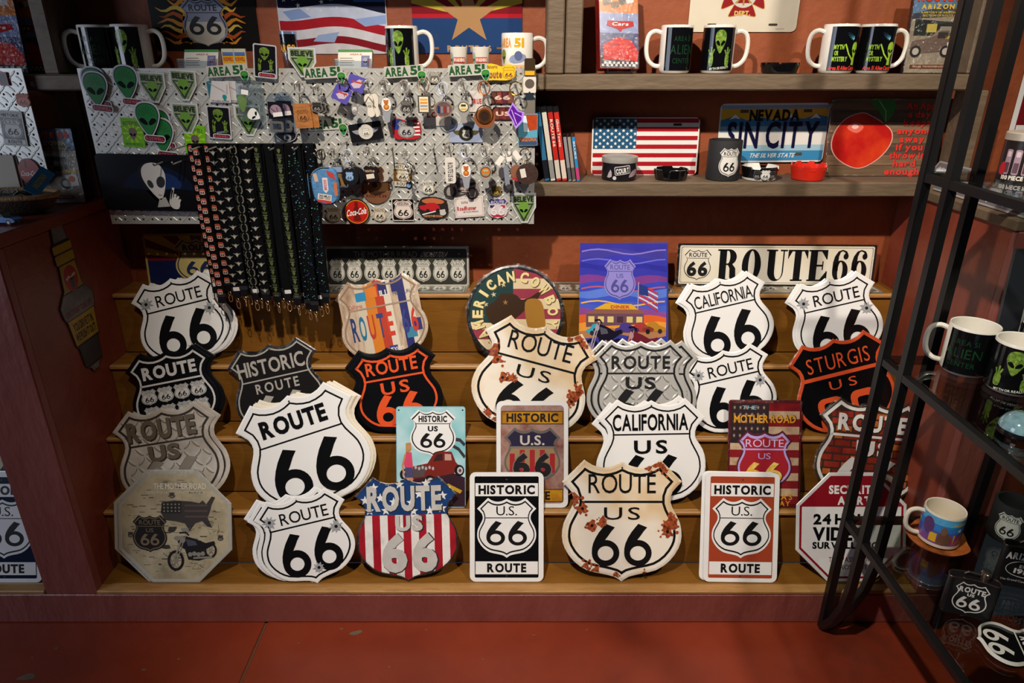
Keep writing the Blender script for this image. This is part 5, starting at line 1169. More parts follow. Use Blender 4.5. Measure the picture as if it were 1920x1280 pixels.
def d_mascots(s):
    s['body'].slab(tf(rrect(20, 34, 4), 0, 38), -.004, 0, mt('#3a2c1c', .3)); s['collar'].crect(0, 28, 18, 8, L(1), mt('#d9a82c', .15)); s['card'].slab(tf(rrect(24, 30, 2), 0, 6), -.002, 0, mt('#d8d0c4', .3)); s['card_print'].disc(0, 8, 9, L(1), mt('#5a5048'), n=14); s['roof'].slab([(-13, -22), (13, -22), (0, -6)], -.002, .001, mt('#26303c', .2)); s['gem'].slab(tf(rrect(20, 26, 3), 0, -36), -.003, 0, mt('#b0a898', .2, .6))
magnet(993, 165, 'column of small toy magnets down the board right edge', d_mascots, 0, .008)
def d_card(bg, txt, col, w, h):
    def f(s): s['body'].slab(rrect(w, h, 2), -.001, 0, mt(bg, .3)); s['lettering'].text(txt, 0, 0, w*.75, h*.22, L(1), mt(col), 2)
    return f
magnet(820, 215, 'white printed card behind the oval charm', d_card('#c9bfb4', 'LOVE', '#8a2a2c', 52, 42), 0, .003)
magnet(893, 190, 'white card with red letters behind the copper charm', d_card('#cfc8c0', 'TRUE', '#b5242c', 26, 40), 0, .003)
def d_eye(s): s['body'].slab(blob([(-20, 6), (0, 9), (20, 8), (18, -6), (0, -13), (-16, -4)], 3), -.001, 0, mt('#1c1b20', .3)); s['print'].disc(3, -3, 7, L(1), mt('#8f8d94'), n=14); s['print'].disc(3, -3, 3, L(2), mt('#141416'), n=10); s['rim'].ring(inset(blob([(-20, 6), (0, 9), (20, 8), (18, -6), (0, -13), (-16, -4)], 3), .8), inset(blob([(-20, 6), (0, 9), (20, 8), (18, -6), (0, -13), (-16, -4)], 3), 2), L(1), mt('#b5b2b8'))
magnet(536, 255, 'black rounded sticker with a pale eye below the clear tags', d_eye)
for px, lab in ((609, 'AREA 51 sticker hidden behind the wooden tags'),): area51(px, 233, lab, 3, .003)
magnet(625, 402, 'tan ROUTE 66 shield magnet left of the red disc', d_shield(29, 29, '#b5a48c'))
magnet(712, 402, 'small tan ROUTE 66 shield magnet right of the red disc', d_shield(25, 27, '#c9bca6'))
magnet(803, 352, 'white ROUTE US 66 shield magnet under the small chain charm', d_shield(25, 26, '#d8d2c4', '#1a1a1c', 'ROUTE', 'US'))
def d_coke(s):
    s['body'].slab(ell(24, 24, 30), -.003, 0, mt('#2a1512', .3)); s['print'].disc(0, 0, 22, L(1), mt('#b5201a', .2), n=28); s['print'].ring(ell(22, 22, 28), ell(21, 21, 28), L(2), mt('#d9a02c', .3)); s['bottle_print'].poly(blob([(-3, 18), (3, 18), (3, 10), (6, 4), (5, -6), (7, -16), (-7, -16), (-5, -6), (-6, 4), (-3, 10)], 2), L(2), mt('#6a1a14', .25)); s['lettering'].text('Coca-Cola', 0, 0, 38, 11, L(3), mt('#ece6de'), 1, rot=9, shear=.35)
magnet(669, 397, 'round red soda magnet with white script', d_coke, 0, .008)
def d_glass(s):
    s['body'].slab(ell(27, 27, 32), -.004, 0, mt('#8a5c42', .15, .3)); s['print'].crect(0, 4, 46, 16, L(1), mt('#a87a4a', .3)); s['print'].disc(-2, 8, 5, L(2), mt('#4a2c20')); s['lettering'].text('ROUTE 66', 0, -12, 38, 5, L(2), mt('#4a2018'), 1)
magnet(705, 355, 'round copper-coloured clear coaster magnet', d_glass, 0, .005)
def d_hist(s): s['body'].slab(rrect(34, 42, 2), -.0015, 0, mt('#6a4a20', .3)); s['print'].crect(0, 15, 34, 9, L(1), mt('#d8d0bc')); s['print'].crect(1, -17, 34, 9, L(1), mt('#c9c2b2')); s['lettering'].text('HISTORIC', 0, 15, 30, 5.5, L(2), mt('#22201c'), 1); s['lettering'].text('ROUTE', 1, -17, 24, 5.5, L(2), mt('#22201c'), 1); small_shield(s['print'], 0, -1, 24, 22, L(1), mt('#cfc6b0'), mt('#1c1a18'), '', 'US', bold=1)
magnet(755, 328, 'brown HISTORIC ROUTE 66 magnet behind the chain charms', d_hist, -3)
def d_az(s): s['body'].slab(rrect(42, 42, 4), -.0015, 0, mt('#d0c8bc', .3)); s['print'].poly(rrect(39, 39, 3), L(1), mt('#121214', .25)); small_shield(s['print'], 0, 0, 36, 37, L(2), mt('#d8c8bc'), mt('#1a1a1c'), 'ARIZONA', '', bold=1)
magnet(756, 393, 'black square ARIZONA 66 shield sticker', d_az)
def d_car(s):
    s['body'].slab(blob([(-28, 4), (-20, 19), (0, 21), (22, 16), (28, 4), (26, -14), (8, -20), (-14, -20), (-25, -10)], 3), -.0015, 0, mt('#2a2422', .3)); p = s['print']; p.poly(blob([(-20, 15), (0, 19), (20, 14), (16, 8), (-14, 9)], 2), L(1), mt('#b5623c')); p.poly([(-26, 4), (-14, 6), (-8, 10), (4, 10), (12, 4), (13, -4), (-12, -6), (-24, -2)], L(2), mt('#b01c24')); p.disc(-10, -5, 3.5, L(3), mt('#1a1a1a')); p.disc(9, -4, 3.5, L(3), mt('#1a1a1a')); p.crect(-8, -9, 26, 2, L(3), mt('#e0dcd4'), 14); p.poly(tf(shield(12, 12), 18, -8, 10), L(4), mt('#b9b6b2')); s['lettering'].text('THE MOTHER ROAD', -1, -15, 36, 4, L(3), mt('#c98a5c'), 1)
magnet(812, 390, 'cut-out sticker of a red vintage car, the mother road', d_car)
def d_bike(s): moto(s['print'], 0, 0, 62, L(1), mt('#3a3234', .3), mt('#a89a8c', .3)); s['body'].slab(blob([(-32, -16), (-24, 4), (-8, 20), (20, 14), (33, -2), (28, -18), (8, -14), (-14, -22)], 3), -.0015, 0, mt('#8f8780', .35))
magnet(866, 348, 'motorcycle cut-out sticker behind the white key strap', d_bike, -6)
def d_white(s): s['body'].slab(rrect(54, 38, 2), -.0015, 0, mt('#d9cfc8', .35)); s['lettering'].text('RoadRunner', -5, -2, 36, 7, L(1), mt('#b0242c'), 2); s['lettering'].text('ROUTE 66', -8, 9, 12, 4, L(1), mt('#4a4a4a'), 1); s['lettering'].text('SEE YOU ON THE ROAD', 2, -9, 28, 2.6, L(1), mt('#333333'), 1); s['print'].ring(rrect(50, 34, 1), rrect(48.6, 32.6, 1), L(1), mt('#b58a8a'))
magnet(880, 388, 'white postcard magnet with red lettering at the board bottom', d_white, 4)
def d_patriot(s): s['body'].slab(shield(38, 40), -.0015, 0, mt('#c9c0c4', .3)); p = s['print']; q = inset(shield(38, 40), 1.5); p.poly([v for v in q if v[1] > 6], L(1), mt('#3a3c80')); p.poly([(-14, -12), (14, -12), (8, -17), (-8, -17)], L(1), mt('#b02430')); s['lettering'].text('ROUTE', 0, 11, 24, 6, L(3), mt('#d8c8cc'), 1); s['number'].six6(0, -5, 25, 17, L(3), mt('#dcd2d0')); p.crect(10, 3, 8, 5, L(2), mt('#b02430')); p.crect(-10, 3, 8, 5, L(2), mt('#2a2c50'))
magnet(933, 390, 'red, white and blue ROUTE 66 shield sticker', d_patriot)
magnet(930, 358, 'small brass 66 shield magnet', d_shield(20, 20, '#6a5228', '#d0b060', '', '', .5))
# lower hooks
def c_purse(s, x, y):
    P = blob([(-24, 26), (-8, 38), (12, 38), (24, 28), (26, -8), (20, -28), (0, -34), (-20, -26), (-25, -4)], 3); den = blotch('denim', ['#33608f', '#4a7fae', '#5b8fbc'], 120, .75, 5, .3)
    Q = [(a*.88, b*.9) for a, b in P]; cx, cy = x, y-36
    m = s['pouch']; m.slab(tf(P, cx, cy), -.012, -.002, den); m.ring(tf(P, cx, cy), tf(Q, cx, cy), -.002, den, .004); m.poly(tf(Q, cx, cy), .004, den); p = s['patch']
    p.poly(tf([(-4, 16), (6, 16), (6, -8), (1, -14), (-4, -8)], cx+1, cy+4), .0043, mt('#d8c8cc', .5)); p.text('GASOLINE', cx+2, cy+6, 20, 5, .0046, mt('#b0343c'), 1, rot=-90); p.crect(cx-2, cy-20, 26, 16, .0043, mt('#d8d2c8', .5), -8); p.crect(cx-3, cy-26, 26, 5, .0046, mt('#c0342c', .5), -8); p.text('300 MILES', cx-1, cy-16, 22, 4.5, .0047, mt('#33333a'), 1, rot=-8); p.text('DESERT AHEAD', cx-2, cy-20.5, 22, 2.6, .0047, mt('#33333a'), 1, rot=-8); p.poly(tf([(6, 34), (20, 28), (22, 16), (14, 20), (8, 24)], cx, cy), .0043, mt('#b53a34', .5)); p.crect(cx+21, cy-2, 6, 26, .0043, mt('#c06a3c', .5)); p.crect(cx-15, cy+20, 7, 16, .0043, mt('#c9a890', .5), 10)
    s['clasp'].tube([((cx+a)*s.k, (cy+b)*s.k, .003) for a, b in [(-25, 22), (-16, 33), (-4, 39), (12, 40)]], .0012, mt('#8a8274', .25, .9), 6)
def c_purse2(s, x, y):
    den = blotch('denim', ['#33608f', '#4a7fae', '#5b8fbc'], 120, .75, 5, .3); P = blob([(-12, 24), (6, 32), (14, 24), (16, -24), (6, -34), (-8, -30), (-14, -10)], 3); s['pouch'].slab(tf(P, x-4, y-36), -.012, .002, den); s['patch'].crect(x-4, y-30, 22, 4, .0024, mt('#2a5a58'), 6); s['clasp'].disc(x, y-26, 3, .003, mt('#b0a890', .2, .9), n=8); s['clasp'].crect(x+4, y-31, 7, 2, .003, mt('#b0a890', .2, .9), 30)
keyring(588, 287, 'denim coin purse, back one seen side-on beside the lanyards', c_purse2, .052, 2, links=3, drop=18)
keyring(603, 290, 'denim coin purse with gasoline and desert patches', c_purse, .070, 3, mt('#6a6258', .3, .9), links=4, drop=18)
def c_tagbottle(s, x, y): s['tag'].slab(tf(rrect(30, 44, 3), x+6, y-26), -.003, 0, clear('acrylic', '#e9f0fa', .10, .05)); s['tag_print'].crect(x+2, y-10, 18, 10, L(1), mt('#8a9ab8')); s['tag_print'].crect(x+8, y-30, 20, 24, L(1), mt('#8a6a3c', .4, var=.4, vscale=60))
keyring(627, 288, 'key ring bunch with a clear amber bottle tag', c_tagbottle, .04, 4, r=10, drop=10)
def c_puck(s, x, y):
    for dx, z in ((10, -.012), (0, 0)): s['puck'].slab(tf(ell(16, 17, 24), x+dx, y-16), z-.008, z, mt('#15151a', .4))
    small_shield(s['puck_print'], x-1, y-16, 15, 18, L(2), mt('#8fb4dc'), mt('#22324a'), '', '')
keyring(653, 292, 'key ring with black round 66 puck charms', c_puck, .05, 3, mt('#dfe6f2', .12, .4), r=11, drop=12)
def c_choc(s, x, y):
    for dx, z, c in ((18, -.012, '#b5aea4'), (8, -.006, '#4a2c1c'), (0, 0, '#1a1516')): s['medal'].slab(tf(shield(30, 32), x+dx, y-16-dx*.1, -6), z-.003, z, mt(c, .35))
    s['price_tag'].crect(x-1, y-20, 15, 9, L(2), mt('#d8cbb8', .5), 8); s['lettering'].text('ROUTE 66', x-1, y-10, 17, 4, L(2), mt('#d8b08a'), 1)
keyring(692, 286, 'key ring with a black shield medal and price sticker', c_choc, .045, 3, r=11, drop=14)
def c_bits(s, x, y):
    for i in range(4): torus(s['bead'], (x+2*(i % 2))*s.k, (y-8*i)*s.k, .002*i, (5-.4*i)*s.k, .0018, CHROME(), ax=.6*i, n=12)
    s['charm'].slab(tf(ell(6, 9, 14), x+2, y-36), -.003, 0, mt('#3a2a30', .2, .6)); s['charm_face'].disc(x+1, y-37, 4, L(2), mt('#6a9ac0', .2), n=10)
AUTO.add('bead')
keyring(762, 290, 'chrome key chain with small beaded links and a blue stone', c_bits, .045, 3, r=8, drop=14)
def c_strap(s, x, y): s['strap'].slab(tf(rrect(20, 50, 5), x+1, y-24), -.002, 0, mt('#d8d0c6', .4)); s['lettering'].text('ROUTE US 66', x+1, y-27, 36, 9, L(1), mt('#333030'), 1, rot=-90)
keyring(842, 277, 'key ring with a white ROUTE US 66 leather strap', c_strap, .045, 1, mt('#aaa092', .25, .5), r=9, drop=10, links=1)
keyring(873, 284, 'lower key ring with a bear badge nail clipper', c_clipper('#b5602a'), .045, 2, mt('#dfe6f2', .12, .4), r=12, drop=12, links=2)
keyring(910, 284, 'key ring with a round green face bottle opener', c_clip(('#c9742c', '#a8b08a', '#8a947a')), .045, 3, r=11, drop=16)
def c_tags(s, x, y):
    for dx, dy, r in ((-13, 6, -35), (4, 14, 5), (19, 16, 35)): s['price_tag'].slab(tf(rrect(10, 19, 1), x+dx, y+dy, r), .001, .0015, mt('#e4ded4', .5))
    s['charm'].slab(tf(rrect(9, 40, 4), x, y-24, 6), -.004, 0, mt('#b0b8c8', .15, .5)); s['charm'].disc(x+4, y-44, 5, .001, mt('#b9b2a6', .2, .9), n=12); s['side_charm'].slab(tf(ell(7, 11, 12), x-9, y-18), -.004, -.001, mt('#4a4448', .3))
keyring(950, 282, 'key ring with white price tags and chrome charm', c_tags, .045, 2, r=11, drop=14)
def c_brown(s, x, y): s['pouch'].slab(tf(ell(21, 20, 22), x+4, y-18), -.010, 0, mt('#3a2620', .5, bump=.4)); s['price_tag'].crect(x-4, y-16, 10, 17, L(2), mt('#d8d2c8', .5), 12); s['print_badge'].slab(tf(ell(12, 14, 14), x-16, y-14), -.008, -.005, mt('#8a5a44', .4)); s['print_badge'].crect(x-18, y-28, 14, 5, -.004, mt('#b0302c'), -15)
keyring(985, 290, 'key ring with a dark brown leather coin pouch', c_brown, .04, 1, mt('#7a6a58', .3, .9), r=11, drop=8, links=1)
for px, py, lab in ((735, 275, 'bare hook left of the beaded chain'), (812, 275, 'bare hook left of the white strap'), (650, 264, 'bare hook behind the black puck ring'), (310, 302, 'long bare hook over the alien plate'), (345, 300, 'bare hook right of the alien plate top')): peg(px, py, .06, 'chrome '+lab)
# ---- licence plate hung low on the left
s = Item('alien_plate', 'black licence plate with a white alien holding up two fingers', 'licence plate', 290, 343, .016, -1)
s['plate'].slab(rrect(205, 106, 8), -.0012, 0, mt('#0d0d12', .2)); p = s['print']
p.poly(blob([(-60, -8), (-30, 22), (20, 32), (60, 10), (70, -14), (20, -22), (-30, -20)], 3), L(1), mt('#10182c', .2)); p.poly(blob([(-20, -2), (0, 18), (30, 18), (50, 2), (40, -14), (0, -12)], 3), L(2), mt('#1a2f5c', .2)); p.poly([(-88, -48), (88, -48), (88, -16), (40, -10), (-10, -14), (-88, -8)], L(3), mt('#0c0b0d', .2))
wh = mt('#c9c4bc', .25); p.poly(sc(HEAD, 58, 74, -2, 2, 6), L(3), mt('#1c1b1e', .2)); p.poly(sc(HEAD, 50, 70, 2, 3, 8), L(4), wh); p.poly(sc(ell(8, 11, 16), 1, 1, 12, 2, -15), L(5), mt('#101012')); p.poly(sc(ell(5, 8, 14), 1, 1, -8, -2, 20), L(5), mt('#101012')); p.stroke([(4, -22), (10, -23)], 1.2, L(5), mt('#333333')); p.poly([(4, -30), (16, -26), (22, -44), (-2, -46)], L(4), mt('#a8a49c', .25))
p.poly(blob([(24, -30), (36, -26), (42, -36), (38, -48), (28, -48), (22, -40)], 2), L(6), wh)
for a, b, c, d, w_ in ((27, -30, 34, -8, 4), (24, -34, 32, -12, 3), (33, -30, 36, -20, 4), (37, -33, 41, -24, 4), (40, -37, 44, -30, 3.5)): p.stroke([(a, b), ((a+c)/2, (b+d)/2+1), (c, d)], w_, L(7), wh)
s.done()
# ---- lanyards
strap_m = mt('#060608', .9, var=.2, bump=.3, scale=400, spec=.12); RED, EAG, GRN, SPK, PLN, BRK = range(6)
def motif(m, kind, x, y, z, i):
    if kind == RED: m.poly(tf(rrect(11, 12, 3), x, y), z, mt('#b0492f', .6)); m.poly(tf(rrect(9, 7, 2), x, y-2), z+ZL, mt('#c4b2a6', .6)); m.crect(x-2, y-2, 2.4, 4, z+2*ZL, mt('#22201e')); m.crect(x+2, y-2, 2.4, 4, z+2*ZL, mt('#22201e'))
    elif kind == EAG: m.poly([(x-8, y+3), (x-3, y+2), (x, y+4), (x+3, y+2), (x+8, y+3), (x+3, y-1), (x, y-6), (x-3, y-1)], z, mt('#7d786c', .6)); m.poly([(x-3, y+1), (x+3, y+1), (x, y-5)], z+ZL, mt('#aaa598', .6))
    elif kind == GRN: m.poly(sc(HEAD, 7, 9, x, y+2), z, mt('#515c26', .6)); m.poly([(x-5, y-3), (x+5, y-4), (x+4, y-9), (x-4, y-9)], z, mt('#333c1c', .6)); m.crect(x, y-11, 9, 1.2, z, mt('#77776f'))
    elif kind == BRK: m.stroke([(x-2, y+8), (x-5, y+4), (x-5, y-4), (x-2, y-8)], 2.2, z, mt('#5a5a48', .5)); m.stroke([(x+3, y+8), (x+6, y+4), (x+6, y-4), (x+3, y-8)], 2.2, z, mt('#6a6a5e', .6))
    elif kind == SPK:
        rr = random.Random(i*31+int(x*7)); 
        for k in range(4): m.disc(x+rr.uniform(-6, 6), y+rr.uniform(-9, 9), rr.uniform(.7, 1.5), z, mt(rr.choice(['#3f8fa0', '#4aa07a', '#8ab8c8', '#3a5aa8']), .3, .4), n=6)
def lanyard(px, off, kind, length, label, wd=16, seed=0):
    s = Item('lanyard', label, 'lanyard', px, 272, off, 0, 'lanyards on the long hooks'); rnd = random.Random(seed); m = s['strap']; n = 16; k = s.h
    for dz, dx in ((0, 0), (-.010, 3)):
        A = []; B = []
        for i in range(n+1):
            y = -length*i/n; tw = 1.5*math.sin(i*.55+seed); bow = .004*math.sin(math.pi*i/n); A.append((dx*(1-i/n)+tw*.4-wd/2, y, dz*(1-i/n)+bow+.0006*tw)); B.append((dx*(1-i/n)+tw*.4+wd/2, y, dz*(1-i/n)+bow-.0012*tw))
        for zo in (0,):
            m.add(A+B, [(i, n+1+i, n+2+i, i+1) for i in range(n)], strap_m); m.add([(x, y, z-.0008) for x, y, z in A+B], [(i, i+1, n+2+i, n+1+i) for i in range(n)], strap_m)
        if dz == 0:
            q = s['motif']; q.fn = None
            for i in range(int(length/19)):
                y = -6-19*i-(seed*7 % 13); t_ = -y/length; tw = 1.5*math.sin(t_*n*.55+seed); motif(q, kind, tw*.4, y, .0016+.004*math.sin(math.pi*t_)+.0010, i)
    m.add([(-wd/2, 0, 0), (wd/2, 0, 0), (wd/2+3, 0, -.010), (-wd/2+3, 0, -.010), (-wd/2+1, 3, -.005), (wd/2+2, 3, -.005)], [(0, 1, 5, 4), (4, 5, 2, 3)], strap_m)
    s['buckle'].slab(tf(rrect(wd*.9, 13, 2), 0, -length-5), -.004, .003, mt('#0e0e10', .35)); s['stitch_band'].slab(tf(rrect(wd*1.02, 8, 1), 0, -length+6), -.002, .0022, mt('#17171a', .6))
    if seed % 3 == 0: s['price_tag'].slab(tf(rrect(13, 8, 1), 2, -length+8, 4), .0024, .003, mt('#d8d2cc', .5))
    cm = mt('#b8926a', .24, .6); c = s['clasp']; y0 = -length-13
    torus(c, 0, (y0-4)*k, 0, 4*k, .0009, cm, ax=.5, n=14); torus(c, 1*k, (y0-15)*k, .001, 4*k, .0010, cm, ax=.2+seed, n=16, ry=8*k); c.smooth = True
    s.done()
LY = [(358, .03, RED, 290), (366, .055, RED, 312), (384, .035, RED, 285), (398, .05, EAG, 300), (414, .07, EAG, 296), (424, .04, BRK, 292), (436, .06, BRK, 304), (446, .045, EAG, 300), (458, .075, EAG, 306), (468, .035, GRN, 296), (480, .06, GRN, 310), (491, .04, PLN, 300), (502, .07, PLN, 306), (512, .05, GRN, 300), (521, .075, GRN, 316), (532, .045, PLN, 312), (543, .06, SPK, 326), (555, .075, SPK, 330), (567, .05, SPK, 318), (579, .065, SPK, 312)]
NM = {RED: 'orange 66 shield', EAG: 'white eagle', GRN: 'green alien', SPK: 'teal speckled', PLN: 'plain black', BRK: 'pale bracket-mark'}
ORD = ['first', 'second', 'third', 'fourth', 'fifth']; cnt = {}
for i, (px, off, kd, ln) in enumerate(LY):
    cnt[kd] = cnt.get(kd, 0)+1; lanyard(px, off, kd, ln, 'black lanyard with %s print, %s of its kind from the left' % (NM[kd], ORD[cnt[kd]-1]) if kd != PLN else 'plain black lanyard, %s of its kind from the left' % ORD[cnt[kd]-1], seed=i)
for px in (356, 390, 420, 452, 490, 530, 572): peg(px, 270, .10, 'long chrome hook, number %s of seven carrying lanyards' % ['one', 'two', 'three', 'four', 'five', 'six', 'seven'][[356, 390, 420, 452, 490, 530, 572].index(px)])
# ---- small stickers on the left pegboard
magnet(6, 148, 'black card with pink edge at the far left board', lambda s: (s['body'].slab(rrect(16, 26, 2), -.001, 0, mt('#1a1418', .3)), s['rim'].ring(rrect(15, 25, 2), rrect(12, 22, 2), L(1), mt('#c96a78'))))
magnet(43, 188, 'small orange and black 66 shield charm at the far left', d_shield(26, 26, '#c9521c', '#1a1412'), 0)
def d_histst(s): s['body'].slab(rrect(44, 66, 3), -.001, 0, mt('#c9c6c2', .3)); s['print'].poly(rrect(40, 62, 2), L(1), mt('#151518', .25)); s['print'].crect(0, 25, 39, 9, L(2), mt('#d0ccc6')); s['print'].crect(0, -25, 39, 9, L(2), mt('#d0ccc6')); s['lettering'].text('HISTORIC', 0, 25, 34, 5.5, L(3), mt('#17171a'), 2); s['lettering'].text('ROUTE', 0, -25, 26, 5.5, L(3), mt('#17171a'), 2); small_shield(s['print'], 0, 0, 36, 38, L(2), mt('#d0ccc6'), mt('#17171a'), 'U.S.', '')
magnet(24, 241, 'small HISTORIC U.S. 66 ROUTE sticker on the left pegboard', d_histst, -4)
magnet(55, 322, 'red oval soda sticker with white script, left of the boxed video', lambda s: (s['body'].slab(ell(20, 25, 26), -.001, 0, mt('#8f1c16', .25)), s['lettering'].text('Coca-Cola', 0, -3, 32, 9, L(1), mt('#d8d0c8'), 1, shear=.3), s['print'].crect(-4, 14, 4, 14, L(1), mt('#5a4a1c'))))
# ================================================================== goods on the shelves
def wrap(r, rot=0):
    """maps (arc, height, lift) onto a cylinder whose front faces the shop"""
    def f(u, v, z):
        a = math.radians(-90+rot)+u/r
        return ((r+z)*math.cos(a), (r+z)*math.sin(a), v)
    return f
ceramic = mt('#e8e2d8', .16, var=.02); glaze_blk = mt('#0b0b0e', .10, coat=.4)
def mug(label, loc, r, H, handle, face=0, art=None, body=None, wrapc=None, taper=0, group='souvenir mugs', span=142, name='mug'):
    """mug at loc; handle and face in degrees about z (0 = to the right, face 0 = towards the shop)"""
    t = thing(name, label, 'mug', Matrix.Translation(Vector(loc)), group); b = body or ceramic; m = M()
    m.lathe([(0, .001), (r*.86, .001), (r*.93, .004), (r*(1-taper), .010), (r, H*.5), (r, H-.003), (r-.001, H), (r-.0035, H-.001), (r-.004, H*.5), (r*.9-.004, .008), (0, .006)], b, 40); m.smooth = True; m.build('body', t)
    h = M(); a = math.radians(handle); P = [(r-.002, .84), (r+.014, .88), (r+.028, .82), (r+.034, .68), (r+.034, .45), (r+.028, .28), (r+.014, .17), (r-.002, .15)]
    P = catmull(P, 3); h.tube([(x*math.cos(a), x*math.sin(a), y*H) for x, y in P], .0055, b, 8); h.smooth = True; h.build('handle', t)
    if wrapc:
        c = ((handle+180) % 360)+90; w_ = M(fn=wrap(r, c)); s_ = math.radians(span)*r; w_.rect(-s_, .008, s_, H-.006, .0004, wrapc, 40); w_.smooth = True; w_.build('print_wrap', t)
    if art:
        d = M(fn=wrap(r, face)); d.strip = .006; art(d, r, H); d.build('decal', t)
    return t
def art_alien(m, r, H):
    k = blotch('alien_skin_print', ['#33521c', '#6a8c34', '#a8b85a'], 160, .2, 3, 0); x = 0
    w = r*.8; alien_head(m, x, H*.66, w*.95, H*.48, .0008, k, '#0c100a'); 
    for sx_ in (-1, 1):
        cx, cy = sx_*w*.62, H*.30; m.poly(sc(blob([(-.3, -.6), (.3, -.6), (.42, .0), (.3, .4), (-.3, .4), (-.42, .0)], 2), w*.42, H*.22, cx, cy), .0008, k)
        for f, l in ((-20, .17), (0, .2), (24, .16)): a = math.radians(90+f); m.stroke([(cx+math.cos(a)*w*.1, cy+H*.06), (cx+math.cos(a)*H*l, cy+H*.05+math.sin(a)*H*l)], H*.032, .0010, k)
    m.text('MYTH OR REALITY', w*.1, H*.12, w*1.5, H*.045, .0008, mt('#d8dccf'), 1, rot=6)
def art_neon(m, r, H):
    g = mt('#123a1e', .3)
    for t_, y, w_ in (('AREA 51', .72, 1.1), ('ALIEN', .5, 1.5), ('CENTER', .27, 1.15)): m.text(t_, 0, H*y, r*w_, H*(.1 if t_ != 'ALIEN' else .19), .0008, g, 0, track=.2)
def art_myth(m, r, H):
    g = mt('#9fc83a', .25); k = mt('#5fa8c8', .3)
    for i, t_ in enumerate(('MYTH', 'OR', 'MYSTERY')): m.text(t_, -r*.45-(.0 if i != 1 else r*.1)+(r*.12 if i == 2 else 0), H*(.54-.12*i), r*(.55, .22, .85)[i], H*.085, .0008, g, 2, track=.08)
    alien_head(m, r*.55, H*.48, r*.5, H*.32, .0009, g); m.poly([(r*.45, H*.34), (r*.62, H*.34), (r*.66, H*.18), (r*.42, H*.18)], .0008, g); m.stroke([(r*.45, H*.28), (r*.15, H*.40), (-r*.12, H*.6)], H*.03, .0009, g)
    m.text('Area 51 Alien Center', 0, H*.12, r*1.75, H*.075, .0008, mt('#e0402c', .3), 2, shear=.1)
    for i in range(5): m.poly(tf(blob([(-.3, 0), (0, .12), (.3, .03), (.05, -.1)], 2), r*.1+i*r*.06, H*(.78-.02*i), 20*i-30, r*(.9-.15*i)), .0006+i*.00006, mt(('#0f1c26', '#17343f', '#24566a', '#4a8fa8', '#a8d4e0')[i], .25))
def art_area(m, r, H):
    m.text('AREA', -r*.55, H*.76, r*.8, H*.2, .0008, mt('#d98a1c', .25), 2); m.text('51', r*.35, H*.76, r*.6, H*.2, .0008, mt('#d9a81c', .25), 2); alien_head(m, -r*.75, H*.42, r*.45, H*.36, .0008, mt('#7a8c34', .25)); m.poly(sc(ell(1, .32, 20), r*.55, H*.35, r*.25, H*.38, 10), .0008, mt('#8a94b0', .25)); m.poly(sc(ell(1, .6, 16), r*.25, H*.2, r*.3, H*.44, 10), .0009, mt('#5a648c', .25)); m.rect(-r*1.0, H*.12, r*.9, H*.22, .0008, mt('#d9a878', .3), 10)
    for i in range(7): m.poly([(-r*.9+i*r*.26, H*.1), (-r*.75+i*r*.26, H*.1), (-r*.84+i*r*.26, H*.17)], .0010, mt('#2c2a20', .3))
def on_shelf(px, Y, z):
    p = Vector((0, Y, z)); return Vector(((px-960)/F*depth(p), Y, z))
MY = 1.872
def up(px, Y=MY): return on_shelf(px, Y, Z_UP+.0003)
mug('black neon-print alien mug, left of the pair at the upper left', up(198, 1.872), .043, .112, 198, 0, art_neon, wrapc=glaze_blk)
mug('black alien mug, right of the pair at the upper left', up(259, 1.866), .043, .113, 0, -4, art_alien, wrapc=glaze_blk)
mug('black alien mug alone in front of the stars and stripes plate', up(757), .0405, .110, 0, -6, art_alien, wrapc=glaze_blk)
mug('white AREA 51 mug with flying saucer', up(970), .040, .094, 0, -14, art_area)
mug('black neon-print mug right of the movie case', up(1263), .0395, .112, 180, 12, art_neon, wrapc=glaze_blk)
mug('black alien mug with handle to the right, below the fire department plate', up(1341), .0395, .112, 0, -8, art_alien, wrapc=glaze_blk)
mug('black MYTH OR MYSTERY mug with handle to the left', up(1564), .042, .114, 180, 4, art_myth, wrapc=glaze_blk)
mug('black MYTH OR MYSTERY mug with handle to the right', up(1632), .042, .114, 0, -4, art_myth, wrapc=glaze_blk)
def shot(label, loc, r, H, art, base, group):
    t = thing('shot_glass', label, 'shot glass', Matrix.Translation(loc), group); m = M(); m.lathe([(0, .001), (r*.75, .001), (r*.78, .004), (r, H-.001), (r-.0015, H), (r*.74, .012), (0, .010)], base, 24); m.smooth = True; m.build('body', t); d = M(fn=wrap(r*.9, 0)); d.strip = .004; art(d, r, H); d.build('decal', t)
def art_warn(m, r, H): m.rect(-r*.55, H*.42, r*.8, H*.62, r*.08, mt('#c0402c', .3), 8); m.text('WARNING', r*.12, H*.52, r*1.2, H*.12, r*.1, mt('#e8ddd0'), 2); alien_head(m, -r*.8, H*.55, r*.4, H*.5, r*.08, mt('#8aa890', .3)); m.text('AREA 51', r*.15, H*.3, r*1.1, H*.1, r*.06, mt('#6a5a3a'), 1)
mt_cup = mt('#dcd6ca', .3)
shot('white shot glass with red warning band, left of two', up(861, 1.85), .022, .062, art_warn, mt_cup, 'white shot glasses'); shot('white shot glass with red warning band, right of two', up(902, 1.85), .022, .062, art_warn, mt_cup, 'white shot glasses')
def art_arco(m, r, H): m.rect(-r*1.2, H*.5, r*1.2, H*.93, .0008, mt('#0d0d0f', .2), 10); m.text('ARCO', 0, H*.6, r*1.9, H*.16, .0012, mt('#e0a01c'), 2)
shot('tall shot glass with black and yellow band before the flag plate', up(548, 1.86), .022, .098, art_arco, clear('acrylic', '#e9f0fa', .10, .05), None)
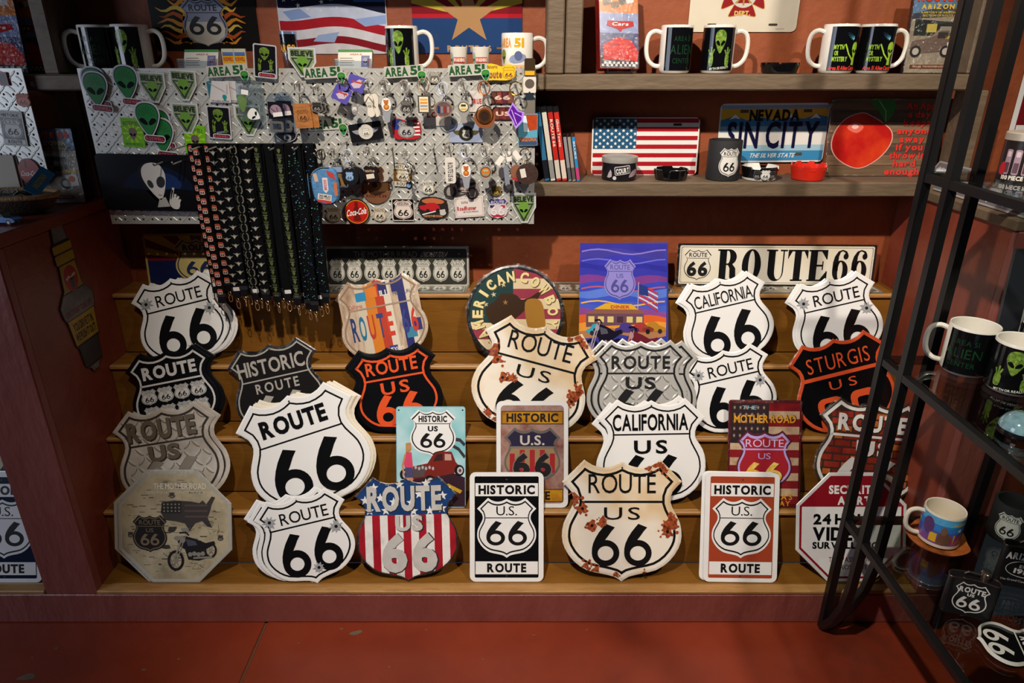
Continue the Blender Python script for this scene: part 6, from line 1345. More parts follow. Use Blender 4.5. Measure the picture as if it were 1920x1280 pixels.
# ID card holders and packets
def id_holder(label, px, Y):
    p = up(px, Y); t = thing('card_holder', label, 'card holder', Matrix.Translation(p), 'ID card holders'); cl = clear('acrylic', '#e9f0fa', .10, .05)
    m = M(); m.box(-.042, -.028, 0, .042, .028, .003, cl); m.box(-.042, -.030, 0, .042, -.0275, .03, cl); m.box(-.042, -.028, .003, -.0395, .028, .035, cl); m.box(.0395, -.028, .003, .042, .028, .035, cl); m.build('tray', t)
    tm = Matrix.Translation((0, .006, .012)) @ Matrix.Rotation(math.radians(62), 4, 'X')
    c = M(fn=lambda x, y, z: tuple(tm @ Vector((x, y, z)))); c.box(-.043, -.008, -.018, .043, .05, 0, mt('#cfccc4', .4)); c.build('card_stack', t)
    f = M(fn=lambda x, y, z: tuple(tm @ Vector((x, y, z)))); f.rect(-.043, -.008, .043, .05, .0003, mt('#e4e0d4', .3)); f.rect(-.043, .043, .043, .05, .0006, mt('#4a8a4a', .3)); f.text('AREA 51', .002, .037, .03, .004, .0006, mt('#b0402c'), 1); f.rect(.016, .004, .037, .034, .0006, mt('#7a74a0', .3)); alien_head(f, .0265, .018, .014, .022, .0009, mt('#9a9cae', .3))
    for i in range(4): f.rect(-.038, .008+.006*i, -.002-.004*(i % 2), .010+.006*i, .0006, mt('#8a8478'))
    f.build('front_card', t)
id_holder('acrylic holder of alien ID cards below the flame plate', 376, 1.85); id_holder('acrylic holder of alien ID cards before the stars and stripes plate', 665, 1.85)
for i, px in enumerate((433, 455)):
    p = up(px, 1.835); t = thing('candy_packet', 'small yellow and red foil packet, %s of two beside the alien card' % ('left', 'right')[i], 'packet', Matrix.Translation(p) @ FRONT, 'foil packets'); m = M(); m.slab(tf(rrect(.030, .058, .002), 0, .029), -.004, .002, mt('#c9c2a8', .25)); m.build('pouch', t); m = M(); m.poly(tf(rrect(.026, .018, .001), 0, .034), .0024, mt('#d9a01c', .25)); m.text('ROSWELL', 0, .034, .024, .008, .0027, mt('#b0301c'), 2); m.poly(tf(rrect(.026, .008), 0, .046), .0024, mt('#4a6aa8')); m.build('print', t)
# ---- plates on the back wall
def wall_item(name, label, cat, px, py, off=.003): return Item(name, label, cat, px, py, off, 0, None, WALL_Y)
s = wall_item('flame_plate', 'black plate with orange flames and a ROUTE 66 shield', 'licence plate', 380, 22); s['plate'].slab(rrect(200, 148, 6), -.0012, 0, mt('#17130f', .22))
fl1, fl2, fl3 = mt('#d98a24', .25), mt('#b5521c', .25), mt('#e0b84a', .25); rnd = random.Random(5)
for sg in (-1, 1):
    for i in range(11):
        y0 = -58+12*i; ln = rnd.uniform(35, 62); P = [(sg*28, y0)]+[(sg*(28+ln*k/6), y0+5*math.sin(k*1.3+i)+k*.8) for k in range(1, 7)]; s['flame'].stroke(P, [10, 9, 8, 6.5, 5, 3.5, 1], L(1+i % 2), (fl1, fl2, fl3)[i % 3])
    s['flame'].poly([(0, -60), (sg*50, -58), (sg*44, -40), (sg*34, 20), (0, 20)], L(1), fl1)
small_shield(s['shield'], 1, -20, 84, 92, L(5), mt('#8f93a8', .25), mt('#16161a'), 'ROUTE', '', num=False, bold=1); s['shield_light'].poly([(-31, -19), (33, -19), (39, -32), (35, -47), (22, -56), (1, -64), (-20, -56), (-33, -47), (-37, -32)], L(6)+.0001, mt('#d0c8b8', .25)); s['number'].six6(1, -26, 60, 36, L(8), mt('#121214')); s.done()
s = wall_item('flag_plate', 'plate printed with a rippling stars and stripes flag', 'licence plate', 624, 40); s['plate'].slab(rrect(203, 124, 10), -.0012, 0, mt('#c9c6c8', .22)); p = s['print']
def wav(x, k=0): return 7*math.sin((x+40)/34.0+k)-.06*x
rows = ['#8f2228', '#c9c8ce', '#8f1e28', '#d0ccd0', '#14162c']; ys = [-60, -46, -28, -8, 14, 61]
for i, c in enumerate(['#c9c4c8', '#7d1c24', '#c8c6cc', '#a01f2a', '#b9c0d4', '#15172e']):
    y0, y1 = [-62, -48, -34, -16, 2, 26, 62][i:i+2]; n = 14; A = [(-100+200*k/n, max(-61, min(61, y0+(wav(-100+200*k/n) if 0 < i else 0)))) for k in range(n+1)]; B = [(-100+200*k/n, max(-61, min(61, y1+(wav(-100+200*k/n) if i < 5 else 0)))) for k in range(n+1)]; p.poly(A+B[::-1], L(1), mt(c, .2, var=.25, vscale=30))
for x, y in ((-88, 40), (-70, 42), (-58, 52), (-62, 30), (-45, 44), (-30, 50), (-45, 22), (-18, 36), (0, 42), (18, 46), (-8, 54), (-20, 20), (10, 26)): s['star'].poly(tf(star(5, inner=.35), x, y, 8), L(3), mt('#cfd0d8', .25))
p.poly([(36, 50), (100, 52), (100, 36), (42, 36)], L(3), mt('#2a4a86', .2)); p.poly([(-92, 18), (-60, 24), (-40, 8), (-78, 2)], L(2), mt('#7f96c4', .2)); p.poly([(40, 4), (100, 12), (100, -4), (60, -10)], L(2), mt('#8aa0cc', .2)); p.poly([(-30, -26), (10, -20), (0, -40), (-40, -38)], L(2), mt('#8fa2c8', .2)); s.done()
s = wall_item('arizona_plate', 'Arizona flag plate with copper star reading ROUTE 66', 'licence plate', 876, 38); s['plate'].slab(rrect(206, 126, 4), -.0012, 0, mt('#2a3f6e', .2)); p = s['print']; arizona_rays(p, -103, 103, 6, 63, L(1), mt('#7a1a22', .2), mt('#b5a23c', .2)); p.rect(-103, -63, 103, 4, L(1), mt('#24406e', .2)); p.rect(-103, 4, 103, 12, L(2), mt('#b0202c', .2)); s['star'].poly(tf(star(56, inner=.39), 3, 8), L(3), mt('#b58a5c', .28, .2)); s['lettering'].text('ROUTE 66', 3, -54, 84, 11, L(4), mt('#a8886a', .3), 2, track=.2)
for sg in (-1, 1): p.crect(sg*62, -53, 14, 4, L(3), mt('#8a5a3c'))
s.done()
s = wall_item('fire_plate', 'cream licence plate with a red fire department emblem', 'licence plate', 1398, -4); s['plate'].slab(rrect(206, 130, 10), -.0012, 0, mt('#d8cdb8', .3)); p = s['emblem']; mr = mt('#8f1f22', .25)
for a in (0, 90, 180, 270): p.poly(tf(catmull([(-14, 12), (-26, 38), (-18, 40), (0, 36), (18, 40), (26, 38), (14, 12)], 3), -3, 5, a), L(1), mr); p.stroke(tf(catmull([(-14, 12), (-26, 38), (-18, 40), (0, 36), (18, 40), (26, 38), (14, 12)], 3), -3, 5, a), 1, L(2), mt('#c9a04a'), True)
p.disc(-3, 5, 24, L(3), mt('#c9c2b4', .3), n=28); p.disc(-3, 8, 8, L(4), mr, ry=9, n=14); p.poly(tf([(-12, -12), (12, -12), (0, 4)], -3, 2), L(4), mr); p.stroke([(-18, -10), (12, 20)], 2.4, L(5), mt('#c9a04a', .3, .4)); p.stroke([(12, -10), (-18, 20)], 2.4, L(5), mt('#c9a04a', .3, .4)); p.crect(-3, -5, 3, 18, L(5), mt('#c9a04a', .3, .4)); s['lettering'].text('DEPT.', -3, -29, 30, 8, L(4), mt('#d8b86a', .3), 2); s['lettering'].text('1', -35, 5, 4, 12, L(4), mt('#d8b86a', .3), 2); s['lettering'].text('FIRE', -3, 38, 26, 8, L(4), mt('#d8b86a'), 2)
for sg in (-1, 1): s['slot'].crect(sg*58, -51, 17, 4.5, L(1), mt('#3a3430'), 0, 2)
s['lettering'].text('Made in USA', 72, -59, 16, 2.4, L(1), mt('#6a6054'), 0); s.done()
# ---- video cases
def case(name, label, mw, w, h, d, col, art, spine='#17141a', group=None):
    t = thing(name, label, 'video case', mw, group); m = M(); m.bbox(-w/2, 0, -d, w/2, h, 0, mt(spine, .25), .001); m.build('box', t); f = M(); art(f, w, h); f.build('cover', t); sl = M(); sl.bbox(-w/2-.0006, -.0004, -d-.0006, w/2+.0006, h+.0006, .0012, clear('shrink_film', shine=.0), .001); sl.build('shrink_wrap', t); return t
def art_cars(m, w, h):
    Z = .0004; m.rect(-w*.49, h*.70, w*.49, h*.99, Z, mt('#c9701c', .25, var=.4, vscale=40)); m.rect(-w*.49, h*.45, w*.49, h*.70, Z, mt('#7a86b0', .25, var=.4, vscale=30)); m.rect(-w*.49, h*.18, w*.49, h*.45, Z, mt('#3a3c6a', .25, var=.4, vscale=30)); m.rect(-w*.49, h*.01, w*.49, h*.18, Z, mt('#26242c', .25))
    for i in range(8):
        for j in range(2): m.rect(-w*.46+w*.115*i+(w*.057 if j else 0), h*(.03+.03*j), -w*.40+w*.115*i+(w*.057 if j else 0), h*(.06+.03*j), Z*2, mt('#c9c6c4'))
    m.poly([(-w*.40, h*.12), (w*.45, h*.10), (w*.49, h*.22), (w*.3, h*.36), (-w*.05, h*.40), (-w*.42, h*.30)], Z*2, blotch('red_streak', ['#8f1512', '#c9241c', '#dd4a2c'], 30, .2, 3, 0, (1, 5, 1)))
    m.poly([(-w*.3, h*.60), (w*.36, h*.60), (w*.38, h*.54), (w*.1, h*.50), (w*.03, h*.46), (-w*.04, h*.50), (-w*.32, h*.54)], Z*3, mt('#b01c1c', .2)); m.text('Cars', w*.03, h*.562, w*.42, h*.04, Z*4, mt('#e8e2dc'), 1, shear=.3)
    for x, y, c in ((-.3, .83, '#5a4a2c'), (-.1, .80, '#6a5030'), (.1, .84, '#4a4038'), (.28, .86, '#d0ccc8')): m.poly(tf(rrect(w*.2, h*.07, h*.02), w*x, h*y, 10), Z*2, mt(c, .3))
def art_az(m, w, h):
    Z = .0004; m.rect(-w*.49, h*.72, w*.49, h*.99, Z, mt('#5a7a9a', .3, var=.4, vscale=40)); m.rect(-w*.49, h*.01, w*.49, h*.72, Z, mt('#8f8270', .35, var=.6, vscale=90)); m.poly([(-w*.49, h*.72), (w*.1, h*.82), (w*.49, h*.74), (w*.49, h*.7), (-w*.49, h*.66)], Z*1.5, mt('#3a3c44', .3)); m.text('ROUTE 66', 0, h*.91, w*.86, h*.085, Z*3, mt('#8a1c14'), 2); m.text('ROUTE 66', -.001, h*.913, w*.85, h*.075, Z*4, mt('#d0482c', .3), 2); m.text('ARIZONA', 0, h*.805, w*.7, h*.05, Z*3, mt('#d9b83c', .3), 2, track=.3)
    m.text("A HISTORY OF ARIZONA'S", .0, h*.735, w*.7, h*.022, Z*3, mt('#c9b03c'), 1); m.text('SECTION OF ROUTE 66', .0, h*.70, w*.62, h*.022, Z*3, mt('#c9b03c'), 1)
    m.poly([(-w*.42, h*.66), (w*.28, h*.62), (w*.28, h*.46), (-w*.42, h*.46)], Z*2, mt('#262a26', .3)); m.rect(-w*.2, h*.50, -w*.02, h*.60, Z*3, mt('#b5a24a', .3)); m.rect(.04*w, h*.49, w*.24, h*.57, Z*3, mt('#8a8274', .3))
    m.poly([(-w*.45, h*.32), (-w*.42, h*.40), (-w*.1, h*.44), (.0, h*.52), (w*.22, h*.52), (w*.26, h*.40), (w*.36, h*.36), (w*.36, h*.28), (-w*.4, h*.24)], Z*3, mt('#8a7468', .3)); m.rect(.02*w, h*.43, w*.2, h*.5, Z*4, mt('#2a2624')); 
    for x in (-.34, .2): m.ring(tf(ell(w*.1, w*.1, 18), w*x, h*.27), tf(ell(w*.06, w*.06, 18), w*x, h*.27), Z*4, mt('#1c1a18')); m.disc(w*x, h*.27, w*.06, Z*4, mt('#a8a094'), n=14)
    m.text('WINNER', w*.3, h*.43, w*.3, h*.035, Z*4, mt('#d9b83c'), 2, rot=-6); m.poly(tf(rrect(w*.22, w*.22, .002), w*.33, h*.31, 6), Z*4, mt('#d0ccc8', .3)); m.disc(w*.33, h*.33, w*.06, Z*5, mt('#c0602c'), n=12); m.rect(-w*.4, h*.06, w*.3, h*.11, Z*3, mt('#7a4a34', .3)); m.text('TRAVEL THE MOTHER ROAD', -w*.05, h*.085, w*.62, h*.02, Z*4, mt('#c9a08a'), 1)
def stand_mw(p, yaw=0, lean=0, roll=0): return Matrix.Translation(p) @ Matrix.Rotation(math.radians(yaw), 4, 'Z') @ FRONT @ Matrix.Rotation(math.radians(-lean), 4, 'X') @ Matrix.Rotation(math.radians(roll), 4, 'Z')
case('video_case', 'red racing movie case on a wire easel beside the timber posts', stand_mw(on_shelf(1162, 1.84, Z_UP+.012), 14, 14, -1), .104, .188, .026, 0, art_cars, '#8f1a1c')
e = thing('wire_easel', 'small black wire easel under the racing movie case', 'easel', Matrix.Translation(on_shelf(1160, 1.835, Z_UP))); m = M(); bk = mt('#111113', .4)
for sx_ in (-1, 1): m.tube([(sx_*.03, -.02, .014), (sx_*.03, -.02, .004), (sx_*.03, .02, .003), (sx_*.03, .06, .012), (sx_*.018, .075, .09)], .002, bk, 6)
m.tube([(-.03, -.02, .004), (.03, -.02, .004)], .002, bk, 6); m.build('wire', e)
case('video_case', 'Arizona video case with an old car, right end of the upper shelf', stand_mw(on_shelf(1744, 1.86, Z_UP+.0004), -1, 6), .138, .192, .015, 0, art_az)
case('video_case', 'boxed Arizona video standing on the dark countertop', stand_mw(at_z(112, 381, 1.0905), 4, 4), .135, .19, .03, 0, art_az)
case('video_case', 'racing movie case at the top left corner, left of two', stand_mw(on_shelf(8, 1.85, Z_UP+.0004), 8, 5), .115, .19, .015, 0, art_cars, '#111015', 'racing movie cases')
case('video_case', 'racing movie case at the top left corner, right of two', stand_mw(on_shelf(58, 1.905, Z_UP+.0004), 8, 5), .085, .19, .015, 0, art_cars, '#111015', 'racing movie cases')
# leaning row of cases, spines out
for i, (px, h, wd, c, c2, tx) in enumerate(((1031.5, .190, .0145, '#2f6a90', '#1a1c24', ''), (1042.5, .190, .0145, '#cfc8ba', '#8a8a88', ''), (1053.5, .190, .0145, '#b5261e', '#c9c0b4', 'ROUTE 66'), (1064.5, .190, .0145, '#c42c22', '#d8c8b8', 'Ghost Towns'), (1072.6, .124, .0098, '#8a8a90', '#55555c', ''), (1080.4, .124, .0098, '#9a8f84', '#5a5550', ''), (1088.2, .124, .0098, '#2a86c0', '#c0407a', 'BLUES'))):
    p = on_shelf(px, 1.822, Z_LOW+.0005); lean = -9
    t = thing('disc_case', ('blue and black video spine leftmost in the leaning row', 'cream video spine second in the leaning row', 'red video spine with a picture, third in the leaning row', 'plain red video spine, fourth in the leaning row', 'short grey disc case next to the red spine', 'short tan disc case in the leaning row', 'short bright blue disc case rightmost in the leaning row')[i], 'disc case', Matrix.Translation(p) @ Matrix.Rotation(math.radians(lean), 4, 'Y'), 'leaning row of disc cases')
    m = M(); m.bbox(-wd, 0, 0, 0, .12, h, mt('#1a191c', .2) if i < 4 else clear('acrylic', '#e9f0fa', .10, .05), .0012); m.build('case', t)
    m = M(); m.box(-wd*.9, -.0006, h*.02, -wd*.1, .0008, h*.93, mt(c, .3)); m.box(-wd*.9, -.0009, h*.05, -wd*.1, .0, h*.3, mt(c2, .3)); m.build('spine', t)
    if tx: m = M(fn=lambda x, y, z: (x-wd/2, -.0012-z, y)); m.text(tx, 0, h*.66, h*.36, wd*.42, 0, mt('#e4d8cc'), 1, rot=-90); m.build('lettering', t)
# ---- lower shelf
def lo(px, Y): return on_shelf(px, Y, Z_LOW+.0004)
class Stand(Sign):
    def __init__(s, name, label, cat, px, w, h, Y, lean, z=None, roll=0, yaw=0):
        p = lo(px, Y); p.z = p.z if z is None else z
        Sign.__init__(s, name, label, cat, stand_mw(p, yaw, lean, roll) @ Matrix.Translation((0, h/2, .002)), w, h)
s = Stand('flag_licence_plate', 'stars and stripes licence plate standing behind the small can', 'licence plate', 1206, .292, .152, 1.928, 5); O = RECT(.292, .152, .012); s.plate(O, mt('#e8e4de', .25), 0, .0012); p = s['print']
for i in range(0, 13, 2): p.rect(-.488, .485-.0747*(i+1), .488, .485-.0747*i, L(1), mt('#a81c26', .25))
p.rect(-.488, -.04, -.085, .485, L(2), mt('#23557a', .25))
for j in range(9):
    for i in range(6 if j % 2 == 0 else 5): s['star'].poly([(x*.52, y) for x, y in tf(star(.034, inner=.42), (-.46+.072*i+(.036 if j % 2 else 0))/.52, .445-.056*j)], L(3), mt('#e8e6e2', .3))
for x in (-.28, .29): s['slot'].crect(x, .38, .075, .04, L(4), mt('#3a1c1c'))
s.done()
s = Stand('nevada_plate', 'blue and yellow NEVADA SIN CITY licence plate', 'licence plate', 1438, .296, .155, WALL_Y-.004, 2, 1.178, .5); O = RECT(.296, .155, .012); s.plate(O, mt('#d8d6d4', .25), 0, .0012); p = s['print']; p.poly([(x*.985, y*.97) for x, y in O], L(1), blotch('plate_sky', ['#dcd8d0', '#e4e0d8'], 8, .25, 3, 0)); p.rect(-.49, .22, .49, .41, L(2), mt('#d9a82c', .25)); p.rect(-.49, .41, .49, .47, L(2), mt('#8aa0c0', .25))
p.poly([(-.49, .12), (.49, .12), (.49, .27), (.38, .31), (.28, .24), (.15, .26), (0, .22), (-.12, .27), (-.25, .22), (-.36, .30), (-.49, .22)], L(3), mt('#3a78a8', .25)); p.rect(-.49, .02, .49, .12, L(2), mt('#7fa6c0', .25)); p.rect(-.49, -.47, .49, -.30, L(2), mt('#3a86b5', .25)); p.rect(-.49, -.30, .49, -.2, L(2), mt('#9ec0d0', .25))
for x in (-.36, .15, .38): p.poly([(x-.05, .235), (x, .325), (x+.05, .24), (x, .26)], L(4), mt('#e0e4e8', .25))
s['lettering'].text('NEVADA', .0, .30, .46, .17, L(5), mt('#101214'), 2, track=.06); s['lettering'].text('SIN CITY', .0, -.03, .84, .42, L(5), mt('#14143a', .25), 1, track=.2, up=.001); s['lettering'].text('THE SILVER STATE', .02, -.38, .42, .07, L(5), mt('#e4e2de'), 1, shear=.2)
for x, y in ((-.28, .37), (.3, .37), (.26, -.36)): s['slot'].crect(x, y, .075, .05, L(4), mt('#4a4238'))
s.done()
s = Stand('apple_sign', 'tin sign with a big red apple and red joke lettering', 'sign', 1647, .302, .203, 1.905, 9); O = RECT(.302, .203, .004); s.plate(O, mt('#4a3628', .25), 0, .0012); p = s['print']
for i in range(7): p.rect(-.495, -.49+.14*i, .495, -.36+.14*i, L(1), blotch('dark_planks_%d' % (i % 3), (['#4a3a2c', '#6a5440', '#7d6650'], ['#54402f', '#7a604a', '#8f745a'], ['#3c3026', '#57463a', '#6e5a4a'])[i % 3], 6, .25, 7, 0, (1, 8, 1)))
ap = blob([(.16, .22), (.28, .1), (.30, -.04), (.24, -.2), (.12, -.34), (-.02, -.42), (-.16, -.38), (-.30, -.26), (-.36, -.1), (-.33, .1), (-.22, .27), (-.06, .34), (.04, .30)], 4); ap = [(x*.80-.17, y*.92+.0) for x, y in ap]
s['apple'].poly(inset(ap, -.01), L(2), mt('#e0a59a', .25)); s['apple'].poly(ap, L(3), blotch('apple_skin', ['#8f1212', '#b81c18', '#cf3a1c', '#d8622c'], 6, .2, 4, 0, stops=[.25, .45, .6, .8])); s['apple'].poly(tf(blob([(-.07, 0), (0, .07), (.08, .01), (.02, -.07)], 3), -.27, .13), L(4), mt('#e0685a', .2)); s['apple'].poly(tf(blob([(-.03, 0), (0, .035), (.035, .0), (.0, -.03)], 3), -.27, .14), L(5), mt('#f0b8ac', .2))
s['leaf'].poly(blob([(.0, .2), (-.06, .32), (-.16, .48), (-.02, .49), (.06, .46), (.07, .36), (.04, .25)], 3), L(4), mt('#3a7a3c', .25)); s['leaf'].stroke([(.0, .2), (-.01, .34), (-.08, .47)], .01, L(5), mt('#8ab06a')); s['leaf'].stroke([(-.02, .17), (.0, .2), (.05, .24)], .02, L(5), mt('#6a3a20'))
for i, (t_, w_) in enumerate((('An Apple', .34), ('a day', .22), ('keeps', .26), ('anyone', .34), ('away', .24), ('if you', .26), ('throw it', .34), ('hard', .22), ('enough', .34))): s['lettering'].text(t_, .315-.014*i+(.02 if i in (0,) else 0), .40-.105*i, w_*.93, .075, L(3), mt('#1a1412'), 2); s['lettering'].text(t_, .31-.014*i+(.02 if i in (0,) else 0), .405-.105*i, w_*.93, .075, L(4), mt('#d8362c', .25), 2)
film(s, O, .012, .004, seed=120); s.done()
# can, cooler, ashtrays
def cooler(name, label, loc, r, H, sh=True, rot=0):
    t = thing(name, label, 'can cooler', Matrix.Translation(loc), 'foam can coolers'); m = M(); fo_ = mt('#1d1d20', .75, var=.1, bump=.15, scale=500); m.lathe([(0, .001), (r*.98, .001), (r, .004), (r, H-.002), (r-.001, H), (r-.006, H), (r-.006, .01), (0, .01)], fo_, 36); m.smooth = True; m.build('sleeve', t)
    d = M(fn=wrap(r, rot)); d.strip = .006; w_, h_ = r*1.25, H*.72; y = H*.48
    small_shield(d, 0, y, w_, h_, .0006, mt('#e4e1da', .4), mt('#17171a'), 'ROUTE', '', bold=1); d.build('shield_print', t)
cooler('can_cooler', 'black foam can cooler with white ROUTE 66 shield on the shelf', lo(1353, 1.865), .0435, .102, rot=4)
t = thing('tin_can', 'small dark printed can with a clear lid before the flag plate', 'can', Matrix.Translation(lo(1160, 1.865))); r, H = .046, .056; m = M(); m.lathe([(0, .001), (r*.97, .001), (r, .003), (r, H)], mt('#2a262c', .25, .4, var=.5, vscale=60), 36); m.smooth = True; m.build('body', t); m = M(); m.lathe([(r*1.03, H*.82), (r*1.04, H*.84), (r*1.03, H+.004), (r*.9, H+.005), (0, H+.004)], mt('#b9b4ac', .3, alpha=.75), 36); m.smooth = True; m.build('lid', t)
d = M(fn=wrap(r, 0)); d.strip = .006; d.poly(tf(rrect(.042, .022, .004), .002, H*.52, 8), .0006, mt('#c9c0c4', .3)); d.poly(tf(rrect(.038, .018, .003), .002, H*.52, 8), .0009, mt('#1a181c')); d.text('COURT', .002, H*.5, .034, .012, .0012, mt('#e0dcd8'), 2, rot=8); d.poly(blob([(.02, .01), (.045, .016), (.05, .03), (.03, .026)], 2), .0006, mt('#a08a94', .3)); d.poly(blob([(-.04, .01), (-.03, .03), (-.026, .012)], 2), .0006, mt('#b0a4a8', .3)); d.disc(-.018, .009, .005, .0008, mt('#c9c4c4'), n=12); d.build('label_print', t)
def ashtray(label, loc, r, H, outer, inner, notch=4, deco=None, scal=0, base=None):
    t = thing('ashtray', label, 'ashtray', Matrix.Translation(loc), 'souvenir ashtrays'); m = M(); n = 48; prof = [(0, .001), (r*.88, .001), (r*.9, .003), (r*.92, H*.2), (r, H*.85), (r*.99, H), (r*.93, H), (r*.86, H*.35), (0, H*.3)]; mats = [base or outer]*3+[outer]*2+[inner]*3
    vs_ = []
    for k in range(n):
        a = 2*math.pi*k/n+.26; nk = abs(((k/n*notch) % 1)-.5) < .09*notch/4*1.0; w_ = 1+scal*math.cos(a*14)
        for i, (pr, pz) in enumerate(prof): vs_.append((pr*w_*math.cos(a), pr*w_*math.sin(a), pz if not (nk and i in (5, 6)) else H*.62))
    K = len(prof); m.v = vs_
    for k in range(n):
        for i in range(K-1): m.f.append((k*K+i, ((k+1) % n)*K+i, ((k+1) % n)*K+i+1, k*K+i+1)); m.mi.append(m._m(mats[i]))
    m.build('bowl', t)
    if deco: d = M(fn=wrap(r*.97, 0)); d.strip = .006; deco(d, r, H); d.build('decal', t)
gl = mt('#0d0c0e', .1, coat=.5)
ashtray('black glossy scalloped ashtray before the flag plate', lo(1257, 1.862), .0455, .028, gl, gl, 4, scal=.02)
def deco66(d, r, H):
    for i in range(-1, 2): small_shield(d, i*r*.42, H*.5, r*(.5 if i == 0 else .38), H*(.74 if i == 0 else .6), .003+(.0005 if i == 0 else 0), mt('#d8d6d0' if i == 0 else '#1a1a1c', .3), mt('#1a1a1c' if i == 0 else '#8a8a88'), '', '', bold=1)
ashtray('black and white ashtray ringed with 66 shields', lo(1422, 1.862), .048, .036, gl, mt('#e0dcd4', .2), 4, deco66, base=mt('#dcd8d0', .2))
red_p = mt('#d02a1a', .28, var=.03)
ashtray('bright red plastic ashtray with notched rim', lo(1513, 1.862), .046, .042, red_p, red_p, 8)
ashtray('black glossy ashtray on the upper shelf between the mugs', up(1460, 1.862), .047, .026, gl, gl, 4)
# ================================================================== black rack on the right
bk = mt('#0a0a0c', .45, var=.1); RX, RY = .853, 1.43
rk = thing('etagere_rack', 'black metal rack with glass shelves in the right foreground', 'rack', (RX, RY, 0))
def rod(name, pts, h=.0095): m = M(); m.tube([(x-RX, y-RY, z) for x, y, z in pts], h, bk, square=True); m.build(name, rk)
rod('post', [(RX, RY, .0), (RX, RY, 2.2)])
rod('post', [(RX+.001, 1.345, 2.2), (RX+.001, 1.343, .36), (RX+.001, 1.346, .22), (RX+.001, 1.358, .14), (RX, 1.385, .07), (RX, RY-.008, .012)])
rod('post', [(.956, 1.424, 2.2), (.955, 1.424, .36), (.952, 1.424, .22), (.94, 1.424, .14), (.91, 1.424, .07), (RX+.01, 1.426, .012)])
rod('post', [(1.42, RY, 0), (1.42, RY, 2.2)]); rod('post', [(RX, .70, 0), (RX, .70, 2.2)]); rod('post', [(1.42, .70, 0), (1.42, .70, 2.2)])
rod('brace', [(1.165, RY+.004, .0), (1.178, RY+.004, .80)])
GZ = (.366, .814, 1.228); glass = clear('shelf_glass', '#dfe6e2', .02, .02)
for z in GZ:
    rod('shelf_bar', [(RX, RY, z-.008), (RX, .70, z-.008)], .008); rod('shelf_bar', [(RX, RY, z-.008), (1.42, RY, z-.008)], .008); rod('shelf_bar', [(1.42, RY, z-.008), (1.42, .70, z-.008)], .008); rod('shelf_bar', [(RX, .70, z-.008), (1.42, .70, z-.008)], .008)
    m = M(); m.bbox(.006, .70-RY+.006, z-.001, 1.42-RX-.006, -.006, z+.005, glass, .001); m.build('glass_shelf', rk)
T1, T2, T3 = [z+.0055 for z in GZ]
def on(px, py, z): return at_z(px, py, z)
mug('big black neon-print mug alone on the middle glass shelf', on(1806, 694, T2), .048, .108, 150, -48, art_neon, wrapc=glaze_blk, span=150)
mug('big black alien mug on the middle glass shelf, front right', on(1893, 728, T2), .048, .108, 20, -42, art_alien, wrapc=glaze_blk, span=150)
mug('black mug behind the alien mug on the middle glass shelf', on(1936, 690, T2), .042, .108, -60, 0, None, wrapc=glaze_blk, span=150)
p = on(1912, 812, T2); t = thing('glass_dome', 'glass dome paperweight with a colourful car picture', 'paperweight', Matrix.Translation(p)); m = M(); m.lathe([(0, .001), (.036, .001), (.037, .006), (.036, .012)], mt('#101014', .2), 30); m.build('base', t); m = M(); m.lathe([(.0365, .012), (.035, .020), (.029, .030), (.018, .038), (.0, .041)], mt('#6a8a94', .05, var=.9, vscale=60, coat=1.0), 30); m.smooth = True; m.build('dome', t); m = M(fn=lambda x, y, z: (x, -.030+y*.55+z*-1, .016+y)); small_shield(m, -.010, .006, .014, .014, .004, mt('#d8d8d4', .2), mt('#1a1a1c'), '', ''); m.poly(blob([(.0, .0), (.02, .0), (.022, .006), (.01, .01)], 2), .004, mt('#b0242c', .2)); m.build('picture', t)
p = on(1890, 640, T2); s = Sign('framed_print', 'dark framed print standing behind the mugs on the glass shelf', 'picture', Matrix.Translation(Vector((1.172, 1.412, T2+.126))) @ FRONT @ Matrix.Rotation(math.radians(-4), 4, 'X'), .19, .25); s.plate(RECT(.19, .25, .003), mt('#2a2c33', .4), 0, .008); s['mat_board'].crect(.1, -.1, .7, .6, L(1), mt('#d8d6d2', .4)); s.done()
# lower glass shelf
def art_ram(m, r, H):
    for i, c in enumerate(('#7a4a8a', '#4a5ab0', '#2f7ac0', '#58a8d8')): m.rect(-r*1.5, H*(.14+.2*i), r*1.5, H*(.34+.2*i), .0006, mt(c, .25, var=.3, vscale=60), 16)
    for i in range(6): m.poly([(r*.5, H*.16), (r*(.2+.25*i), H*.5), (r*(.32+.25*i), H*.48)], .0009, mt('#d98a2c' if i % 2 else '#b5302c', .25))
    m.poly(blob([(-r*.25, H*.18), (r*.3, H*.18), (r*.34, H*.42), (r*.1, H*.55), (-r*.2, H*.5)], 2), .0010, mt('#6a4a3a', .3)); m.disc(-r*.02, H*.58, r*.16, .0012, mt('#7a5a48', .3), ry=H*.13, n=14); m.poly(tf(star(r*.16), r*.75, H*.62), .0010, mt('#d8d4cc')); m.rect(-r*.65, H*.2, -r*.3, H*.46, .0009, mt('#d9a82c', .25), 4); m.disc(-r*.8, H*.62, r*.3, .0009, mt('#5a3a6a', .3), ry=H*.25, n=18); m.text('ARIZONA', r*.75, H*.8, r*.8, H*.07, .0010, mt('#d9b83c'), 2); m.rect(-r*1.4, H*.06, r*1.4, H*.15, .0008, mt('#cfc4b4', .3), 16)
pm = on(1757, 1010, T1+.008); mug('blue Arizona landscape mug with a bighorn ram, on a rust-brown dish', pm, .044, .090, 168, -24, art_ram, body=mt('#e0d4c0', .2), taper=.12, group=None)
t = thing('wavy_dish', 'rust-brown wavy dish under the Arizona mug', 'dish', Matrix.Translation(Vector((pm.x, pm.y, T1)))); m = M(); n = 40; V = []
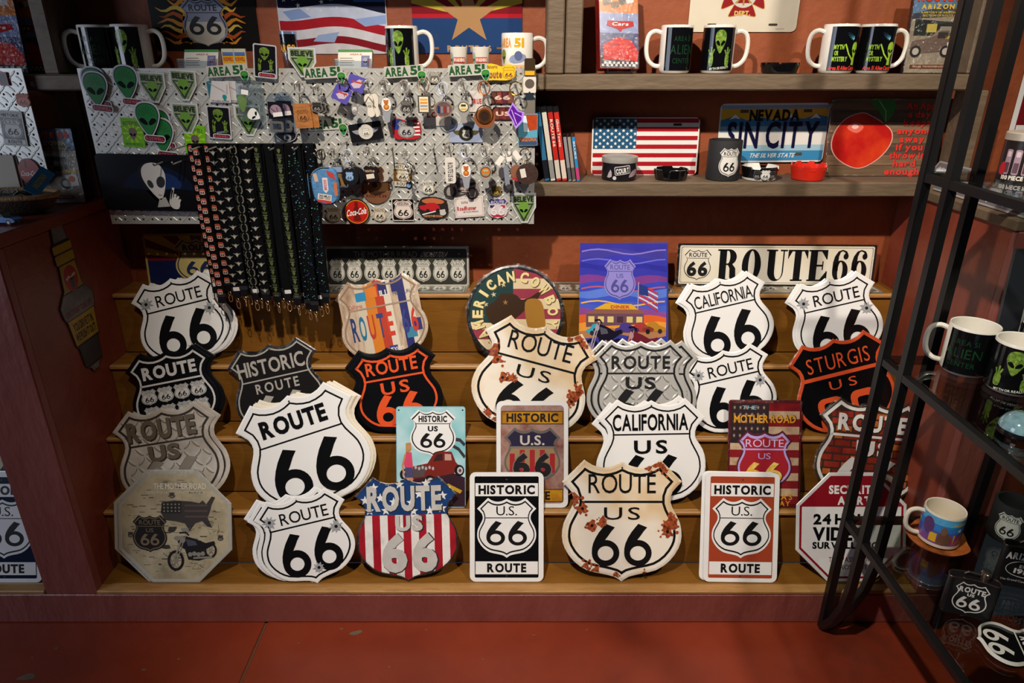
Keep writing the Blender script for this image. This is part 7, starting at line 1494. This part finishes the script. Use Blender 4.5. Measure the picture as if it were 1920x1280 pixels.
for q, (rr, zz) in enumerate(((.0, .001), (.045, .001), (.066, .010), (.067, .013), (.05, .0075), (.0, .0072))):
    for k in range(n): a = 2*math.pi*k/n; V.append((rr*(1+.05*math.sin(a*5)*(q in (2, 3)))*math.cos(a), rr*(1+.05*math.sin(a*5)*(q in (2, 3)))*math.sin(a), zz+(.003*math.sin(a*5) if q in (2, 3) else 0)))
m.add(V, [(q*n+k, q*n+(k+1) % n, (q+1)*n+(k+1) % n, (q+1)*n+k) for q in range(5) for k in range(n)], blotch('rust_glaze', ['#6a3416', '#9a5222', '#b86a30'], 40, .25, 4, 0)); m.smooth = True; m.build('dish', t)
cooler('can_cooler', 'black can cooler with ROUTE 66 shield on the lower glass shelf', on(1884, 1003, T1), .042, .10, rot=-40)
def flask(label, loc, yaw, art, w=.092, h=.092, d=.024):
    t = thing('hip_flask', label, 'flask', Matrix.Translation(loc) @ Matrix.Rotation(math.radians(yaw), 4, 'Z') @ FRONT, 'black hip flasks'); m = M(); P0 = rrect(w, d, .010, 5); P = []
    for i in range(len(P0)):
        a, b = P0[i-1], P0[i]; nn = max(1, int(math.hypot(b[0]-a[0], b[1]-a[1])/.006))
        P += [(a[0]+(b[0]-a[0])*q/nn, a[1]+(b[1]-a[1])*q/nn) for q in range(nn)]
    n = len(P)
    # curved body: outline in plan, swept up
    bend = lambda x, y: (x, y-.9*x*x*4)
    V = [(bend(x, y)[0]*sc_, zz, -(bend(x, y)[1])) for zz, sc_ in ((0, .96), (.003, 1), (h-.003, 1), (h, .95)) for x, y in P]
    m.add(V, [(q*n+k, q*n+(k+1) % n, (q+1)*n+(k+1) % n, (q+1)*n+k) for q in range(3) for k in range(n)]+[tuple(range(3*n, 4*n))[::-1], tuple(range(n))], mt('#141417', .32)); m.smooth = True; m.build('body', t)
    rim = M(); rim.tube([(bend(x, y)[0], h+.0005, -bend(x, y)[1]) for x, y in P], .0013, mt('#8a6a5c', .25, .9), 6, True); rim.build('rim', t)
    c = M(fn=lambda x, y, z: (x+.018, z+h, y)); c.lathe([(0, .0), (.008, .0), (.008, .006), (.0095, .007), (.0095, .017), (.007, .019), (0, .019)], mt('#b0a59a', .2, .95), 18); c.smooth = True; c.build('cap', t); hg = M(); hg.tube([(.008, h+.009, 0), (-.012, h+.010, 0), (-.018, h+.003, 0)], .0022, mt('#b0a59a', .2, .95), 6); hg.build('hinge', t)
    f = M(fn=lambda x, y, z: (x, y, d/2+.9*x*x*4*1.0+z)); f.strip = .006; art(f, w, h); f.build('print', t)
def f66(m, w, h): k = mt('#dcdad6', .3); sh = tf(shield(w*.66, h*.84), 0, h*.5); m.ring(sh, inset(sh, .0022), .0006, k); m.text('ROUTE', 0, h*.72, w*.5, h*.13, .0008, k, 2); m.text('US', 0, h*.59, w*.14, h*.07, .0008, k, 2); m.six6(0, h*.37, w*.46, h*.32, .0008, k)
def faz(m, w, h): k = mt('#c9c8c8', .3); m.text('ARIZONA', 0, h*.78, w*.84, h*.15, .0008, k, 2); m.ring(tf(ell(w*.36, h*.2, 28), 0, h*.47), tf(ell(w*.345, h*.185, 28), 0, h*.47), .0006, k); m.text('EST.', 0, h*.545, w*.2, h*.07, .0008, k, 2); m.text('1912', 0, h*.42, w*.36, h*.11, .0008, k, 2); m.text('The Grand Canyon State', 0, h*.18, w*.8, h*.05, .0008, k, 0)
flask('black hip flask with white ROUTE US 66 shield', on(1806, 1146, T1), -24, f66); flask('black hip flask lettered ARIZONA EST. 1912', on(1905, 1095, T1), -24, faz, .095, .105)
p = on(1893, 1212, T1+.002); t = thing('shield_dish', 'black shield-shaped 66 dish with white rim, lower glass shelf', 'dish', Matrix.Translation(p) @ Matrix.Rotation(math.radians(-108), 4, 'Z')); m = M(); sh = shield(.112, .115); m.slab(sh, -.001, .004, mt('#0e0e10', .15, coat=.4)); m.build('dish', t); m = M(); m.ring(sh, inset(sh, .004), .004, mt('#cfccc4', .25), .010); m.ring(inset(sh, .004), inset(sh, .0055), .010, mt('#cfccc4', .25), .0045); m.build('rim', t); m = M(); m.six6(0, -.02, .066, .044, .0048, mt('#cfccc4', .25)); m.text('ROUTE', 0, .032, .062, .014, .0048, mt('#cfccc4', .25), 2); m.rect(-.04, .017, .04, .0195, .0048, mt('#cfccc4', .25)); m.build('print', t)
# top glass shelf and behind
p = on(1912, 338, T3); t = thing('puzzle_tin', 'round jigsaw puzzle tin with petrol pumps, upper glass shelf', 'tin', Matrix.Translation(p)); r, H = .040, .088; m = M(); m.lathe([(0, .001), (r, .001), (r, H*.86)], mt('#2a2220', .3, .3), 36); m.smooth = True; m.build('body', t); m = M(); m.lathe([(r*1.03, H*.84), (r*1.03, H-.002), (r*.98, H), (0, H)], mt('#b9ac9c', .35, .3), 36); m.smooth = True; m.build('lid', t)
d = M(fn=wrap(r, -30)); d.strip = .006
for i in range(-2, 3): d.poly(tf(rrect(.011, .045, .003), i*.016, .036), .0006, mt('#a08490', .3)); d.poly(tf(rrect(.007, .010, .002), i*.016, .050), .0009, mt('#d0b8bc', .3)); d.poly(tf(rrect(.008, .018, .001), i*.016, .026), .0009, mt('#5a3a44', .3))
d.text('100 PIECE PUZZLE', .0, .008, .075, .007, .0008, mt('#e4dcd0'), 2); d.poly(blob([(-.046, .014), (-.036, .012), (-.033, .026), (-.04, .036), (-.047, .026)], 2), .0010, mt('#b0242c', .3)); d.build('label_print', t)
mwh = Matrix.Translation(Vector((1.462, WALL_Y-.004, 1.372))) @ FRONT; s = Sign('road_sign_plate', 'maroon HISTORIC ROUTE sign cut by the right picture edge', 'sign', mwh, .204, .305); historic(s, mt('#7a1c22', .25)); s.done()
mwx = Matrix.Translation(Vector((1.118, 1.67, 1.1262+.030))) @ Matrix(((0, -.42, -.907, 0), (-1, 0, 0, 0), (0, .907, -.42, 0), (0, 0, 0, 1))).to_4x4()
R3 = Matrix(((0, .5, -.866), (-1, 0, 0), (0, .866, .5))).to_4x4(); s = Sign('strip_sign', 'strip sign with a row of shields on the right partition cap', 'sign', Matrix.Translation(Vector((1.125, 1.66, 1.126+.034))) @ R3, .42, .075); O = RECT(.42, .075, .006); s.plate(O, mt('#a8a8a4', .3, .4), 0, .0012); s['print'].crect(0, 0, .975, .88, L(1), mt('#5a5c5e', .3, var=.4, vscale=14))
for i in range(7): small_shield(s['state_shield'], -.41+.137*i, -.04, .12, .7, L(2), mt(('#d0d4d6', '#8fb0c8')[i % 2], .3), mt('#1a1a1c'), '', '')
s.done()
# ================================================================== left counter
p = Vector((-1.240, 1.685, 1.0905)); t = thing('woven_basket', 'shallow dark woven basket with a pale rim on the countertop', 'basket', Matrix.Translation(p)); m = M(); bw = blotch('woven_cane', ['#1c1310', '#3a2418', '#5a3a22'], 60, .8, 5, .8, bscale=200); rimm = blotch('pale_cane', ['#7a5a38', '#a88458', '#8f6d44'], 60, .8, 5, .8, bscale=200)
def bas(prof, mat, mm, n=40):
    V = [(r*1.0*math.cos(2*math.pi*k/n), r*.56*math.sin(2*math.pi*k/n), z) for r, z in prof for k in range(n)]; mm.add(V, [(q*n+k, q*n+(k+1) % n, (q+1)*n+(k+1) % n, (q+1)*n+k) for q in range(len(prof)-1) for k in range(n)], mat)
bas([(0, .001), (.07, .001), (.10, .014), (.122, .046), (.116, .046), (.095, .016), (.068, .005), (0, .005)], bw, m); m.smooth = True; m.build('bowl', t); m = M(); m.tube([(.121*math.cos(a), .121*.56*math.sin(a), .047) for a in [i*2*math.pi/36 for i in range(36)]], .006, rimm, 7, True); m.smooth = True; m.build('rim', t)
for i, (dx, dy, dz, yaw, rz) in enumerate(((-.05, .0, .030, 20, 25), (-.015, .012, .038, -10, 30), (.02, -.01, .032, 40, 20))):
    t = thing('shield_keychain', 'black shield keychain in the basket, %s of three' % ('leftmost', 'middle', 'rightmost')[i], 'keychain', Matrix.Translation(p+Vector((dx, dy, dz))) @ Matrix.Rotation(math.radians(yaw), 4, 'Z') @ Matrix.Rotation(math.radians(rz), 4, 'X'), 'shield keychains in the basket'); m = M(); m.slab(shield(.058, .058), -.002, .002, mt('#141316', .35)); m.build('medal', t); m = M(); sh = shield(.054, .054); m.ring(sh, inset(sh, .002), .0024, mt('#b9b4ac')); m.text('ROUTE', 0, .016, .03, .007, .0024, mt('#b9b4ac'), 1); m.six6(0, -.009, .028, .02, .0024, mt('#b9b4ac')); m.build('print', t)
t = thing('blue_card', 'bright blue card sticking out of the basket', 'card', Matrix.Translation(p+Vector((.075, .02, .075))) @ Matrix.Rotation(math.radians(20), 4, 'Z') @ FRONT @ Matrix.Rotation(math.radians(-38), 4, 'Z') @ Matrix.Rotation(math.radians(-50), 4, 'X')); m = M(); m.slab(rrect(.034, .085, .002), -.0006, .0006, mt('#2f8fc8', .35)); m.build('card', t); m = M(); m.text('ARIZONA', 0, 0, .05, .012, .0009, mt('#d9b83c'), 2, rot=90); m.build('print', t)
t = thing('card_pack', 'pack of pale boards standing at the left edge behind the basket', 'board', Matrix.Translation(Vector((-1.318, 1.768, 1.0905))) @ Matrix.Rotation(math.radians(10), 4, 'Z') @ FRONT @ Matrix.Rotation(math.radians(-3), 4, 'X'))
for j in range(4): m = M(); m.bbox(-.05+.004*j, 0, -.004*(j+1)+.0003, .05+.006*j, .128-.003*j, -.004*j, mt(('#cfc4b4', '#a8998a', '#b8aa9a', '#94867a')[j], .7), .0004); m.build('sheet', t)
# toy car
q = at_z(8, 412, 1.0905); t = thing('toy_car', 'small bright blue toy car at the left counter edge', 'toy car', Matrix.Translation(Vector((-1.180, 1.572, 1.0905))) @ Matrix.Rotation(math.radians(-8), 4, 'Z')); bl = mt('#1f6fb8', .18, coat=.6); m = M(); P = blob([(-.034, .006), (.034, .006), (.036, .012), (.030, .016), (.012, .017), (-.016, .017), (-.034, .015)], 2); m.fn = lambda x, y, z: (x, z, y); m.slab(P, -.013, .013, bl); m.build('body', t); m = M(); m.fn = lambda x, y, z: (x, z, y); m.slab([(-.014, .0165), (.012, .0165), (.006, .026), (-.010, .026)], -.011, .011, mt('#24303a', .1)); m.build('cabin', t)
for sx_ in (-.022, .022):
    for sy_ in (-1, 1): m = M(fn=lambda x, y, z, a=sx_, b=sy_: (x+a, b*.0125+z*b*.3, y+.0065)); m.ring(ell(.0065, .0065, 14), ell(.0035, .0035, 14), .002, mt('#141414', .6)); m.disc(0, 0, .0036, .003, mt('#d8d4cc', .3), n=10); m.ring(ell(.0065, .0065, 14), ell(.0065, .0065, 14), -.004, mt('#141414', .6), .002); m.build('wheel', t)
# spark plug sign on the partition face
SIDE = Matrix(((0, 0, 1, 0), (1, 0, 0, 0), (0, 1, 0, 0), (0, 0, 0, 1)))
s = Sign('spark_plug_sign', 'spark plug shaped tin sign on the dark partition face', 'sign', Matrix.Translation(Vector((XL+.004, 1.672, .868))) @ SIDE @ Matrix.Rotation(math.radians(2), 4, 'Z'), .40, .40)
gm = blotch('worn_steel_print', ['#3a3634', '#6a6460', '#8a847c'], 9, .4, 6, 0); ym = blotch('worn_yellow_print', ['#6a5214', '#a8861f', '#bd9a2a'], 9, .4, 6, 0); dkm = mt('#1d1a18', .4)
half = [(.0, -.5), (.04, -.5), (.05, -.47), (.085, -.45), (.10, -.43), (.11, -.30), (.13, -.28), (.15, -.10), (.17, -.07), (.18, .0), (.13, .06), (.10, .09), (.085, .25), (.10, .26), (.10, .31), (.085, .32), (.10, .33), (.10, .37), (.075, .39), (.07, .42), (.06, .49), (.04, .505), (.0, .505)]
OUT = half+[(-x, y) for x, y in half[-2:0:-1]]; s['plate'].slab(OUT, -.002, 0, dkm)
def bandp(y0, y1, mat, z, name='band'):
    hs = [p_ for p_ in half if y0 < p_[1] < y1]
    def xa(y):
        for a, b in zip(half, half[1:]):
            if min(a[1], b[1]) <= y <= max(a[1], b[1]) and a[1] != b[1]: return a[0]+(b[0]-a[0])*(y-a[1])/(b[1]-a[1])
        return .05
    R_ = [(xa(y0)-.006, y0)]+[(x-.006, y) for x, y in hs]+[(xa(y1)-.006, y1)]; s[name].poly(R_+[(-x, y) for x, y in R_[::-1]], z, mat)
bandp(.395, .495, gm, L(1), 'terminal'); bandp(.325, .375, ym, L(1), 'insulator'); bandp(.255, .315, ym, L(1), 'insulator'); bandp(.075, .245, ym, L(1), 'insulator'); bandp(-.095, .065, gm, L(1), 'hex_nut'); bandp(-.275, -.10, ym, L(1), 'label_band'); bandp(-.445, -.285, mt('#2c2826', .4), L(1), 'thread')
for i in range(12): s['thread'].crect(0, -.435+.0125*i, .2, .004, L(2), mt('#5a544e', .4))
bandp(-.495, -.455, gm, L(1), 'electrode'); s['emblem'].poly(sc(ell(.07, .085, 24), 1, 1, 0, .15), L(2), mt('#9a2018', .35)); s['emblem'].stroke([(-.05, .15), (-.02, .165), (.0, .15), (.025, .165), (.05, .17)], .018, L(3), mt('#b5b0a8')); s['emblem'].poly([(-.02, .15), (.025, .155), (.018, .08), (-.01, .08)], L(3), mt('#4a443e'))
s['lettering'].text('DISCOUNT TUNE UPS', .0, -.055, .28, .035, L(2), mt('#7a2a20'), 1); s['lettering'].text('YOU DRIVE IT IN,', .0, -.155, .22, .05, L(2), mt('#1c1814'), 2); s['lettering'].text('WE PUSH IT OUT!', .0, -.225, .22, .05, L(2), mt('#1c1814'), 2); s.done()
